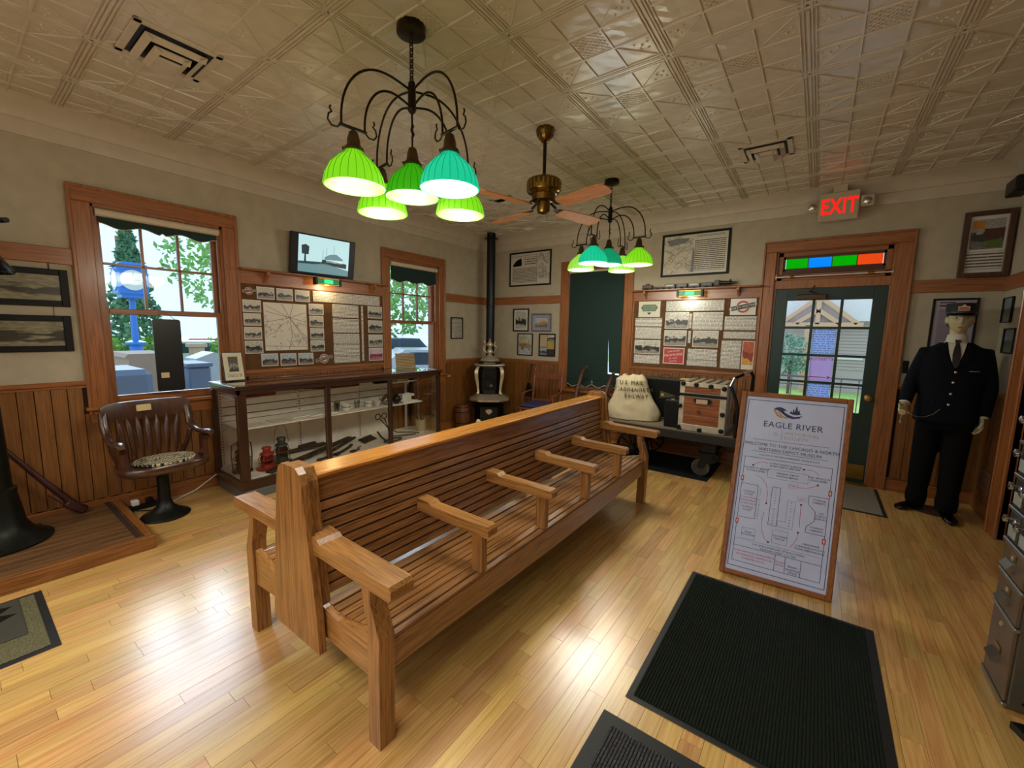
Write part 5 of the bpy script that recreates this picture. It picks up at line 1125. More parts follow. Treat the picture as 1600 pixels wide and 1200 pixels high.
t = thing('air_grille', 'square wall grille low on the right wall behind the mannequin', 'grille', (RX-.015, -.28, .19)); MB().box(RX-.02, -.43, .19, RX-.012, -.12, .40, .003).build('frame', plain('grille_brown', '8a5a3c', .5), t)
for k in range(12): MB().box(RX-.024, -.41, .207+k*.015, RX-.018, -.14, .212+k*.015).build('louvre', plain('grille_louvre', '7a5a44', .5), t)
t = thing('light_switch', 'dark switch plate on the far wall right of the door', 'switch', (5.20, -.002, 1.20)); MB().box(5.172, -.006, 1.17, 5.215, -.0, 1.29, .002).build('plate', M_black, t); MB().box(5.19, -.012, 1.22, 5.198, -.006, 1.24, .001).build('toggle', M_black, t)
t = thing('light_switch', 'small ivory outlet under the wainscot cap right of the right window', 'outlet', (.002, -.93, .80)); MB().box(.012, -.965, .80, .018, -.90, .83, .002).build('plate', plain('ivory', 'b59a7a', .5), t); MB().box(.018, -.94, .81, .019, -.925, .82).build('socket', M_black, t)

# dark slab hanging in the left window
t = thing('hanging_board', 'black rounded board with a small paper tag hanging in the left window', 'hanging board', (.03, -4.31, .93))
rr = .02; pts = []
for cx_, cz_, a0 in ((.095-rr, .305-rr, 0), (-.095+rr, .305-rr, 90), (-.095+rr, -.305+rr, 180), (.095-rr, -.305+rr, 270)):
    for k in range(6): a = R(a0+k*18); pts.append((-4.31+cx_+rr*math.cos(a), 1.245+cz_+rr*math.sin(a)))
MB().prism(pts, 'x', .025, .037).build('board', plain('slate_black', '0c0d10', .35), t); MB().box(.037, -4.375, 1.055, .039, -4.32, 1.10).build('paper_tag', plain('label_cream', 'cdb98a', .6), t)
MB().tube([(.031, -4.37, 1.55), (-.01, -4.32, 1.625), (.031, -4.25, 1.55)], .0025, 5).build('hanging_cord', plain('cord_brown', '5a3a24', .8), t)

# ---------------- model train along the far shelf
CARC = [('caboose', '4a1c14'), ('flat_car', '2a241e'), ('box_car', '4c4640'), ('hopper_car', '2f3330'), ('box_car', '6a6862'), ('hopper_car', '2b2f2c'), ('locomotive', '141414')]
LABS = ['dark red model caboose at the left end of the train shelf', 'low brown model flat car next to the caboose', 'greyish model box car third from the left on the train shelf', 'dark model hopper car in the middle of the train', 'model box car with a pale side panel on the train shelf', 'dark model hopper car just behind the locomotive', 'large black model steam locomotive at the right end of the shelf']
x0 = 2.62
for (nm, c), lab in zip(CARC, LABS):
    L = .20 if nm == 'locomotive' else .135; zf_ = 2.056; mt = plain('model_'+nm+c, c, .4)
    t = thing('model_'+nm, lab, 'model train', (x0+L/2, -.08, zf_), 0, 'model train cars')
    MB().box(x0, -.10, zf_+.014, x0+L-.006, -.06, zf_+.02).build('chassis', M_black, t)
    if nm == 'locomotive':
        MB().tube([(x0+.06, -.08, zf_+.045), (x0+L-.01, -.08, zf_+.045)], .019, 14).build('boiler', mt, t, smooth=40); MB().box(x0+.005, -.102, zf_+.02, x0+.06, -.058, zf_+.078, .003).build('cab', mt, t); MB().lathe([(.007, 0), (.01, .02)], (x0+L-.03, -.08, zf_+.06), 8).build('stack', mt, t)
    elif nm == 'flat_car': MB().box(x0+.004, -.10, zf_+.02, x0+L-.01, -.06, zf_+.032, .002).build('load', mt, t)
    else:
        MB().box(x0+.004, -.10, zf_+.02, x0+L-.01, -.06, zf_+.058, .003).build('body', mt, t)
        if nm == 'caboose': MB().box(x0+.045, -.096, zf_+.058, x0+.085, -.064, zf_+.075, .002).build('cupola', mt, t)
        if nm == 'box_car': MB().box(x0+.02, -.1015, zf_+.032, x0+L-.03, -.0995, zf_+.05).build('side_panel', plain('model_panel', 'b9b4a8', .5), t)
    for k in range(4 if nm == 'locomotive' else 2):
        for q in ((0,) if nm == 'locomotive' else (0, .02)):
            xx = x0+.02+q+k*(.045 if nm == 'locomotive' else .075); MB().tube([(xx, -.103, zf_+.0095), (xx, -.057, zf_+.0095)], .0095, 10).build('wheel', M_black, t)
    x0 += L+.005
# ---------------- exit sign with twin lamps
t = thing('exit_sign', 'illuminated EXIT sign with two emergency lamp heads above the door', 'exit sign', (4.545, -.13, 2.63))
M_beige = plain('exit_beige', 'b3a68c', .5)
MB().box(4.385, -.17, 2.635, 4.70, -.125, 2.905, .008).build('housing', M_beige, t); MB().box(4.49, -.16, 2.9, 4.6, -.13, 2.975, .003).build('mounting_stem', M_beige, t)
letters('lettering', 'EXIT', .2, glow('exit_red', 'ff1a10', .7), t, FM(4.545, 2.705, .1708), .0015, spacing=1.05, bold=.004, width=.68)
for s in (-1, 1):
    xx = 4.545+s*.215; MB().box(xx-.055, -.165, 2.745, xx+.055, -.12, 2.85, .012).build('lamp_head', M_beige, t)
    MB().lathe([(.03, 0), (.034, .008), (.02, .016)], (xx+s*-.005, -.165, 2.79), 16, Matrix.Rotation(PI/2, 4, 'X')).build('lamp_lens', M_chrome, t, smooth=50)
# ================================================================ green glass chandeliers
M_bronze = plain('dark_bronze', '2b2018', .4, .7, var=.3); M_socket = plain('socket_bronze', '5a4630', .4, .7, var=.3)
def shade_mats(kind):
    c, i, s = {'lime': ('86e41a', 'fff27a', .72), 'green': ('3ab80c', 'ffec70', .6), 'teal': ('10cf98', 'd8f2ff', .75), 'deep': ('06a874', 'c8f4ff', .6), 'pale': ('9fe84a', 'fff3a0', .75)}[kind]
    return glow('shade_'+kind, c, s, .12), glow('shade_inside_'+kind, i, .95, .06)
def chandelier(loc, ang0, kinds, lab, powr):
    t = thing('chandelier', lab, 'chandelier', (loc[0], loc[1], HC), 0, None)
    Z = -HC
    MB().lathe([(.068, 0), (.07, -.008), (.07, -.04), (.055, -.048), (.015, -.05)], n=28).build('canopy', M_bronze, t, local=True, smooth=40)
    m = MB(); z = -.055; k = 0
    while z > -.25:
        Mx_ = Matrix.Translation((0, 0, z-.016)) @ Matrix.Rotation(PI/2 if k % 2 else 0, 4, 'Z') @ Matrix.Rotation(PI/2, 4, 'X') @ Matrix.Diagonal((.6, 1.15, 1, 1))
        m.torus((0, 0, 0), .0165, .0036, 14, 5, Mx_); z -= .0255; k += 1
    m.build('chain', M_bronze, t, local=True, smooth=60, kind='stuff')
    MB().torus((0, 0, -.27), .018, .004, 18, 6, Matrix.Rotation(PI/2, 4, 'X')).build('loop', M_bronze, t, local=True, smooth=60)
    MB().lathe([(.006, 2.70), (.012, 2.70), (.018, 2.715), (.012, 2.725), (.018, 2.71), (.02, 2.69), (.02, 2.60), (.023, 2.595), (.018, 2.585), (.008, 2.575)][::-1], (0, 0, Z), 16).build('hub', M_bronze, t, local=True, smooth=40)
    prof = [(.037, .155), (.045, .142), (.075, .118), (.105, .085), (.124, .045), (.131, .012), (.133, 0)]
    def shade(px_, py_, zr, kind):
        so, si = shade_mats(kind)
        s_ = MB().lathe(prof, (px_, py_, zr+Z), 96, cap=False, flute=.035, nf=48).build('glass_shade', so, t, local=True, smooth=75)
        MB().lathe([(max(r-.007, .02), q-.003) for r, q in prof], (px_, py_, zr+Z+.003), 48, cap=False).build('shade_lining', si, s_, local=True, smooth=60)
        m = MB()
        for q in range(24):
            a_ = q*PI/12; m.tube([(px_+(r*1.012+.0015)*math.cos(a_), py_+(r*1.012+.0015)*math.sin(a_), zr+Z+w) for r, w in prof[::-1]], .0016, 4)
        m.build('glass_ribs', glow('rib_'+kind, {'lime': '4fae08', 'green': '1f7a04', 'teal': '0a9a74', 'deep': '047a54', 'pale': '6db82a'}[kind], .6, .1), s_, local=True, kind='stuff')
        MB().torus((px_, py_, zr+Z), .131, .003, 40, 6).build('shade_rim', so, s_, local=True, smooth=60)
        MB().ball((px_, py_, zr+Z+.065), (.03, .03, .04), 12, 8).build('bulb', glow('bulb_'+('cool' if kind in ('teal', 'deep') else 'warm'), 'eaf6ff' if kind in ('teal', 'deep') else 'fff3b0', 1.2), s_, local=True, smooth=60)
        MB().lathe([(.006, .245), (.02, .235), (.028, .205), (.03, .18), (.045, .165), (.047, .155), (.036, .152)], (px_, py_, zr+Z), 18).build('socket', M_socket, t, local=True, smooth=45)
        m = MB()
        for q in range(3): a_ = q*2.094; m.lathe([(.004, 0), (.006, .006), (.002, .014)], (px_+.046*math.cos(a_), py_+.046*math.sin(a_), zr+Z+.155), 6)
        m.build('thumb_screws', M_socket, t, local=True, kind='stuff')
        point_light('chandelier_bulb', (loc[0]+px_, loc[1]+py_, zr-.02), powr, (.9, .97, 1) if kind in ('teal', 'deep') else (1, .90, .68), .12)
    for k in range(4):
        a = ang0+k*PI/2; cx_, sy_ = math.cos(a), math.sin(a)
        def rad(pts, r, nm, n=8): MB().tube([(cx_*q, sy_*q, w+Z) for q, w in pts], r, n).build(nm, M_bronze, t, local=True, smooth=60)
        def arc(r0, z0, r1, z1, h):
            return [(r0+(r1-r0)*math.sin(q*PI/2)**.85, z1+(z0-z1)*math.cos(q*PI/2)**.75+h*math.sin(q*PI)*(1-q)*1.2) for q in (i/16 for i in range(16))]+[(r1, z1)]
        rad(arc(.018, 2.685, .365, 2.405, .05), .0055, 'outer_arm'); rad(arc(.018, 2.61, .255, 2.405, .05), .0055, 'inner_arm')
        MB().bar((cx_*.245, sy_*.245, 2.403+Z), (cx_*.375, sy_*.375, 2.403+Z), .014, .012, .003).build('cross_bar', M_bronze, t, local=True)
        for s_, e_ in ((1, .365), (-1, .255)):
            rad([(e_, 2.403), (e_+s_*.02, 2.385), (e_+s_*.045, 2.385), (e_+s_*.06, 2.405), (e_+s_*.055, 2.43), (e_+s_*.042, 2.44), (e_+s_*.05, 2.455), (e_+s_*.045, 2.465)], .0042, 'scroll', 6)
        shade(cx_*.31, sy_*.31, 2.15, kinds[k])
    MB().tube([(0, 0, 2.585+Z), (0, 0, 2.53+Z), (.004, 0, 2.52+Z), (-.004, 0, 2.50+Z), (.004, .003, 2.48+Z), (0, 0, 2.46+Z), (0, 0, 2.41+Z)], [.005, .005, .008, .007, .008, .005, .004], 8).build('centre_rod', M_bronze, t, local=True, smooth=60)
    shade(0, 0, 2.175, kinds[4])
    return t
PW = 13
chandelier((2.755, -3.95), R(-8), ['teal', 'lime', 'lime', 'lime', 'green'], 'near chandelier with five glass shades, one of them teal, above the bench', PW)
chandelier((2.745, -1.46), R(-3), ['lime', 'pale', 'pale', 'teal', 'deep'], 'far chandelier with green glass shades in front of the green shaded window', PW)

# ================================================================ ceiling fan
M_fanbr = plain('antique_brass', '6e5526', .25, .95, var=.3); M_blade = wood('fan_blade', 'a0622e', 'c48448', 0, 1, .7, .03)
fa = thing('ceiling_fan', 'four bladed ceiling fan with antique brass motor between the chandeliers', 'ceiling fan', (2.755, -2.70, HC))
zc = -HC
MB().lathe([(.062, 0), (.066, -.01), (.064, -.035), (.045, -.075), (.022, -.10), (.015, -.102)], n=28).build('canopy', M_fanbr, fa, local=True, smooth=40)
m = MB()
for k in range(12): a = k*PI/6; m.tube([(.067*math.cos(a), .067*math.sin(a), -.012), (.055*math.cos(a), .055*math.sin(a), -.06)], .004, 5)
m.build('canopy_ribs', M_fanbr, fa, local=True, kind='stuff')
MB().lathe([(.013, -.1), (.013, -.34)], n=14).build('downrod', M_bronze, fa, local=True, smooth=40)
MB().lathe([(.02, 2.66), (.03, 2.63), (.11, 2.622), (.125, 2.61), (.127, 2.60), (.127, 2.54), (.122, 2.53), (.09, 2.51), (.06, 2.505)][::-1], (0, 0, zc), 36).build('motor_housing', M_fanbr, fa, local=True, smooth=35)
m = MB()
for k in range(24): a = k*PI/12; m.box(-.006, -.0015, -.03, .006, .0015, .03, 0, Matrix.Translation((.1275*math.cos(a), .1275*math.sin(a), 2.57+zc)) @ Matrix.Rotation(a+PI/2, 4, 'Z'))
m.build('housing_slots', plain('slot_gold', '9a7f3e', .3, .9), fa, local=True, kind='stuff')
MB().lathe([(.09, 2.51), (.085, 2.47), (.05, 2.46), (.048, 2.40), (.042, 2.385), (.01, 2.375)][::-1], (0, 0, zc), 28).build('lower_hub', M_fanbr, fa, local=True, smooth=40)
MB().tube([(.03, 0, 2.385+zc), (.032, 0, 2.32+zc)], .0015, 5).build('pull_chain', M_fanbr, fa, local=True)
for k in range(4):
    T = Matrix.Rotation(R(-15)+k*PI/2, 4, 'Z') @ Matrix.Translation((0, 0, 2.42+zc))
    T2 = T @ Matrix.Rotation(R(-11), 4, 'X')
    MB().prism([(.17, -.045), (.20, -.055), (.48, -.07), (.57, -.066), (.60, -.045), (.61, 0), (.60, .045), (.57, .066), (.48, .07), (.20, .055), (.17, .045)], 'z', -.003, .003, T2).build('blade', M_blade, fa, local=True)
    MB().bar(T @ Vector((.05, 0, .06)), T @ Vector((.13, 0, .02)), .02, .012, .003).prism([(.12, -.012), (.19, -.04), (.22, -.035), (.19, 0), (.22, .035), (.19, .04), (.12, .012)], 'z', .003, .009, T2).build('blade_iron', M_bronze, fa, local=True)

# ================================================================ ceiling diffusers
def diffuser(cx_, cy_, w, h, lab):
    t = thing('ceiling_vent', lab, 'vent', (cx_, cy_, HC-.001), 0, None)
    MB().box(-w/2, -h/2, -.012, w/2, -h/2+.035, 0, .003).box(-w/2, h/2-.035, -.012, w/2, h/2, 0, .003).box(-w/2, -h/2, -.012, -w/2+.035, h/2, 0, .003).box(w/2-.035, -h/2, -.012, w/2, h/2, 0, .003).build('flange', M_crown, t, local=True)
    MB().box(-w/2+.03, -h/2+.03, -.009, w/2-.03, h/2-.03, -.006).build('dark_throat', M_black, t, local=True)
    for k, q in enumerate((.70, .42)):
        a = w/2*q; b = h/2*(q*1.25-.22); zl = -.016-.014*k
        m = MB()
        m.prism([(b, zl), (b-.035, zl-.018), (b-.033, zl-.022), (b+.002, zl-.004)], 'x', -a, a)
        for s in (-1, 1): m.prism([(s*a, zl), (s*(a-.03), zl-.018), (s*(a-.028), zl-.022), (s*(a+.002), zl-.004)], 'y', -h*.5+.035, b)
        m.build('louvre', M_crown, t, local=True)
    MB().box(-w*.14, -h*.5+.035, -.052, w*.14, -h*.02, -.04, .004).build('centre_plate', M_crown, t, local=True)
    return t
v = diffuser(1.515, -4.575, .38, .40, 'large square ceiling vent near the top left of the photo'); v.rotation_euler = (0, 0, R(-90))
v = diffuser(4.03, -1.41, .36, .36, 'ceiling vent above and left of the exit sign'); v.rotation_euler = (0, 0, R(180)); v = diffuser(1.50, -1.50, .30, .28, 'small ceiling vent behind the left fan blade')

# ================================================================ parlour stove
M_sb = plain('stove_black', '0e0f10', .28, .4, var=.2)
sv = thing('parlour_stove', 'black cast iron heating stove with nickel trim and tall pipe in the room corner', 'stove', (.40, -.43, 0), R(-52))
def oct_(w, d, z, c=.25):
    a, b = w/2, d/2; k = min(a, b)*c*2
    return [(a, -b+k, z), (a, b-k, z), (a-k, b, z), (-a+k, b, z), (-a, b-k, z), (-a, -b+k, z), (-a+k, -b, z), (a-k, -b, z)]
def ol(rows, nm, mt, **k): MB().loft([oct_(*r) for r in rows]).build(nm, mt, sv, local=True, smooth=35, **k)
ol([(.40, .42, .13), (.43, .46, .16), (.40, .44, .34), (.42, .46, .36), (.32, .34, .41)], 'base_box', M_sb)
ol([(.40, .42, .41), (.48, .52, .42), (.56, .60, .44), (.57, .61, .465), (.50, .52, .49), (.40, .40, .53), (.35, .35, .545)], 'skirt', M_nickel, label='nickel plated skirt')
ol([(.24, .24, .40), (.26, .26, .47)], 'neck', M_sb)
ol([(.35, .35, .53), (.37, .37, .55), (.37, .37, .95), (.38, .38, .965)], 'body', M_sb)
ol([(.43, .43, .965), (.47, .47, .98), (.46, .46, .995), (.36, .36, 1.005)], 'top_flange', M_nickel)
ol([(.36, .36, 1.005), (.35, .35, 1.03), (.30, .30, 1.045)], 'lid_base', M_sb)
MB().lathe([(.15, 1.045), (.14, 1.07), (.10, 1.10), (.05, 1.12), (.03, 1.14), (.045, 1.16), (.05, 1.19), (.035, 1.22), (.02, 1.24), (.045, 1.27), (.05, 1.30), (.03, 1.33), (.012, 1.36), (.02, 1.375), (.004, 1.39)], n=22).build('urn_finial', M_nickel, sv, local=True, smooth=45, label='nickel urn shaped finial')
for s in (-1, 1): MB().tube([(0, s*.05, 1.17), (0, s*.09, 1.20), (0, s*.10, 1.26), (0, s*.06, 1.29), (0, s*.08, 1.33), (0, s*.095, 1.35)], .009, 7).build('finial_handle', M_nickel, sv, local=True, smooth=60)
for sx in (-1, 1):
    for sy in (-1, 1):
        MB().loft([[(sx*(.165+q)+dx*w_, sy*(.165+q)+dy*w_, z) for dx, dy in ((-1, -1), (1, -1), (1, 1), (-1, 1))] for z, q, w_ in ((.545, .01, .022), (.58, .0, .014), (.70, .012, .018), (.82, .03, .026), (.90, .03, .026), (.95, .012, .02), (.965, 0, .024))]).build('corner_column', M_nickel, sv, local=True, smooth=50)
        MB().loft([[(sx*(.15+q)+dx*w_, sy*(.15+q)+dy*w_, z) for dx, dy in ((-1, -1), (1, -1), (1, 1), (-1, 1))] for z, q, w_ in ((0, .05, .02), (.015, .05, .028), (.05, .03, .018), (.10, .015, .035), (.15, .0, .03))]).build('leg', M_nickel, sv, local=True, smooth=50)
dr_ = MB().box(.183, -.115, .60, .195, .115, .92, .008).build('feed_door', M_sb, sv, local=True)
MB().tube([(.197, -.05, .86), (.198, -.08, .82), (.198, -.05, .78), (.198, 0, .80), (.198, .03, .76)], .005, 6).torus((.198, 0, .74), .07, .004, 24, 5, Matrix.Rotation(PI/2, 4, 'Y')).build('scrollwork', M_sb, dr_, local=True, smooth=60)
MB().torus((0, 0, 0), .016, .004, 14, 5, Matrix.Translation((.205, .03, .68)) @ Matrix.Rotation(PI/2, 4, 'Y')).build('latch', M_nickel, dr_, local=True)
ad_ = MB().box(.19, -.14, .17, .225, .14, .35, .006).build('ash_door', M_sb, sv, local=True)
MB().prism([(-.05, .30), (-.02, .315), (.02, .315), (.05, .30), (.045, .27), (0, .235), (-.045, .27)], 'x', .225, .233).build('nickel_shield', M_nickel, ad_, local=True, label='nickel shield plate')
MB().box(-.25, -.25, 0, .25, .25, .004).build('hearth_sheet', M_nickel, sv, local=True)
MB().lathe([(.066, .95), (.066, 2.93)], (-.09, 0, 0), 26).build('stovepipe', plain('stovepipe_black', '15171a', .4, .5), sv, local=True, smooth=40)
MB().lathe([(.068, 1.85), (.07, 1.86), (.07, 1.88), (.068, 1.89)], (-.09, 0, 0), 26).build('pipe_joint', M_sb, sv, local=True)
MB().lathe([(.066, 2.885), (.105, 2.89), (.105, 2.90), (.066, 2.91), (.066, 2.975)], (-.09, 0, 0), 26).build('ceiling_collar', M_sb, sv, local=True, smooth=40)

# barrel
M_bar = wood('barrel_oak', '3c1f0e', '7a4420', 2, 1.4, .5, .12)
br = thing('nail_keg', 'small oak keg standing on the floor left of the stove', 'barrel', (.17, -.80, 0))
n_ = 14
for k in range(n_):
    a0_, a1_ = 2*PI*k/n_+.012, 2*PI*(k+1)/n_-.012; rings = []
    for z, r_ in ((0, .098), (.09, .115), (.185, .121), (.28, .115), (.37, .098)):
        am = (a0_+a1_)/2; rings.append([(r_*math.cos(a0_), r_*math.sin(a0_), z), (r_*1.008*math.cos(am), r_*1.008*math.sin(am), z), (r_*math.cos(a1_), r_*math.sin(a1_), z), ((r_-.012)*math.cos(a1_), (r_-.012)*math.sin(a1_), z), ((r_-.012)*math.cos(a0_), (r_-.012)*math.sin(a0_), z)])
    MB().loft(rings).build('stave', M_bar, br, local=True)
MB().lathe([(.095, .345), (.095, .352)], n=20).build('head', M_bar, br, local=True)
for z, r_ in ((.03, .106), (.10, .119), (.27, .119), (.34, .106)): MB().lathe([(r_, z-.008), (r_, z+.008)], n=24, thick=.002).build('hoop', M_rust, br, local=True)

# spindle side chair with a blue cushion
M_sc = wood('side_chair_wood', '4a2614', '82492a', 2, 1.2, .35, .06, coat=.3)
ch = thing('side_chair', 'wooden spindle back chair with blue cushion against the far wall by the stove', 'chair', (1.40, -.52, 0), R(3))
turn = [(0, .017), (.1, .02), (.14, .014), (.2, .021), (.42, .021), (.46, .014), (.50, .022), (.56, .014), (.60, .02), (.66, .014), (.70, .02), (.74, .013), (.88, .018), (.93, .012), (.955, .019), (.985, .008)]
for s in (-1, 1):
    MB().tube([(s*.225, .17+max(0, z-.45)*.14, z) for z, r_ in turn], [r_ for z, r_ in turn], 10).build('back_post', M_sc, ch, local=True, smooth=50)
    MB().tube([(s*.205, -.19, 0), (s*.205, -.19, .1), (s*.205, -.19, .2), (s*.205, -.19, .30), (s*.205, -.19, .43)], [.014, .02, .015, .022, .02], 10).build('leg', M_sc, ch, local=True, smooth=50)
    MB().tube([(s*.205, -.19, .2), (s*.215, .17, .22)], .01, 8).build('stretcher', M_sc, ch, local=True, smooth=50)
    MB().tube([(s*.24, -.12, .62), (s*.245, 0, .64), (s*.235, .19, .66)], .015, 8, flat=.7).tube([(s*.24, -.08, .44), (s*.24, -.08, .62)], .013, 8).build('armrest', M_sc, ch, local=True, smooth=50)
MB().tube([(-.2, -.19, .16), (.2, -.19, .16)], .01, 8).build('stretcher', M_sc, ch, local=True, smooth=50)
MB().box(-.235, -.22, .43, .235, .19, .455, .01).build('seat', M_sc, ch, local=True)
MB().prism([(-.225, .83), (.225, .83), (.225, .90), (.12, .925), (0, .915), (-.12, .925), (-.225, .90)], 'y', .215, .235).build('crest_rail', M_sc, ch, local=True)
MB().box(-.22, .185, .50, .22, .203, .53, .004).build('lower_rail', M_sc, ch, local=True)
for k in range(7):
    x_ = -.165+k*.055; MB().tube([(x_, .193, .53), (x_, .2, .60), (x_, .21, .72), (x_, .224, .84)], [.008, .014, .015, .007], 8, flat=.5).build('spindle', M_sc, ch, local=True, smooth=50)
cu2 = MB().box(-.22, -.22, .455, .22, .17, .50, .02).mesh('cushion'); o = put('seat_cushion', cu2, None, (1.40, -.52, .001), rot=(0, 0, R(3))); cu2.materials.append(plain('navy_cushion', '232b52', .7, var=.1)); tag(o, 'navy blue cushion on the spindle back chair', 'cushion')
t = thing('coal_shovel', 'black coal shovel leaning upright between the stove and the side chair', 'shovel', (.93, -.1, 0))
MB().tube([(.92, -.06, .98), (.95, -.05, 1.0), (.94, -.07, .97), (.93, -.10, .74)], .009, 7).build('handle', M_iron, t, smooth=60); MB().prism([(.88, .50), (.985, .50), (.99, .62), (.955, .72), (.915, .72), (.875, .62)], 'y', -.125, -.113).build('blade', M_iron, t)
MB().box(.90, -.13, 0, .97, -.06, .02, .004).tube([(.935, -.10, .02), (.935, -.10, .5)], .012, 8).box(.89, -.135, .47, .98, -.10, .50, .004).build('stand', M_sc, t)
t = thing('coal_hod', 'black coal scuttle on the floor right of the stove', 'bucket', (.98, -.60, 0))
MB().lathe([(.09, 0), (.095, .01), (.13, .26), (.135, .28)], n=24, thick=.004, M=Matrix.Diagonal((1.25, 1, 1, 1))).build('pail', M_sb, t, local=True, smooth=40)
MB().tube([(0, -.13, .27), (0, -.10, .33), (0, 0, .37), (0, .10, .33), (0, .13, .27)], .004, 6).build('bail', M_iron, t, local=True, smooth=60)

# hand truck
M_ht = wood('hand_truck_wood', '33201a', '5e4030', 2, 1.2, .5, .05)
t = thing('hand_truck', 'old dark wooden hand truck with curved handles before the green shade', 'hand truck', (2.08, -.3, 0))
for a in ([(1.83, -.42, .02), (1.83, -.36, .35), (1.845, -.26, .72), (1.865, -.20, .90), (1.90, -.20, .99), (1.96, -.23, 1.04)], [(2.24, -.42, .02), (2.25, -.36, .35), (2.27, -.26, .72), (2.30, -.20, .88), (2.325, -.20, .95), (2.355, -.22, .98)]):
    MB().tube(a, [.026, .027, .028, .026, .022, .018], 9).build('side_rail', M_ht, t, smooth=60)
for z, y in ((.74, -.255), (.42, -.34), (.16, -.39)): MB().bar((1.83, y, z), (2.27, y, z), .03, .045, .005).build('cross_rail', M_ht, t)
for x in (1.78, 2.30): MB().tube([(x-.012, -.36, .09), (x+.012, -.36, .09)], .09, 20).build('wheel', M_rust, t, smooth=40)
MB().bar((1.82, -.44, .02), (2.26, -.44, .02), .05, .03, .004).build('toe_plate', M_rust, t)
MB().tube([(2.27, -.26, .72), (2.34, -.22, .62), (2.33, -.24, .56), (2.26, -.3, .5)], .009, 6).tube([(1.845, -.26, .7), (1.92, -.24, .66), (1.9, -.27, .58)], .009, 6).build('brace_iron', M_rust, t, smooth=60)

# ================================================================ baggage cart and its load
M_ct = wood('cart_dark_wood', '0c0b0a', '1e1b17', 0, 1, .6, .08); M_ctd = wood('cart_deck_wood', '4a3f30', '7a6b52', 0, 1, .6, .12)
ct = thing('baggage_cart', 'low dark wooden railway baggage cart with iron wheels against the far wall', 'cart', (3.18, -.52, .009))
for k in range(7): MB().box(2.46, -.87+k*.107, .462, 3.90, -.87+k*.107+.103, .488, .003).build('deck_board', M_ctd, ct)
for a, b in ((-.905, -.872), (-.122, -.09)): MB().box(2.43, a, .395, 3.935, b, .488, .005).build('side_beam', M_ct, ct)
for a in (2.43, 3.90): MB().box(a, -.872, .395, a+.035, -.122, .488, .005).build('end_beam', M_ct, ct)
MB().box(2.60, -.60, .33, 3.85, -.52, .46, .005).box(2.60, -.48, .33, 3.85, -.40, .46, .005).build('under_beam', M_ct, ct)
M_wir = plain('wheel_iron', '181917', .5, .5, var=.3)
def spoke_wheel(x, y, r, nsp, nm='wheel'):
    T = Matrix.Translation((x, y, r+.0095)) @ Matrix.Rotation(PI/2, 4, 'X')
    w_ = MB().lathe([(r, -.02), (r, .02), (r-.018, .02), (r-.018, -.02), (r, -.02)], n=36, M=T, cap=False).build('wheel', M_wir, ct, smooth=40)
    MB().lathe([(.035, -.03), (.035, .03)], n=16, M=T).build('wheel_hub', M_wir, w_)
    for k in range(nsp):
        a = 2*PI*k/nsp; MB().bar(T @ Vector((.03*math.cos(a), .03*math.sin(a), 0)), T @ Vector(((r-.015)*math.cos(a), (r-.015)*math.sin(a), 0)), .018, .012).build('spoke', M_wir, w_)
spoke_wheel(2.86, -.80, .185, 10); spoke_wheel(2.86, -.20, .185, 10)
MB().tube([(2.86, -.84, .194), (2.86, -.16, .194)], .014, 10).box(2.82, -.66, .19, 2.90, -.34, .39, .005).build('axle', M_ct, ct)
for y in (-.76, -.26):
    T = Matrix.Translation((3.60, y, .1)) @ Matrix.Rotation(PI/2, 4, 'X')
    MB().lathe([(.09, -.022), (.09, .022), (.07, .022), (.07, .008), (.03, .008), (.03, .025), (.0, .025)], n=28, M=T, cap=False).lathe([(.09, -.022), (.07, -.022), (.03, -.02), (.0, -.02)], n=28, M=T, cap=False).build('caster_wheel', plain('caster_grey', '5a5850', .5, .5, var=.2), ct, smooth=40)
    MB().prism([(3.57, .10), (3.60, .09), (3.63, .10), (3.72, .235), (3.72, .26), (3.60, .26)], 'y', y-.04, y-.03).prism([(3.57, .10), (3.60, .09), (3.63, .10), (3.72, .235), (3.72, .26), (3.60, .26)], 'y', y+.03, y+.04).box(3.58, y-.07, .26, 3.76, y+.07, .275, .003).box(3.60, y-.05, .275, 3.74, y+.05, .39, .003).build('caster_fork', M_wir, ct)
MB().tube([(3.915, -.86, .42), (3.915, -.86, .80), (3.87, -.86, .94), (3.84, -.86, 1.0), (3.87, -.84, 1.085), (3.93, -.78, 1.12)], .016, 10).tube([(3.93, -.25, 1.12), (3.96, -.22, 1.06), (3.95, -.2, .8), (3.915, -.2, .42)], .018, 10).build('handle_upright', M_black, ct, smooth=60)
MB().tube([(3.93, -.78, 1.12), (3.945, -.5, 1.13), (3.93, -.25, 1.12)], .018, 10).tube([(3.836, -.876, 1.0), (3.866, -.858, 1.088)], .018, 10).build('handle_bar', M_chrome, ct, smooth=60, label='bright steel handle bar')

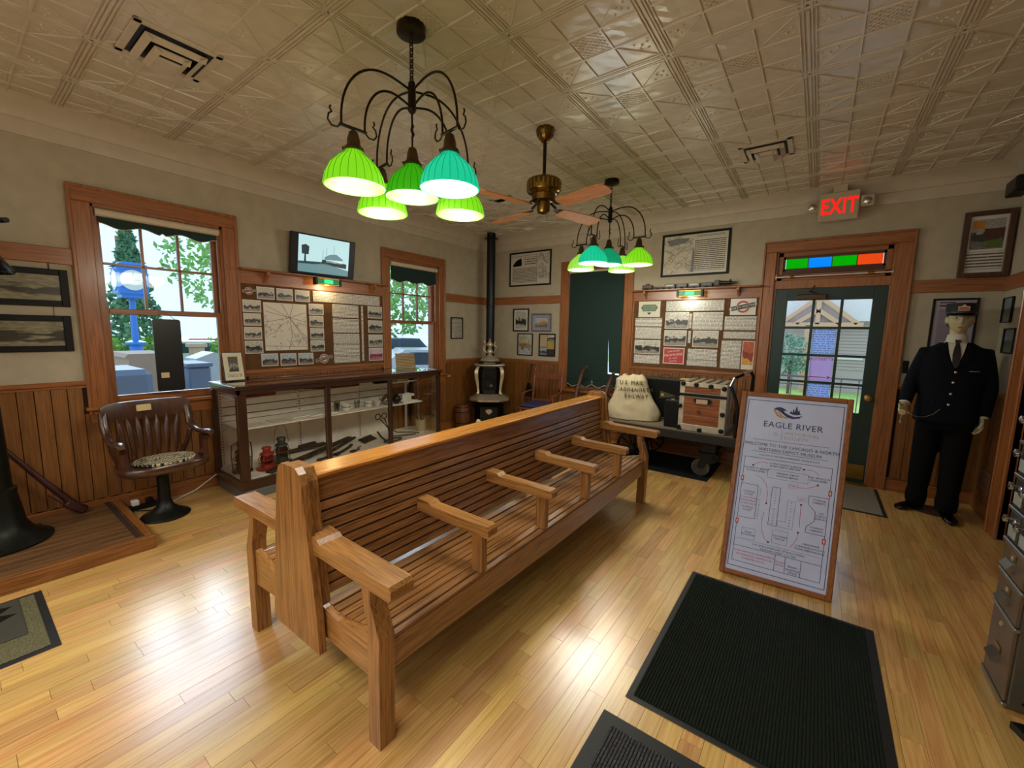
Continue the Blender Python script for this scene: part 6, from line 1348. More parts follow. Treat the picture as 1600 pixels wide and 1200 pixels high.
# mail sack
sk = thing('mail_sack', 'cream canvas mail sack with black stencilled lettering on the left of the cart', 'sack', (2.80, -.60, .498), R(14))
def sackp(z):
    f = z/.50; a = .315-.15*f+.02*math.sin(f*7); b = .15-.045*f
    if f > .93: a *= 1-(f-.93)*3.2; b *= 1-(f-.93)*5
    if f < .1: a *= .93+.7*f
    return a, b
rings = []
for i in range(27):
    z = .51*i/26; a, b = sackp(z); off = -.02-.05*(z/.5)
    ring = []
    for k in range(40):
        th = 2*PI*k/40; c, s = math.cos(th), math.sin(th); r_ = (abs(c)**2.6+abs(s)**2.6)**(-1/2.6)
        nz = noise.noise(Vector((c*2.2, s*2.2, z*7)))*.012+noise.noise(Vector((c*6, s*6, z*12)))*.006
        topw = (.02*math.sin(c*9) if i > 24 else 0)
        ring.append((off+(a+nz)*c*r_, (b+nz)*s*r_, z+topw))
    rings.append(ring)
M_canvas = plain('canvas', 'c3b595', .85, var=.1, bump=.25, bscale=30)
MB().loft(rings).build('bag', M_canvas, sk, local=True, smooth=70)
MB().loft([[(-.30+.10*math.cos(q*PI/3), -.02+.06*math.sin(q*PI/3), z) for q in range(6)] for z in (0, .03, .05)]).build('spread_corner', M_canvas, sk, local=True, smooth=70)
M_sten = plain('stencil_ink', '3a3630', .7)
for s_, z_, x_, sz in (('U.S. MAIL', .415, -.05, .066), ('CHICAGO&NORTH', .335, -.065, .062), ('RAILWAY', .262, .01, .062)):
    cu_ = bpy.data.curves.new('lettering', 'FONT'); cu_.body = s_; cu_.size = sz; cu_.align_x = 'CENTER'; cu_.extrude = .0008; cu_.space_character = 1.12; cu_.resolution_u = 2
    o_ = bpy.data.objects.new('tmp', cu_); col.objects.link(o_); bpy.context.view_layer.update(); me_ = bpy.data.meshes.new_from_object(o_); bpy.data.objects.remove(o_)
    for v_ in me_.vertices:
        x, z = v_.co.x*(.86 if len(s_) > 9 else .9)+x_, v_.co.y+z_; a, b = sackp(z); off = -.02-.05*(z/.5); c = max(-.97, min(.97, (x-off)/a))
        y = -(b+.010)*(1-abs(c)**2.6)**(1/2.6)-.004+(-.0008 if v_.co.z > 0 else .003)
        v_.co = (x, y, z)
    me_.materials.clear(); me_.materials.append(M_sten); put('lettering', me_, sk)
# cases
t = thing('black_suitcase', 'large black suitcase with leather handle standing behind the mail sack', 'suitcase', (3.06, -.32, .488))
MB().box(2.70, -.40, .488, 3.34, -.22, .975, .015).build('shell', plain('black_fibre', '080808', .5, spec=.2), t); MB().box(2.695, -.405, .955, 3.345, -.215, .98, .006).build('edge_band', plain('worn_edge', '2e2a20', .6), t); MB().box(2.695, -.405, .49, 3.345, -.215, .51, .006).build('edge_band', plain('worn_edge', '2e2a20', .6), t)
MB().tube([(2.99, -.32, .98), (3.0, -.32, 1.015), (3.05, -.32, 1.025), (3.10, -.32, 1.015), (3.11, -.32, .98)], .009, 8).build('handle', plain('brown_leather', '4a2416', .5), t, smooth=60)
MB().box(3.23, -.38, .98, 3.32, -.26, .988).build('yellow_tag', plain('tag_yellow', 'c9b37a', .6), t)
MB().prism([(3.02, .83), (3.02, .74), (3.24, .78)], 'y', -.408, -.404).build('pennant', plain('pennant_green', '3b3a20', .7), t); MB().lathe([(.018, 0), (.018, .002)], (3.05, -.408, .785), 14, Matrix.Rotation(PI/2, 4, 'X')).build('pennant_emblem', plain('pennant_gold', 'b08a2a', .6), t)
t = thing('small_suitcase', 'small black upright case standing between the mail sack and the trunk', 'suitcase', (3.27, -.62, .488))
MB().box(3.19, -.79, .488, 3.345, -.47, .79, .01).build('shell', plain('charcoal_fibre', '101112', .5, spec=.2), t); MB().tube([(3.265, -.70, .79), (3.265, -.69, .82), (3.265, -.57, .82), (3.265, -.56, .79)], .006, 6).build('handle', M_black, t, smooth=60); MB().box(3.25, -.76, .79, 3.28, -.73, .797).box(3.25, -.53, .79, 3.28, -.50, .797).build('clasp', M_nickel, t)
# steamer trunk
M_tw = wood('trunk_wood', '5e2c12', '96552a', 0, 1, .5, .08); M_tm = plain('trunk_metal', 'b5ab98', .5, .2, var=.35, bump=.2, bscale=30)
tk = thing('steamer_trunk', 'wooden steamer trunk with worn white metal edges and black clamps on the cart', 'trunk', (3.59, -.60, .488))
x0, x1, y0, y1, z0, z1 = 3.355, 3.81, -.835, -.36, .49, 1.005
MB().box(x0+.01, y0+.01, z0+.005, x1-.01, y1-.01, z1-.01).build('box', M_tm, tk)
for k, (a, b) in enumerate(((z0+.07, .655), (.66, .765), (.77, .845), (.90, z1-.045))): MB().box(x0+.05, y0, a, x1-.06, y0+.012, b, .003).build('front_board', M_tw, tk)
for b in ((x0, y0-.004, z0, x0+.052, y0+.012, z1), (x1-.062, y0-.004, z0, x1, y0+.012, z1), (x0, y0-.006, z0, x1, y0+.012, z0+.07), (x0, y0-.006, z1-.045, x1, y0+.012, z1)): MB().box(*b, .004).build('metal_edge', M_tm, tk)
for b in ((x1-.012, y0, z0, x1+.003, y0+.06, z1), (x1-.012, y1-.06, z0, x1+.003, y1, z1), (x1-.012, y0, z1-.05, x1+.004, y1, z1), (x1-.012, y0, z0, x1+.004, y1, z0+.06), (x1-.012, -.62, z0, x1+.003, -.56, z1)): MB().box(*b, .004).build('metal_edge', M_tm, tk)
for k in range(5): MB().box(x0+.02+k*.087, y0+.02, z1-.012, x0+.02+k*.087+.06, y1-.02, z1+.008, .004).build('top_slat', wood('trunk_slat', '6b5f50', '9a8d78', 1, 1, .6, .1), tk)
MB().box(x0-.002, y0-.012, .86, x1+.0, y0, .888, .003).build('iron_strap', M_black, tk)
for x, z in ((x0+.03, .99), (x0+.16, .985), (x0+.30, .98), (x1-.03, .965), (x0+.01, .75), (x1-.03, .70), (x0+.01, .52), (x1-.03, .53), (x0+.22, .51), (x0+.02, .49)):
    MB().lathe([(.024, 0), (.024, .008), (.012, .014)], (x, y0-.006, z), 10, Matrix.Rotation(PI/2, 4, 'X')).box(x-.02, y0-.012, z-.02, x+.02, y0-.002, z+.02, .003).build('clamp', M_black, tk)
MB().prism([(x0+.14, .83), (x0+.17, .845), (x0+.29, .845), (x0+.32, .83), (x0+.30, .79), (x0+.16, .79)], 'y', y0-.010, y0-.002).build('handle_plate', M_black, tk); MB().box(x0+.17, y0-.014, .79, x0+.28, y0-.010, .835).build('paper_label', plain('trunk_label', 'b89c86', .6), tk); MB().lathe([(.02, 0), (.02, .004)], (x0+.2, y0-.001, .70), 12, Matrix.Rotation(PI/2, 4, 'X')).build('lock', plain('lock_brown', '4a2a18', .5), tk)
# ================================================================ uniformed mannequin
MX, MY = 5.43, -.44
mq = thing('mannequin', 'mannequin in dark navy railroad uniform, cap and tie, holding a pocket watch beside the door', 'mannequin', (MX, MY, 0), R(-4))
def remeshed(mb, voxel, name, mat, smooth_it=2, par=mq, **pr):
    me = mb.mesh('tmp'); o = bpy.data.objects.new('tmp', me); col.objects.link(o)
    md = o.modifiers.new('r', 'REMESH'); md.mode = 'VOXEL'; md.voxel_size = voxel
    if smooth_it: sm = o.modifiers.new('s', 'SMOOTH'); sm.iterations = smooth_it; sm.factor = .5
    dg = bpy.context.evaluated_depsgraph_get(); m2 = bpy.data.meshes.new_from_object(o.evaluated_get(dg)); bpy.data.objects.remove(o)
    m2.materials.clear(); m2.materials.append(mat)
    for p in m2.polygons: p.use_smooth = True; p.material_index = 0
    o = bpy.data.objects.new(name, m2); col.objects.link(o); o.parent = par
    for k, v in pr.items(): o[k] = v
    return o
def ell(cx_, cy_, z, a, b, n=28, p=2.3, tz=0):
    out = []
    for k in range(n):
        th = 2*PI*k/n; c, s = math.cos(th), math.sin(th); r_ = (abs(c)**p+abs(s)**p)**(-1/p); out.append((cx_+a*c*r_, cy_+b*s*r_, z+tz*c*r_))
    return out
M_skin = plain('mannequin_skin', 'b3a883', .5, var=.04); M_suit = plain('navy_wool', '0a0e17', .9, var=.2, bump=.1, bscale=200, spec=.15); M_shirt = plain('white_shirt', 'c2bdb0', .7)
# ---- body: head, neck, trunk, limbs and hands as one surface
b_ = MB()
HZ = 1.665
def head_pt(u, v):     # u azimuth (0 = front, -y), v polar
    a, c, h = .071, .095, .120; sx, cy_ = math.sin(u), -math.cos(u); z = math.cos(v); s = math.sin(v)
    x, y = a*s*sx, c*s*cy_; 
    if z < 0: x *= 1-.30*(-z)**1.6; y *= (1-.16*(-z)**2) if cy_ < 0 else (1-.38*(-z)**1.3)
    fr = max(0, -cy_)**3 if cy_ < 0 else 0; fr = max(0, math.cos(u))**2
    def g(x0, z0, sx_, sz_): return math.exp(-((sx*s*a-x0)/sx_)**2-((z-z0)/sz_)**2)
    y -= fr*s*(.020*g(0, -.13, .010, .13)+.006*g(0, .12, .010, .2)+.006*g(0, .26, .05, .09)+.006*g(0, -.47, .022, .05)+.005*g(0, -.58, .02, .05)+.010*g(0, -.84, .03, .14)+.005*g(.045, -.2, .02, .2)+.005*g(-.045, -.2, .02, .2))
    y += fr*s*(.012*g(.031, .08, .017, .1)+.012*g(-.031, .08, .017, .1)+.004*g(0, -.525, .026, .02))
    return (x, y, z*h)
rings = []
for j in range(1, 60):
    v = PI*(1-j/60); rings.append([tuple(Vector(head_pt(2*PI*k/64, v))+Vector((0, -.02, HZ))) for k in range(64)])
b_.loft(rings)
b_.tube([(0, .005, 1.44), (0, .0, 1.50), (0, -.005, 1.60)], [.055, .050, .051], 18)
b_.loft([ell(0, 0, z, a, b) for z, a, b in ((.86, .14, .09), (1.0, .14, .09), (1.15, .135, .09), (1.30, .15, .09), (1.36, .13, .07), (1.44, .06, .05))])
for s in (1, -1): b_.ball((s*.076, 0, HZ-.005), (.011, .022, .032), 10, 8)
arms = {-1: [(-.185, .0, 1.385), (-.235, .01, 1.14), (-.268, -.10, .955)], 1: [(.185, .0, 1.385), (.228, .02, 1.12), (.205, -.04, .88)]}
for s in (-1, 1):
    a = arms[s]; b_.tube([Vector(a[0]).lerp(Vector(a[1]), .15), Vector(a[0]).lerp(Vector(a[1]), .5), a[1], Vector(a[1]).lerp(Vector(a[2]), .5), a[2]], [.036, .036, .034, .034, .026], 14)
    f0 = (-.09*1, -.0, 0)
for s, foot in ((-1, (-.11, -.02)), (1, (.07, -.13))):
    b_.tube([(s*.085, 0, .92), ((s*.085+foot[0])/2, foot[1]*.4, .48), (foot[0], foot[1]+.03, .07)], [.085, .055, .04], 14)
def hand(mb, w, d, side, palm_n, curl, spread=.11, L=.175):
    """palm plus five jointed fingers; w wrist, d hand direction, side: +1 thumb towards +cross"""
    w = Vector(w); d = Vector(d).normalized(); nrm = Vector(palm_n).normalized(); nrm = (nrm-d*nrm.dot(d)).normalized(); lat = d.cross(nrm)*side
    k = L/.19
    def pr(u, v_, h): return w+d*u*k+lat*v_*k+nrm*h*k
    def sect(u, wd, th): return [pr(u, wd*math.cos(2*PI*q/12), th*math.sin(2*PI*q/12)) for q in range(12)]
    mb.loft([sect(-.02, .026, .02), sect(.01, .028, .017), sect(.04, .038, .016), (sect(.075, .043, .014)), sect(.092, .041, .011)])
    for i, (off, ln) in enumerate(((.031, .072), (.011, .080), (-.010, .074), (-.030, .058))):
        p0 = pr(.078, off, 0); ang_ = 0; p = [p0]; dd = (d+lat*off*spread*20*.12).normalized()
        for q, f in enumerate((.45, .30, .25)):
            ang_ += curl[i]*(1, 1.1, .7)[q]; v_ = dd*math.cos(ang_)+nrm*math.sin(ang_); p.append(p[-1]+v_*ln*f*k)
        mb.tube([p[0]-dd*.012, *p], [.0088*k, .009*k, .0084*k, .0078*k, .006*k], 9)
    t0 = pr(.022, .028, .004); t1 = t0+(d*.55+lat*.62+nrm*.35).normalized()*.034*k; t2 = t1+(d*.85+lat*.18+nrm*.45).normalized()*.03*k; t3 = t2+(d*.9-lat*.05+nrm*.5).normalized()*.024*k
    mb.tube([t0-(d*.55+lat*.6)*.012, t0, t1, t2, t3], [.011*k, .013*k, .0105*k, .0095*k, .007*k], 9)
hand(b_, (-.272, -.118, .935), (-.10, -.55, -.62), 1, (.55, -.45, .55), (.45, .55, .6, .65))
hand(b_, (.20, -.052, .862), (-.06, -.12, -1), -1, (-.85, -.35, 0), (.35, .32, .36, .42))
body = remeshed(b_, .0042, 'body', M_skin, 1)
for s in (-1, 1):
    e_ = MB().ball((s*.031, -.096, HZ+.011), (.0125, .008, .008), 14, 8).build('eye', plain('eye_white', 'a8a088', .3), mq, local=True, smooth=60)
    MB().ball((s*.031, -.1035, HZ+.011), (.005, .002, .0055), 10, 6).build('iris', plain('iris_brown', '2a1c12', .3), e_, local=True, smooth=60)
    MB().tube([(s*.014, -.108, HZ+.030), (s*.030, -.1115, HZ+.036), (s*.05, -.098, HZ+.030)], [.0025, .0035, .002], 6, flat=.5).build('eyebrow', plain('brow_brown', '4a3626', .8), mq, local=True)
MB().prism([(-.021, HZ-.0655), (-.006, HZ-.0605), (0, HZ-.062), (.006, HZ-.0605), (.021, HZ-.0655), (.01, HZ-.0725), (-.01, HZ-.0725)], 'y', -.1145, -.108).build('lips', plain('lip_pink', '8c5a48', .5), mq, local=True)
m = MB()
for s in (-1, 1): m.torus((s*.032, -.118, HZ+.010), .0185, .0011, 22, 5, Matrix.Rotation(PI/2, 4, 'X') @ Matrix.Diagonal((1.15, 1, 1, 1))); m.tube([(s*.053, -.116, HZ+.012), (s*.073, -.05, HZ+.012), (s*.076, .0, HZ+.008)], .0011, 5)
m.tube([(-.011, -.118, HZ+.012), (0, -.122, HZ+.016), (.011, -.118, HZ+.012)], .0011, 5); m.build('spectacles', M_nickel, mq, local=True, label='thin wire spectacles')
MB().loft([ell(0, .02, z, a, b, 24, 2) for z, a, b in ((HZ-.06, .066, .075), (HZ-.02, .079, .086), (HZ+.05, .080, .088))]).build('hair', plain('hair_brown', '3a2c1e', .9), mq, local=True, smooth=60)
# conductor cap
cap = MB().loft([ell(0, -.01, z, a, b, 36, 2) for z, a, b in ((HZ+.045, .086, .106), (HZ+.055, .089, .109), (HZ+.12, .092, .112), (HZ+.13, .088, .107), (HZ+.133, .06, .08))]).build('cap', plain('cap_black', '0d0d10', .7), mq, local=True, smooth=40)
MB().loft([ell(0, -.01, z, a, b, 36, 2) for z, a, b in ((HZ+.05, .0905, .111), (HZ+.062, .091, .1115))]).build('cap_band', plain('cap_braid', '2c2420', .5), cap, local=True)
vs_ = []
for i in range(15):
    a = R(-58+116*i/14); vs_.append([((.084+q*.6)*math.sin(a), -.01-(.107+q*1.0)*math.cos(a), HZ+.05-q*.55*math.cos(a)) for q in (0, .02, .042)]+[((.084+q*.6)*math.sin(a), -.01-(.107+q*1.0)*math.cos(a), HZ+.046-q*.55*math.cos(a)) for q in (.042, .02, 0)])
MB().loft(vs_).build('visor', plain('patent_black', '08080a', .15), cap, local=True, smooth=40)
M_emb = plain('cap_embroidery', 'b3a58e', .6); Tc = frameM((0, -.1245, HZ+.092), (1, 0, 0), (0, .05, 1))
MB().prism([(-.035, -.002), (-.03, .012), (-.018, .01), (0, .028), (.018, .01), (.03, .012), (.035, -.002), (.03, -.015), (-.03, -.015)], 'z', .0, .003, Tc).prism([(-.034, -.026), (.034, -.026), (.034, -.02), (-.034, -.02)], 'z', 0, .003, Tc).build('cap_badge', M_emb, cap, local=True)
MB().box(-.026, -.011, .003, .026, .002, .0045, 0, Tc).build('badge_panel', plain('badge_red', 'b03a30', .5), cap, local=True)
# ---- jacket
def jack(z):
    K = [(.80, .205, .145), (.90, .20, .14), (1.05, .188, .128), (1.18, .195, .132), (1.28, .200, .132), (1.36, .198, .124), (1.42, .175, .105), (1.455, .125, .088), (1.485, .082, .074), (1.505, .066, .064)]
    for (z0_, a0_, b0_), (z1_, a1_, b1_) in zip(K[:-1], K[1:]):
        if z <= z1_: f = max(0, (z-z0_)/(z1_-z0_)); return a0_+(a1_-a0_)*f, b0_+(b1_-b0_)*f
    return K[-1][1:]
j_ = MB(); j_.loft([ell(0, 0, z, *jack(z), 36, 2.4) for z in (.80, .85, .90, .97, 1.05, 1.12, 1.18, 1.24, 1.30, 1.34, 1.38, 1.41, 1.43, 1.45, 1.465, 1.474)])
for s in (-1, 1):
    a = [Vector(q) for q in arms[s]]; a[0] += Vector((-s*.02, 0, .005))
    j_.tube([a[0]+Vector((-s*.05, 0, -.002)), a[0], a[0].lerp(a[1], .4), a[0].lerp(a[1], .85), a[1].lerp(a[2], .1), a[1].lerp(a[2], .6), a[2]], [.055, .064, .060, .055, .053, .050, .046], 16)
jk = remeshed(j_, .0095, 'jacket', M_suit, 4)
def fy(x, z, o=.0): a, b = jack(z); c = min(.97, abs(x)/a); return -b*(1-c**2.4)**(1/2.4)-o
def drape(poly_rows, nm, mat, par, o, cols=6, th=.006):
    """rows of (z, x0, x1) laid on the jacket front"""
    rings = []
    for z, xa, xb in poly_rows:
        P_ = [(xa+(xb-xa)*k/cols) for k in range(cols+1)]
        rings.append([(x, fy(x, z, o), z) for x in P_]+[(x, fy(x, z, o-th), z) for x in P_[::-1]])
    return MB().loft(rings).build(nm, mat, par, local=True, smooth=50)
drape([(1.28, -.008, .004), (1.33, -.028, .02), (1.38, -.042, .034), (1.43, -.05, .044), (1.472, -.055, .052)], 'shirt_front', M_shirt, mq, .004)
MB().loft([ell(0, -.004, z, a, b, 26, 2) for z, a, b in ((1.462, .080, .082), (1.49, .066, .070), (1.54, .059, .064))]).build('collar', M_shirt, mq, local=True, smooth=40)
drape([(1.27, -.006, .006), (1.31, -.022, .02), (1.38, -.026, .022), (1.44, -.018, .014), (1.465, -.012, .010)], 'necktie', plain('black_tie', '08080c', .5), mq, .012)
MB().prism([(-.018, 1.50), (.016, 1.50), (.010, 1.46), (-.012, 1.46)], 'y', -.088, -.07).build('tie_knot', plain('black_tie', '08080c', .5), mq, local=True)
for s in (-1, 1):
    drape([(1.255, s*.000-.004, s*.012-.004), (1.32, s*.026-.008, s*.062-.004), (1.385, s*.048-.004, s*.098), (1.39, s*.05-.004, s*.082), (1.40, s*.052, s*.09), (1.45, s*.06, s*.085), (1.48, s*.058, s*.07)], 'lapel', M_suit, mq, .009)
M_btn = plain('silver_button', 'c9c2b0', .25, .8)
for z, x in ((1.235, .006), (1.15, .0), (1.055, -.004), (.965, -.008)):
    MB().lathe([(.0095, 0), (.0095, .003), (.004, .006)], (x, fy(x, z, .004), z), 12, Matrix.Rotation(PI/2, 4, 'X')).build('button', M_btn, mq, local=True, smooth=40)
drape([(1.245, .082, .142), (1.252, .082, .142)], 'name_bar', M_btn, mq, .007, th=.004)
drape([(1.215, .075, .150), (1.225, .075, .150)], 'breast_pocket', M_suit, mq, .005); drape([(.955, -.165, -.09), (1.0, -.165, -.09)], 'pocket_flap', M_suit, mq, .006); drape([(.955, .09, .165), (1.0, .09, .165)], 'pocket_flap', M_suit, mq, .006)
for s in (-1, 1):
    a = [Vector(q) for q in arms[s]]; d = (a[2]-a[1]).normalized(); MB().tube([a[2]-d*.01, a[2]+d*.016], .036, 18).build('shirt_cuff', M_shirt, mq, local=True, smooth=40)
# ---- trousers and shoes
t_ = MB(); t_.loft([ell(0, 0, z, a, b, 32, 2.3) for z, a, b in ((.98, .165, .115), (.90, .175, .125), (.80, .18, .13), (.74, .17, .125))])
for s, foot in ((-1, (-.11, -.02)), (1, (.07, -.13))):
    st_ = Vector((s*.088, 0, .84)); en = Vector((foot[0], foot[1]+.03, .055)); rings = []
    for i in range(12):
        f = i/11; p = st_.lerp(en, f); w_ = .092*(1-f)+.066*f+(.006*math.sin(f*22) if f > .75 else 0); rings.append(ell(p.x, p.y+(.012*math.sin(f*PI)), p.z, w_, w_*1.08, 22, 2.1))
    t_.loft(rings[::-1])
remeshed(t_, .0095, 'trousers', plain('trouser_black', '08090d', .9, var=.2, spec=.15), 4)
for s, foot, rz in ((-1, (-.11, -.02), R(-38)), (1, (.07, -.13), R(8))):
    T = Matrix.Translation((foot[0], foot[1]+.03, 0)) @ Matrix.Rotation(rz, 4, 'Z')
    rings = []
    for y, w_, h_ in ((.075, .025, .05), (.06, .036, .075), (.02, .04, .085), (-.03, .038, .075), (-.08, .042, .058), (-.13, .047, .048), (-.17, .042, .04), (-.195, .022, .03)):
        rings.append([T @ Vector((w_*math.cos(q*PI/8), y, .004+max(0, h_*(.5+.5*math.sin(q*PI/8)))*1.0)) for q in range(16)])
    MB().loft(rings).build('shoe', plain('shoe_black', '060607', .12), mq, local=True, smooth=60)
# stand plate, watch, chain
MB().lathe([(.14, .001), (.14, .006), (.01, .008)], (0, .02, 0), 30).build('base_plate', plain('smoke_plate', '3a3630', .3), mq, local=True)
w = thing('pocket_watch', 'silver pocket watch with fob held in the mannequin right hand', 'watch', (MX-.30, MY-.215, .88))
MB().lathe([(.024, 0), (.026, .003), (.026, .009), (.022, .012)], (0, 0, 0), 22, Matrix.Rotation(PI/2, 4, 'X')).build('case', M_nickel, w, local=True, smooth=40); MB().lathe([(.021, .012), (.021, .0125)], (0, 0, 0), 22, Matrix.Rotation(PI/2, 4, 'X')).build('dial', plain('watch_dial', 'b9a878', .4), w, local=True)
MB().tube([(0, -.004, -.025), (-.004, -.004, -.045), (-.006, -.004, -.07)], .0035, 6).box(-.014, -.008, -.10, .002, 0, -.07, .002).build('fob', M_btn, w, local=True)
MB().tube([(-.255, -.195, .905), (-.235, -.20, .87), (-.19, -.19, .845), (-.14, -.18, .85), (-.09, -.17, .88), (-.055, -.155, .925)], .0025, 6).build('watch_chain', M_btn, mq, local=True, smooth=60, label='silver watch chain')

# ================================================================ file cabinet at the right edge
M_cab = plain('cabinet_olive', '57564c', .4, .4, var=.1, bump=.05); M_fr = plain('drawer_brown', '6b5a47', .38, .4, var=.15); M_edgec = plain('cabinet_edge', '8d8b84', .28, .8)
cb = thing('card_cabinet', 'tall grey metal file cabinet with small doors above large drawers at the right edge', 'cabinet', (5.48, -2.88, .006))
X0, X1, YA, YB = 5.245, 5.72, -3.005, -2.735
MB().box(X0+.012, YA, .006, X1, YB, 1.66, .004).build('carcase', M_cab, cb)
for z, y in ((.07, -3.007), (.03, -3.007)): pass
m = MB()
for x, z in ((5.30, .045), (5.33, .10), (5.30, .40), (5.30, .65)): m.lathe([(.007, 0), (.007, .002)], (x, YA, z), 10, Matrix.Rotation(PI/2, 4, 'X'))
m.build('screw_holes', M_black, cb, kind='stuff')
for z in (.014, .34, .495, .635, .78, .925, 1.07, 1.215, 1.36, 1.505, 1.65): MB().box(X0-.004, YA, z-.008, X0+.014, YB, z+.008, .003).build('rail', M_edgec, cb)
Ry = Matrix.Rotation(-PI/2, 4, 'Y')
for z0_, z1_ in ((.024, .33), (.35, .487), (.505, .627)):
    d_ = MB().box(X0, YA+.012, z0_, X0+.014, YB-.012, z1_, .004).build('drawer', M_fr, cb); zz = z0_+(z1_-z0_)*(.40 if z1_ < .34 else .42)
    MB().prism([(X0, zz+.025), (X0-.012, zz+.022), (X0-.03, zz-.004), (X0-.026, zz-.012), (X0, zz-.012)], 'y', -2.91, -2.83).build('cup_pull', M_edgec, d_); MB().box(X0-.004, -2.90, zz+.028, X0, -2.84, zz+.055, .001).build('label_holder', M_brass, d_)
    MB().lathe([(.012, 0), (.012, .005), (.006, .008)], (X0, -2.87, z1_-.035), 14, Ry).build('lock', M_nickel, d_)
for r_ in range(7):
    for c_ in range(2):
        ya = YA+.014+c_*.124; z0_ = .645+r_*.145
        d_ = MB().box(X0+.002, ya, z0_, X0+.014, ya+.118, z0_+.125, .003).build('small_door', plain('door_dark_metal', '4a4740', .35, .6, var=.2), cb)
        MB().lathe([(.008, 0), (.008, .010), (.016, .016), (.017, .026), (.006, .03)], (X0+.002, ya+.085, z0_+.09), 14, Ry).build('knob', M_chrome, d_, smooth=40)
        MB().lathe([(.013, 0), (.013, .006), (.005, .012)], (X0+.002, ya+.035, z0_+.09), 14, Ry).build('dial', M_chrome, d_, smooth=40)
        MB().box(X0-.002, ya+.02, z0_+.015, X0+.002, ya+.10, z0_+.065, .001).build('window', plain('card_window', '9aa09c', .15), d_)
t = MB().prism([(5.237, -3.12), (5.27, -3.20), (5.36, -3.30), (5.40, -3.22), (5.33, -3.14), (5.27, -3.11)], 'z', .002, .03).build('display_stand', M_black); tag(t, 'black iron foot of a display stand at the lower right edge', 'stand foot')

# ================================================================ outdoors
M_grass = plain('lawn', '9cbd62', .9, var=.3); M_pave = plain('pavement', 'cfccc6', .9, var=.1); M_leaf = plain('leaf_green', '86b862', .7, var=.3); M_leafd = plain('spruce_green', '5f8a6c', .8, var=.3); M_blue = plain('clock_blue', '3379cc', .35)
MB().box(-60, -60, -.5, 60, 60, -.42).build('ground', M_pave, struct=True, org=(0, 0, 0))
MB().box(-60, -20, -.42, -7.2, 30, -.40).build('lawn', M_grass, struct=True, org=(0, 0, 0)); MB().box(3.3, 8, -.42, 30, 20, -.40).build('lawn', M_grass, struct=True, org=(0, 0, 0))
def leaves(ctr, rad, n, size, shape='ball', seed=1):
    rr = random.Random(seed); m = MB()
    for _ in range(n):
        while True:
            p = Vector((rr.uniform(-1, 1), rr.uniform(-1, 1), rr.uniform(-1, 1)))
            if p.length < 1: break
        if shape == 'cone': f = rr.random()**.7; a = rr.random()*2*PI; q = (1-f)*(.35+.65*rr.random()); p = Vector((q*math.cos(a), q*math.sin(a), 2*f-1-.12*q))
        if noise.noise(p*2.3+Vector((seed, 0, 0))) < -.12 and shape == 'ball': continue
        c = Vector(ctr)+Vector((p.x*rad[0], p.y*rad[1], p.z*rad[2])); e1 = Vector((rr.gauss(0, 1), rr.gauss(0, 1), rr.gauss(0, 1))).normalized(); e2 = e1.orthogonal().normalized(); s = size*(.6+.8*rr.random())
        m.add([c-e1*s, c+e2*s*.5, c+e1*s, c-e2*s*.5], [(0, 1, 2, 3)])
    return m
def tree(name, lab, base, h, ctr, rad, n, size, mat, shape='ball', seed=1):
    t = thing(name, lab, 'tree', base, 0, None)
    MB().tube([base, (base[0], base[1], base[2]+h*.5), (base[0]+.05, base[1], base[2]+h)], [.12*h/4, .08*h/4, .03], 8).build('trunk', plain('bark', '5a4a3a', .9), t, smooth=60)
    leaves(ctr, rad, n, size, shape, seed).build('foliage', mat, t, kind='stuff')
tree('leafy_tree', 'leafy green tree overhanging the right side of the left window view', (-7.5, -.9, -.42), 4.2, (-7.3, -1.2, 3.3), (1.2, 1.35, 1.5), 2300, .075, M_leaf, seed=3)
tree('spruce_tree', 'dark green spruce behind the blue street clock', (-12, -2.0, -.42), 4.6, (-12, -2.0, 2.1), (1.25, 1.25, 2.5), 2200, .11, M_leafd, 'cone', 5)
tree('leafy_tree', 'green tree filling the top of the right window view', (-10, 5.2, -.42), 4.5, (-9.6, 5.6, 2.9), (1.7, 2.2, 1.7), 2600, .12, M_leaf, seed=9)
o = MB().tube([(-14.2, -1.75, -.42), (-14.2, -1.75, 4.35)], .08, 8).build('utility_pole', plain('pole_wood', '8a7460', .9)); tag(o, 'bare wooden utility pole rising beside the spruce', 'pole')
for i, (y0_, y1_, x_) in enumerate(((-3.75, -3.12, -8.2), (-2.95, -2.35, -8.2), (-.9, .5, -9.5))):
    t = thing('hedge', ('clipped hedge left of the clock post', 'clipped hedge right of the clock post', 'clipped hedge at the right side of the left window')[i], 'hedge', (x_, (y0_+y1_)/2, -.42)); m = MB(); rr = random.Random(i)
    for _ in range(1100):
        c = Vector((x_+rr.uniform(-.4, .4), rr.uniform(y0_, y1_), rr.uniform(-.3, 1.18))); e1 = Vector((rr.gauss(0, 1), rr.gauss(0, 1), rr.gauss(0, 1))).normalized(); e2 = e1.orthogonal().normalized(); m.add([c-e1*.06, c+e2*.035, c+e1*.06, c-e2*.035], [(0, 1, 2, 3)])
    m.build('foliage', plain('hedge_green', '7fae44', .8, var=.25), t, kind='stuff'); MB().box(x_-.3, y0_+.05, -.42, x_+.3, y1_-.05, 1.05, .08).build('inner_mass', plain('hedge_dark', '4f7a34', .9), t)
ck = thing('street_clock', 'blue four faced street clock on a post seen through the left window', 'clock', (-7, -3.05, -.42))
MB().lathe([(.30, -.42), (.30, -.2), (.22, -.15), (.2, .7), (.24, .75), (.24, .80), (.16, .84), (.12, .88), (.10, 1.05), (.17, 1.10), (.17, 1.14), (.06, 1.18), (.05, 2.08)], (-7, -3.05, 0), 20).build('post', M_blue, ck, smooth=40)
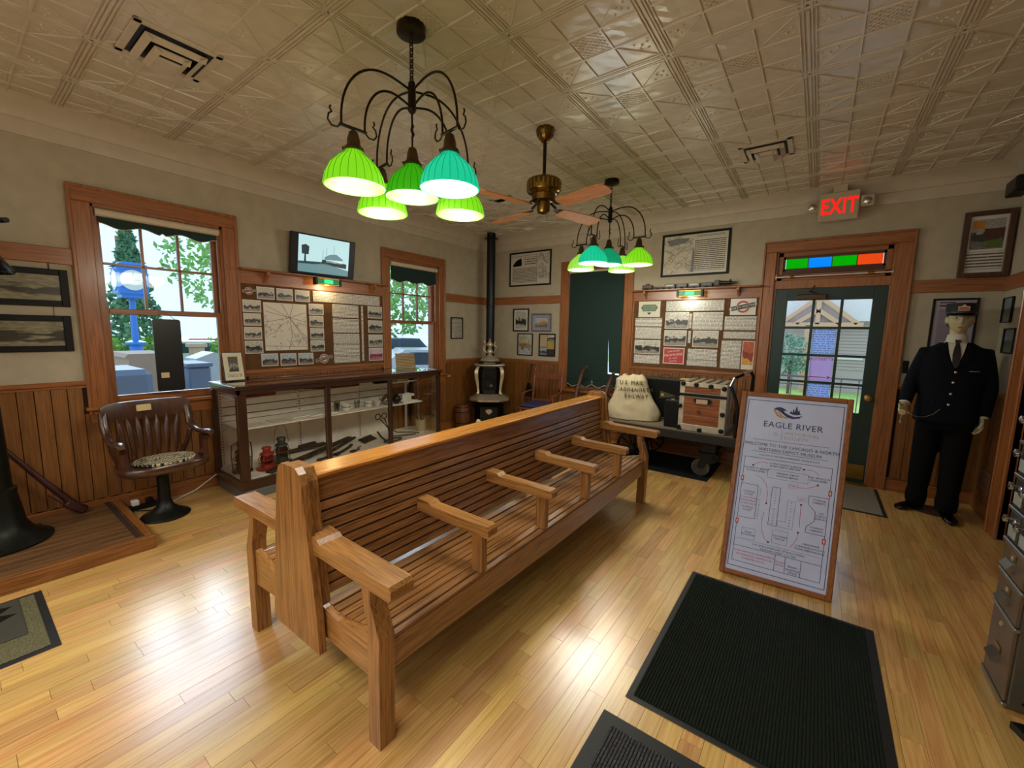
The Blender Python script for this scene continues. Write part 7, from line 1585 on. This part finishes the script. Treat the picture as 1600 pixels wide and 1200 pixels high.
MB().box(-7.24, -3.29, 2.10, -6.76, -2.81, 2.66, .03).prism([(-3.33, 2.66), (-2.77, 2.66), (-2.9, 2.74), (-3.2, 2.74)], 'x', -7.28, -6.72).box(-7.2, -3.24, 2.04, -6.8, -2.86, 2.10).build('clock_head', M_blue, ck)
for M_, c_ in ((Matrix.Rotation(PI/2, 4, 'Y'), (-6.76, -3.05, 2.39)), (Matrix.Rotation(PI/2, 4, 'X'), (-7, -3.29, 2.39)), (Matrix.Rotation(-PI/2, 4, 'X'), (-7, -2.81, 2.39))):
    f_ = MB().lathe([(.20, 0), (.20, .01)], c_, 28, M_).build('clock_face', plain('clock_face', 'd8dccf', .4), ck); MB().lathe([(.20, .01), (.215, .014), (.215, 0)], c_, 28, M_, cap=False).build('bezel', M_blue, f_)
MB().box(-6.752, -3.055, 2.39, -6.748, -3.045, 2.54).box(-6.752, -3.05, 2.385, -6.748, -2.95, 2.395).build('clock_hands', M_black, ck)
def car(name, lab, loc, rz, c, truck=False):
    t = thing(name, lab, 'car' if not truck else 'truck', loc, rz, None); mt = plain('car_'+c, c, .25, .3)
    if truck: pr = [(-2.5, .45), (2.5, .45), (2.5, 1.0), (1.3, 1.05), (.75, 1.6), (-.6, 1.6), (-.75, 1.1), (-2.5, 1.1)]; win = [(.0, 1.12), (1.1, 1.12), (.68, 1.53), (.0, 1.53)]
    else: pr = [(-2.1, .35), (2.1, .35), (2.1, .8), (1.1, .9), (.5, 1.35), (-1.0, 1.35), (-1.7, .9), (-2.1, .85)]; win = [(-.9, .92), (.85, .92), (.42, 1.28), (-.85, 1.28)]
    MB().prism(pr, 'y', -.9, .9).build('body', mt, t, local=True); gl = plain('car_glass', '2b3a46', .1)
    for s in (-.905, .895): MB().prism(win, 'y', s, s+.01).build('side_window', gl, t, local=True)
    if truck:
        for s in (-.905, .895): MB().prism([(-.6, 1.12), (-.1, 1.12), (-.1, 1.53), (-.55, 1.53)], 'y', s, s+.01).build('side_window', gl, t, local=True)
    for x in (-1.45, 1.4):
        for s in (-.9, .72): w_ = MB().lathe([(.36, 0), (.36, .2)], (x, s+.2, .36), 20, Matrix.Rotation(PI/2, 4, 'X')).build('wheel', M_black, t, local=True); MB().lathe([(.18, -.01), (.18, .21)], (x, s+.2, .36), 14, Matrix.Rotation(PI/2, 4, 'X')).build('hubcap', M_chrome, w_, local=True)
    for s in (-.6, .6): MB().box(2.08 if not truck else 2.48, s-.15, .62, 2.12 if not truck else 2.52, s+.15, .75, .01).build('headlight', M_white, t, local=True)
car('pickup_truck', 'dark blue pickup truck parked beyond the right window', (-8.6, 4.6, -.42), R(78), '3b4a66', True)
car('parked_car', 'white car parked behind the clock seen in the left window', (-15, .6, -.42), R(85), 'c9ced4'); car('parked_car', 'pale silver car in front of the pickup truck', (-5.2, 3.6, -.42), R(60), 'aeb6be'); car('parked_car', 'red car parked beyond the white car', (-19, 2.2, -.42), R(85), 'a83a30')
o = MB().box(-2.5, -4.6, -.42, -1.6, -4.05, 1.0, .06).build('grey_bin', plain('bin_grey', '5f6f8c', .6)); tag(o, 'blue grey rounded bin just outside the left window', 'bin')
o = MB().box(-2.4, -3.66, -.42, -1.8, -3.42, .98, .02).box(-2.42, -3.68, .98, -1.78, -3.40, 1.03, .01).build('utility_box', plain('bin_grey', '5f6f8c', .6)); tag(o, 'blue grey utility box outside behind the hanging board', 'utility box')
o = MB().box(-5.1, -2.70, -.42, -4.9, -2.50, 1.10, .01).box(-5.13, -2.74, 1.10, -4.87, -2.46, 1.17, .01).box(-5.13, -2.74, .5, -4.87, -2.46, .6, .01).build('stone_pillar', plain('pillar_cream', 'b8a183', .8)); tag(o, 'cream stone pillar outside at the right of the left window', 'pillar')
o = MB().prism([(-3.2, -.42), (-2.6, -.42), (-2.6, .98), (-2.85, 1.08), (-3.1, .98)], 'x', -3.9, -3.4).build('white_tank', plain('tank_white', 'a8aeb2', .5)); tag(o, 'white covered cart outside at the right edge of the left window', 'cart')
o = MB().prism([(-3.75, .97), (-3.1, .97), (-3.15, 1.03), (-3.7, 1.03)], 'x', -5.6, -4.4).box(-5.6, -3.7, -.42, -4.4, -3.15, .97).build('stone_planter', plain('planter_tan', '9a8270', .8)); tag(o, 'flat topped tan stone planter outside below the clock', 'planter')
# building, railing and fence through the door
bd = thing('timber_pavilion', 'timber gabled building seen through the glass of the door', 'building', (5.2, 13.5, -.42)); M_tb = plain('timber_tan', 'd0a584', .8); M_sd = plain('siding_grey', 'bcaaa4', .8)
MB().box(1.5, 13, -.42, 9.5, 16, 2.05).build('wall', M_sd, bd)
for k in range(14): MB().box(4.6, 12.97, .4+k*.11, 9.5, 13.0, .49+k*.11).build('siding_board', M_sd, bd)
MB().prism([(1.2, 2.05), (9.8, 2.05), (9.8, 2.2), (7.5, 3.2), (3.2, 3.2), (1.2, 2.2)], 'y', 12.6, 16.4).build('roof', plain('roof_pale', 'e6dedb', .9), bd)
for a, b in (((3.35, 12, 1.95), (4.4, 12, 2.85)), ((4.4, 12, 2.85), (5.45, 12, 1.95)), ((3.2, 12, 1.92), (5.6, 12, 1.92)), ((4.4, 12, 1.92), (4.4, 12, 2.75)), ((3.8, 12, 1.95), (4.4, 12, 2.4)), ((5.0, 12, 1.95), (4.4, 12, 2.4)), ((4.15, 12, -.42), (4.15, 12, 1.9))): MB().bar(a, b, .14, .13, .01, up=(0, 1, 0)).build('truss_beam', M_tb, bd)
MB().prism([(3.5, 2.0), (5.3, 2.0), (4.4, 2.75)], 'y', 12.1, 12.15).build('gable_panel', M_sd, bd)
MB().box(5.05, 12.9, .75, 5.75, 12.97, .86).build('sill', M_white, bd)
t = thing('shrub', 'green shrubs and flowers before the pavilion seen in the door glass', 'shrub', (3.9, 11.2, -.42)); leaves((3.8, 11.2, .9), (.55, .4, .75), 700, .07, seed=12).build('foliage', M_leafd, t, kind='stuff'); MB().tube([(3.8, 11.2, -.42), (3.8, 11.2, .9)], .05, 6).build('stem', plain('bark', '5a4a3a', .9), t)
rl = thing('porch_railing', 'thin metal porch railing outside the door', 'railing', (4.6, 3, -.05))
MB().box(3.0, -.2+.42, -.42, 6.8, 3.3, -.05).build('porch_slab', plain('porch_concrete', 'd6d2cb', .8), struct=True, org=(0, 0, 0))
M_rl = plain('rail_dark', '6a5a58', .5)
MB().box(3.2, 2.98, .83, 6.5, 3.02, .86).build('top_rail', M_rl, rl); MB().box(3.2, 2.99, .70, 6.5, 3.01, .72).build('mid_rail', M_rl, rl); MB().box(3.2, 2.99, .05, 6.5, 3.01, .08).build('bottom_rail', M_rl, rl)
for k in range(15): MB().box(3.3+k*.22, 2.99, -.05, 3.315+k*.22, 3.01, .83).build('baluster', M_rl, rl)
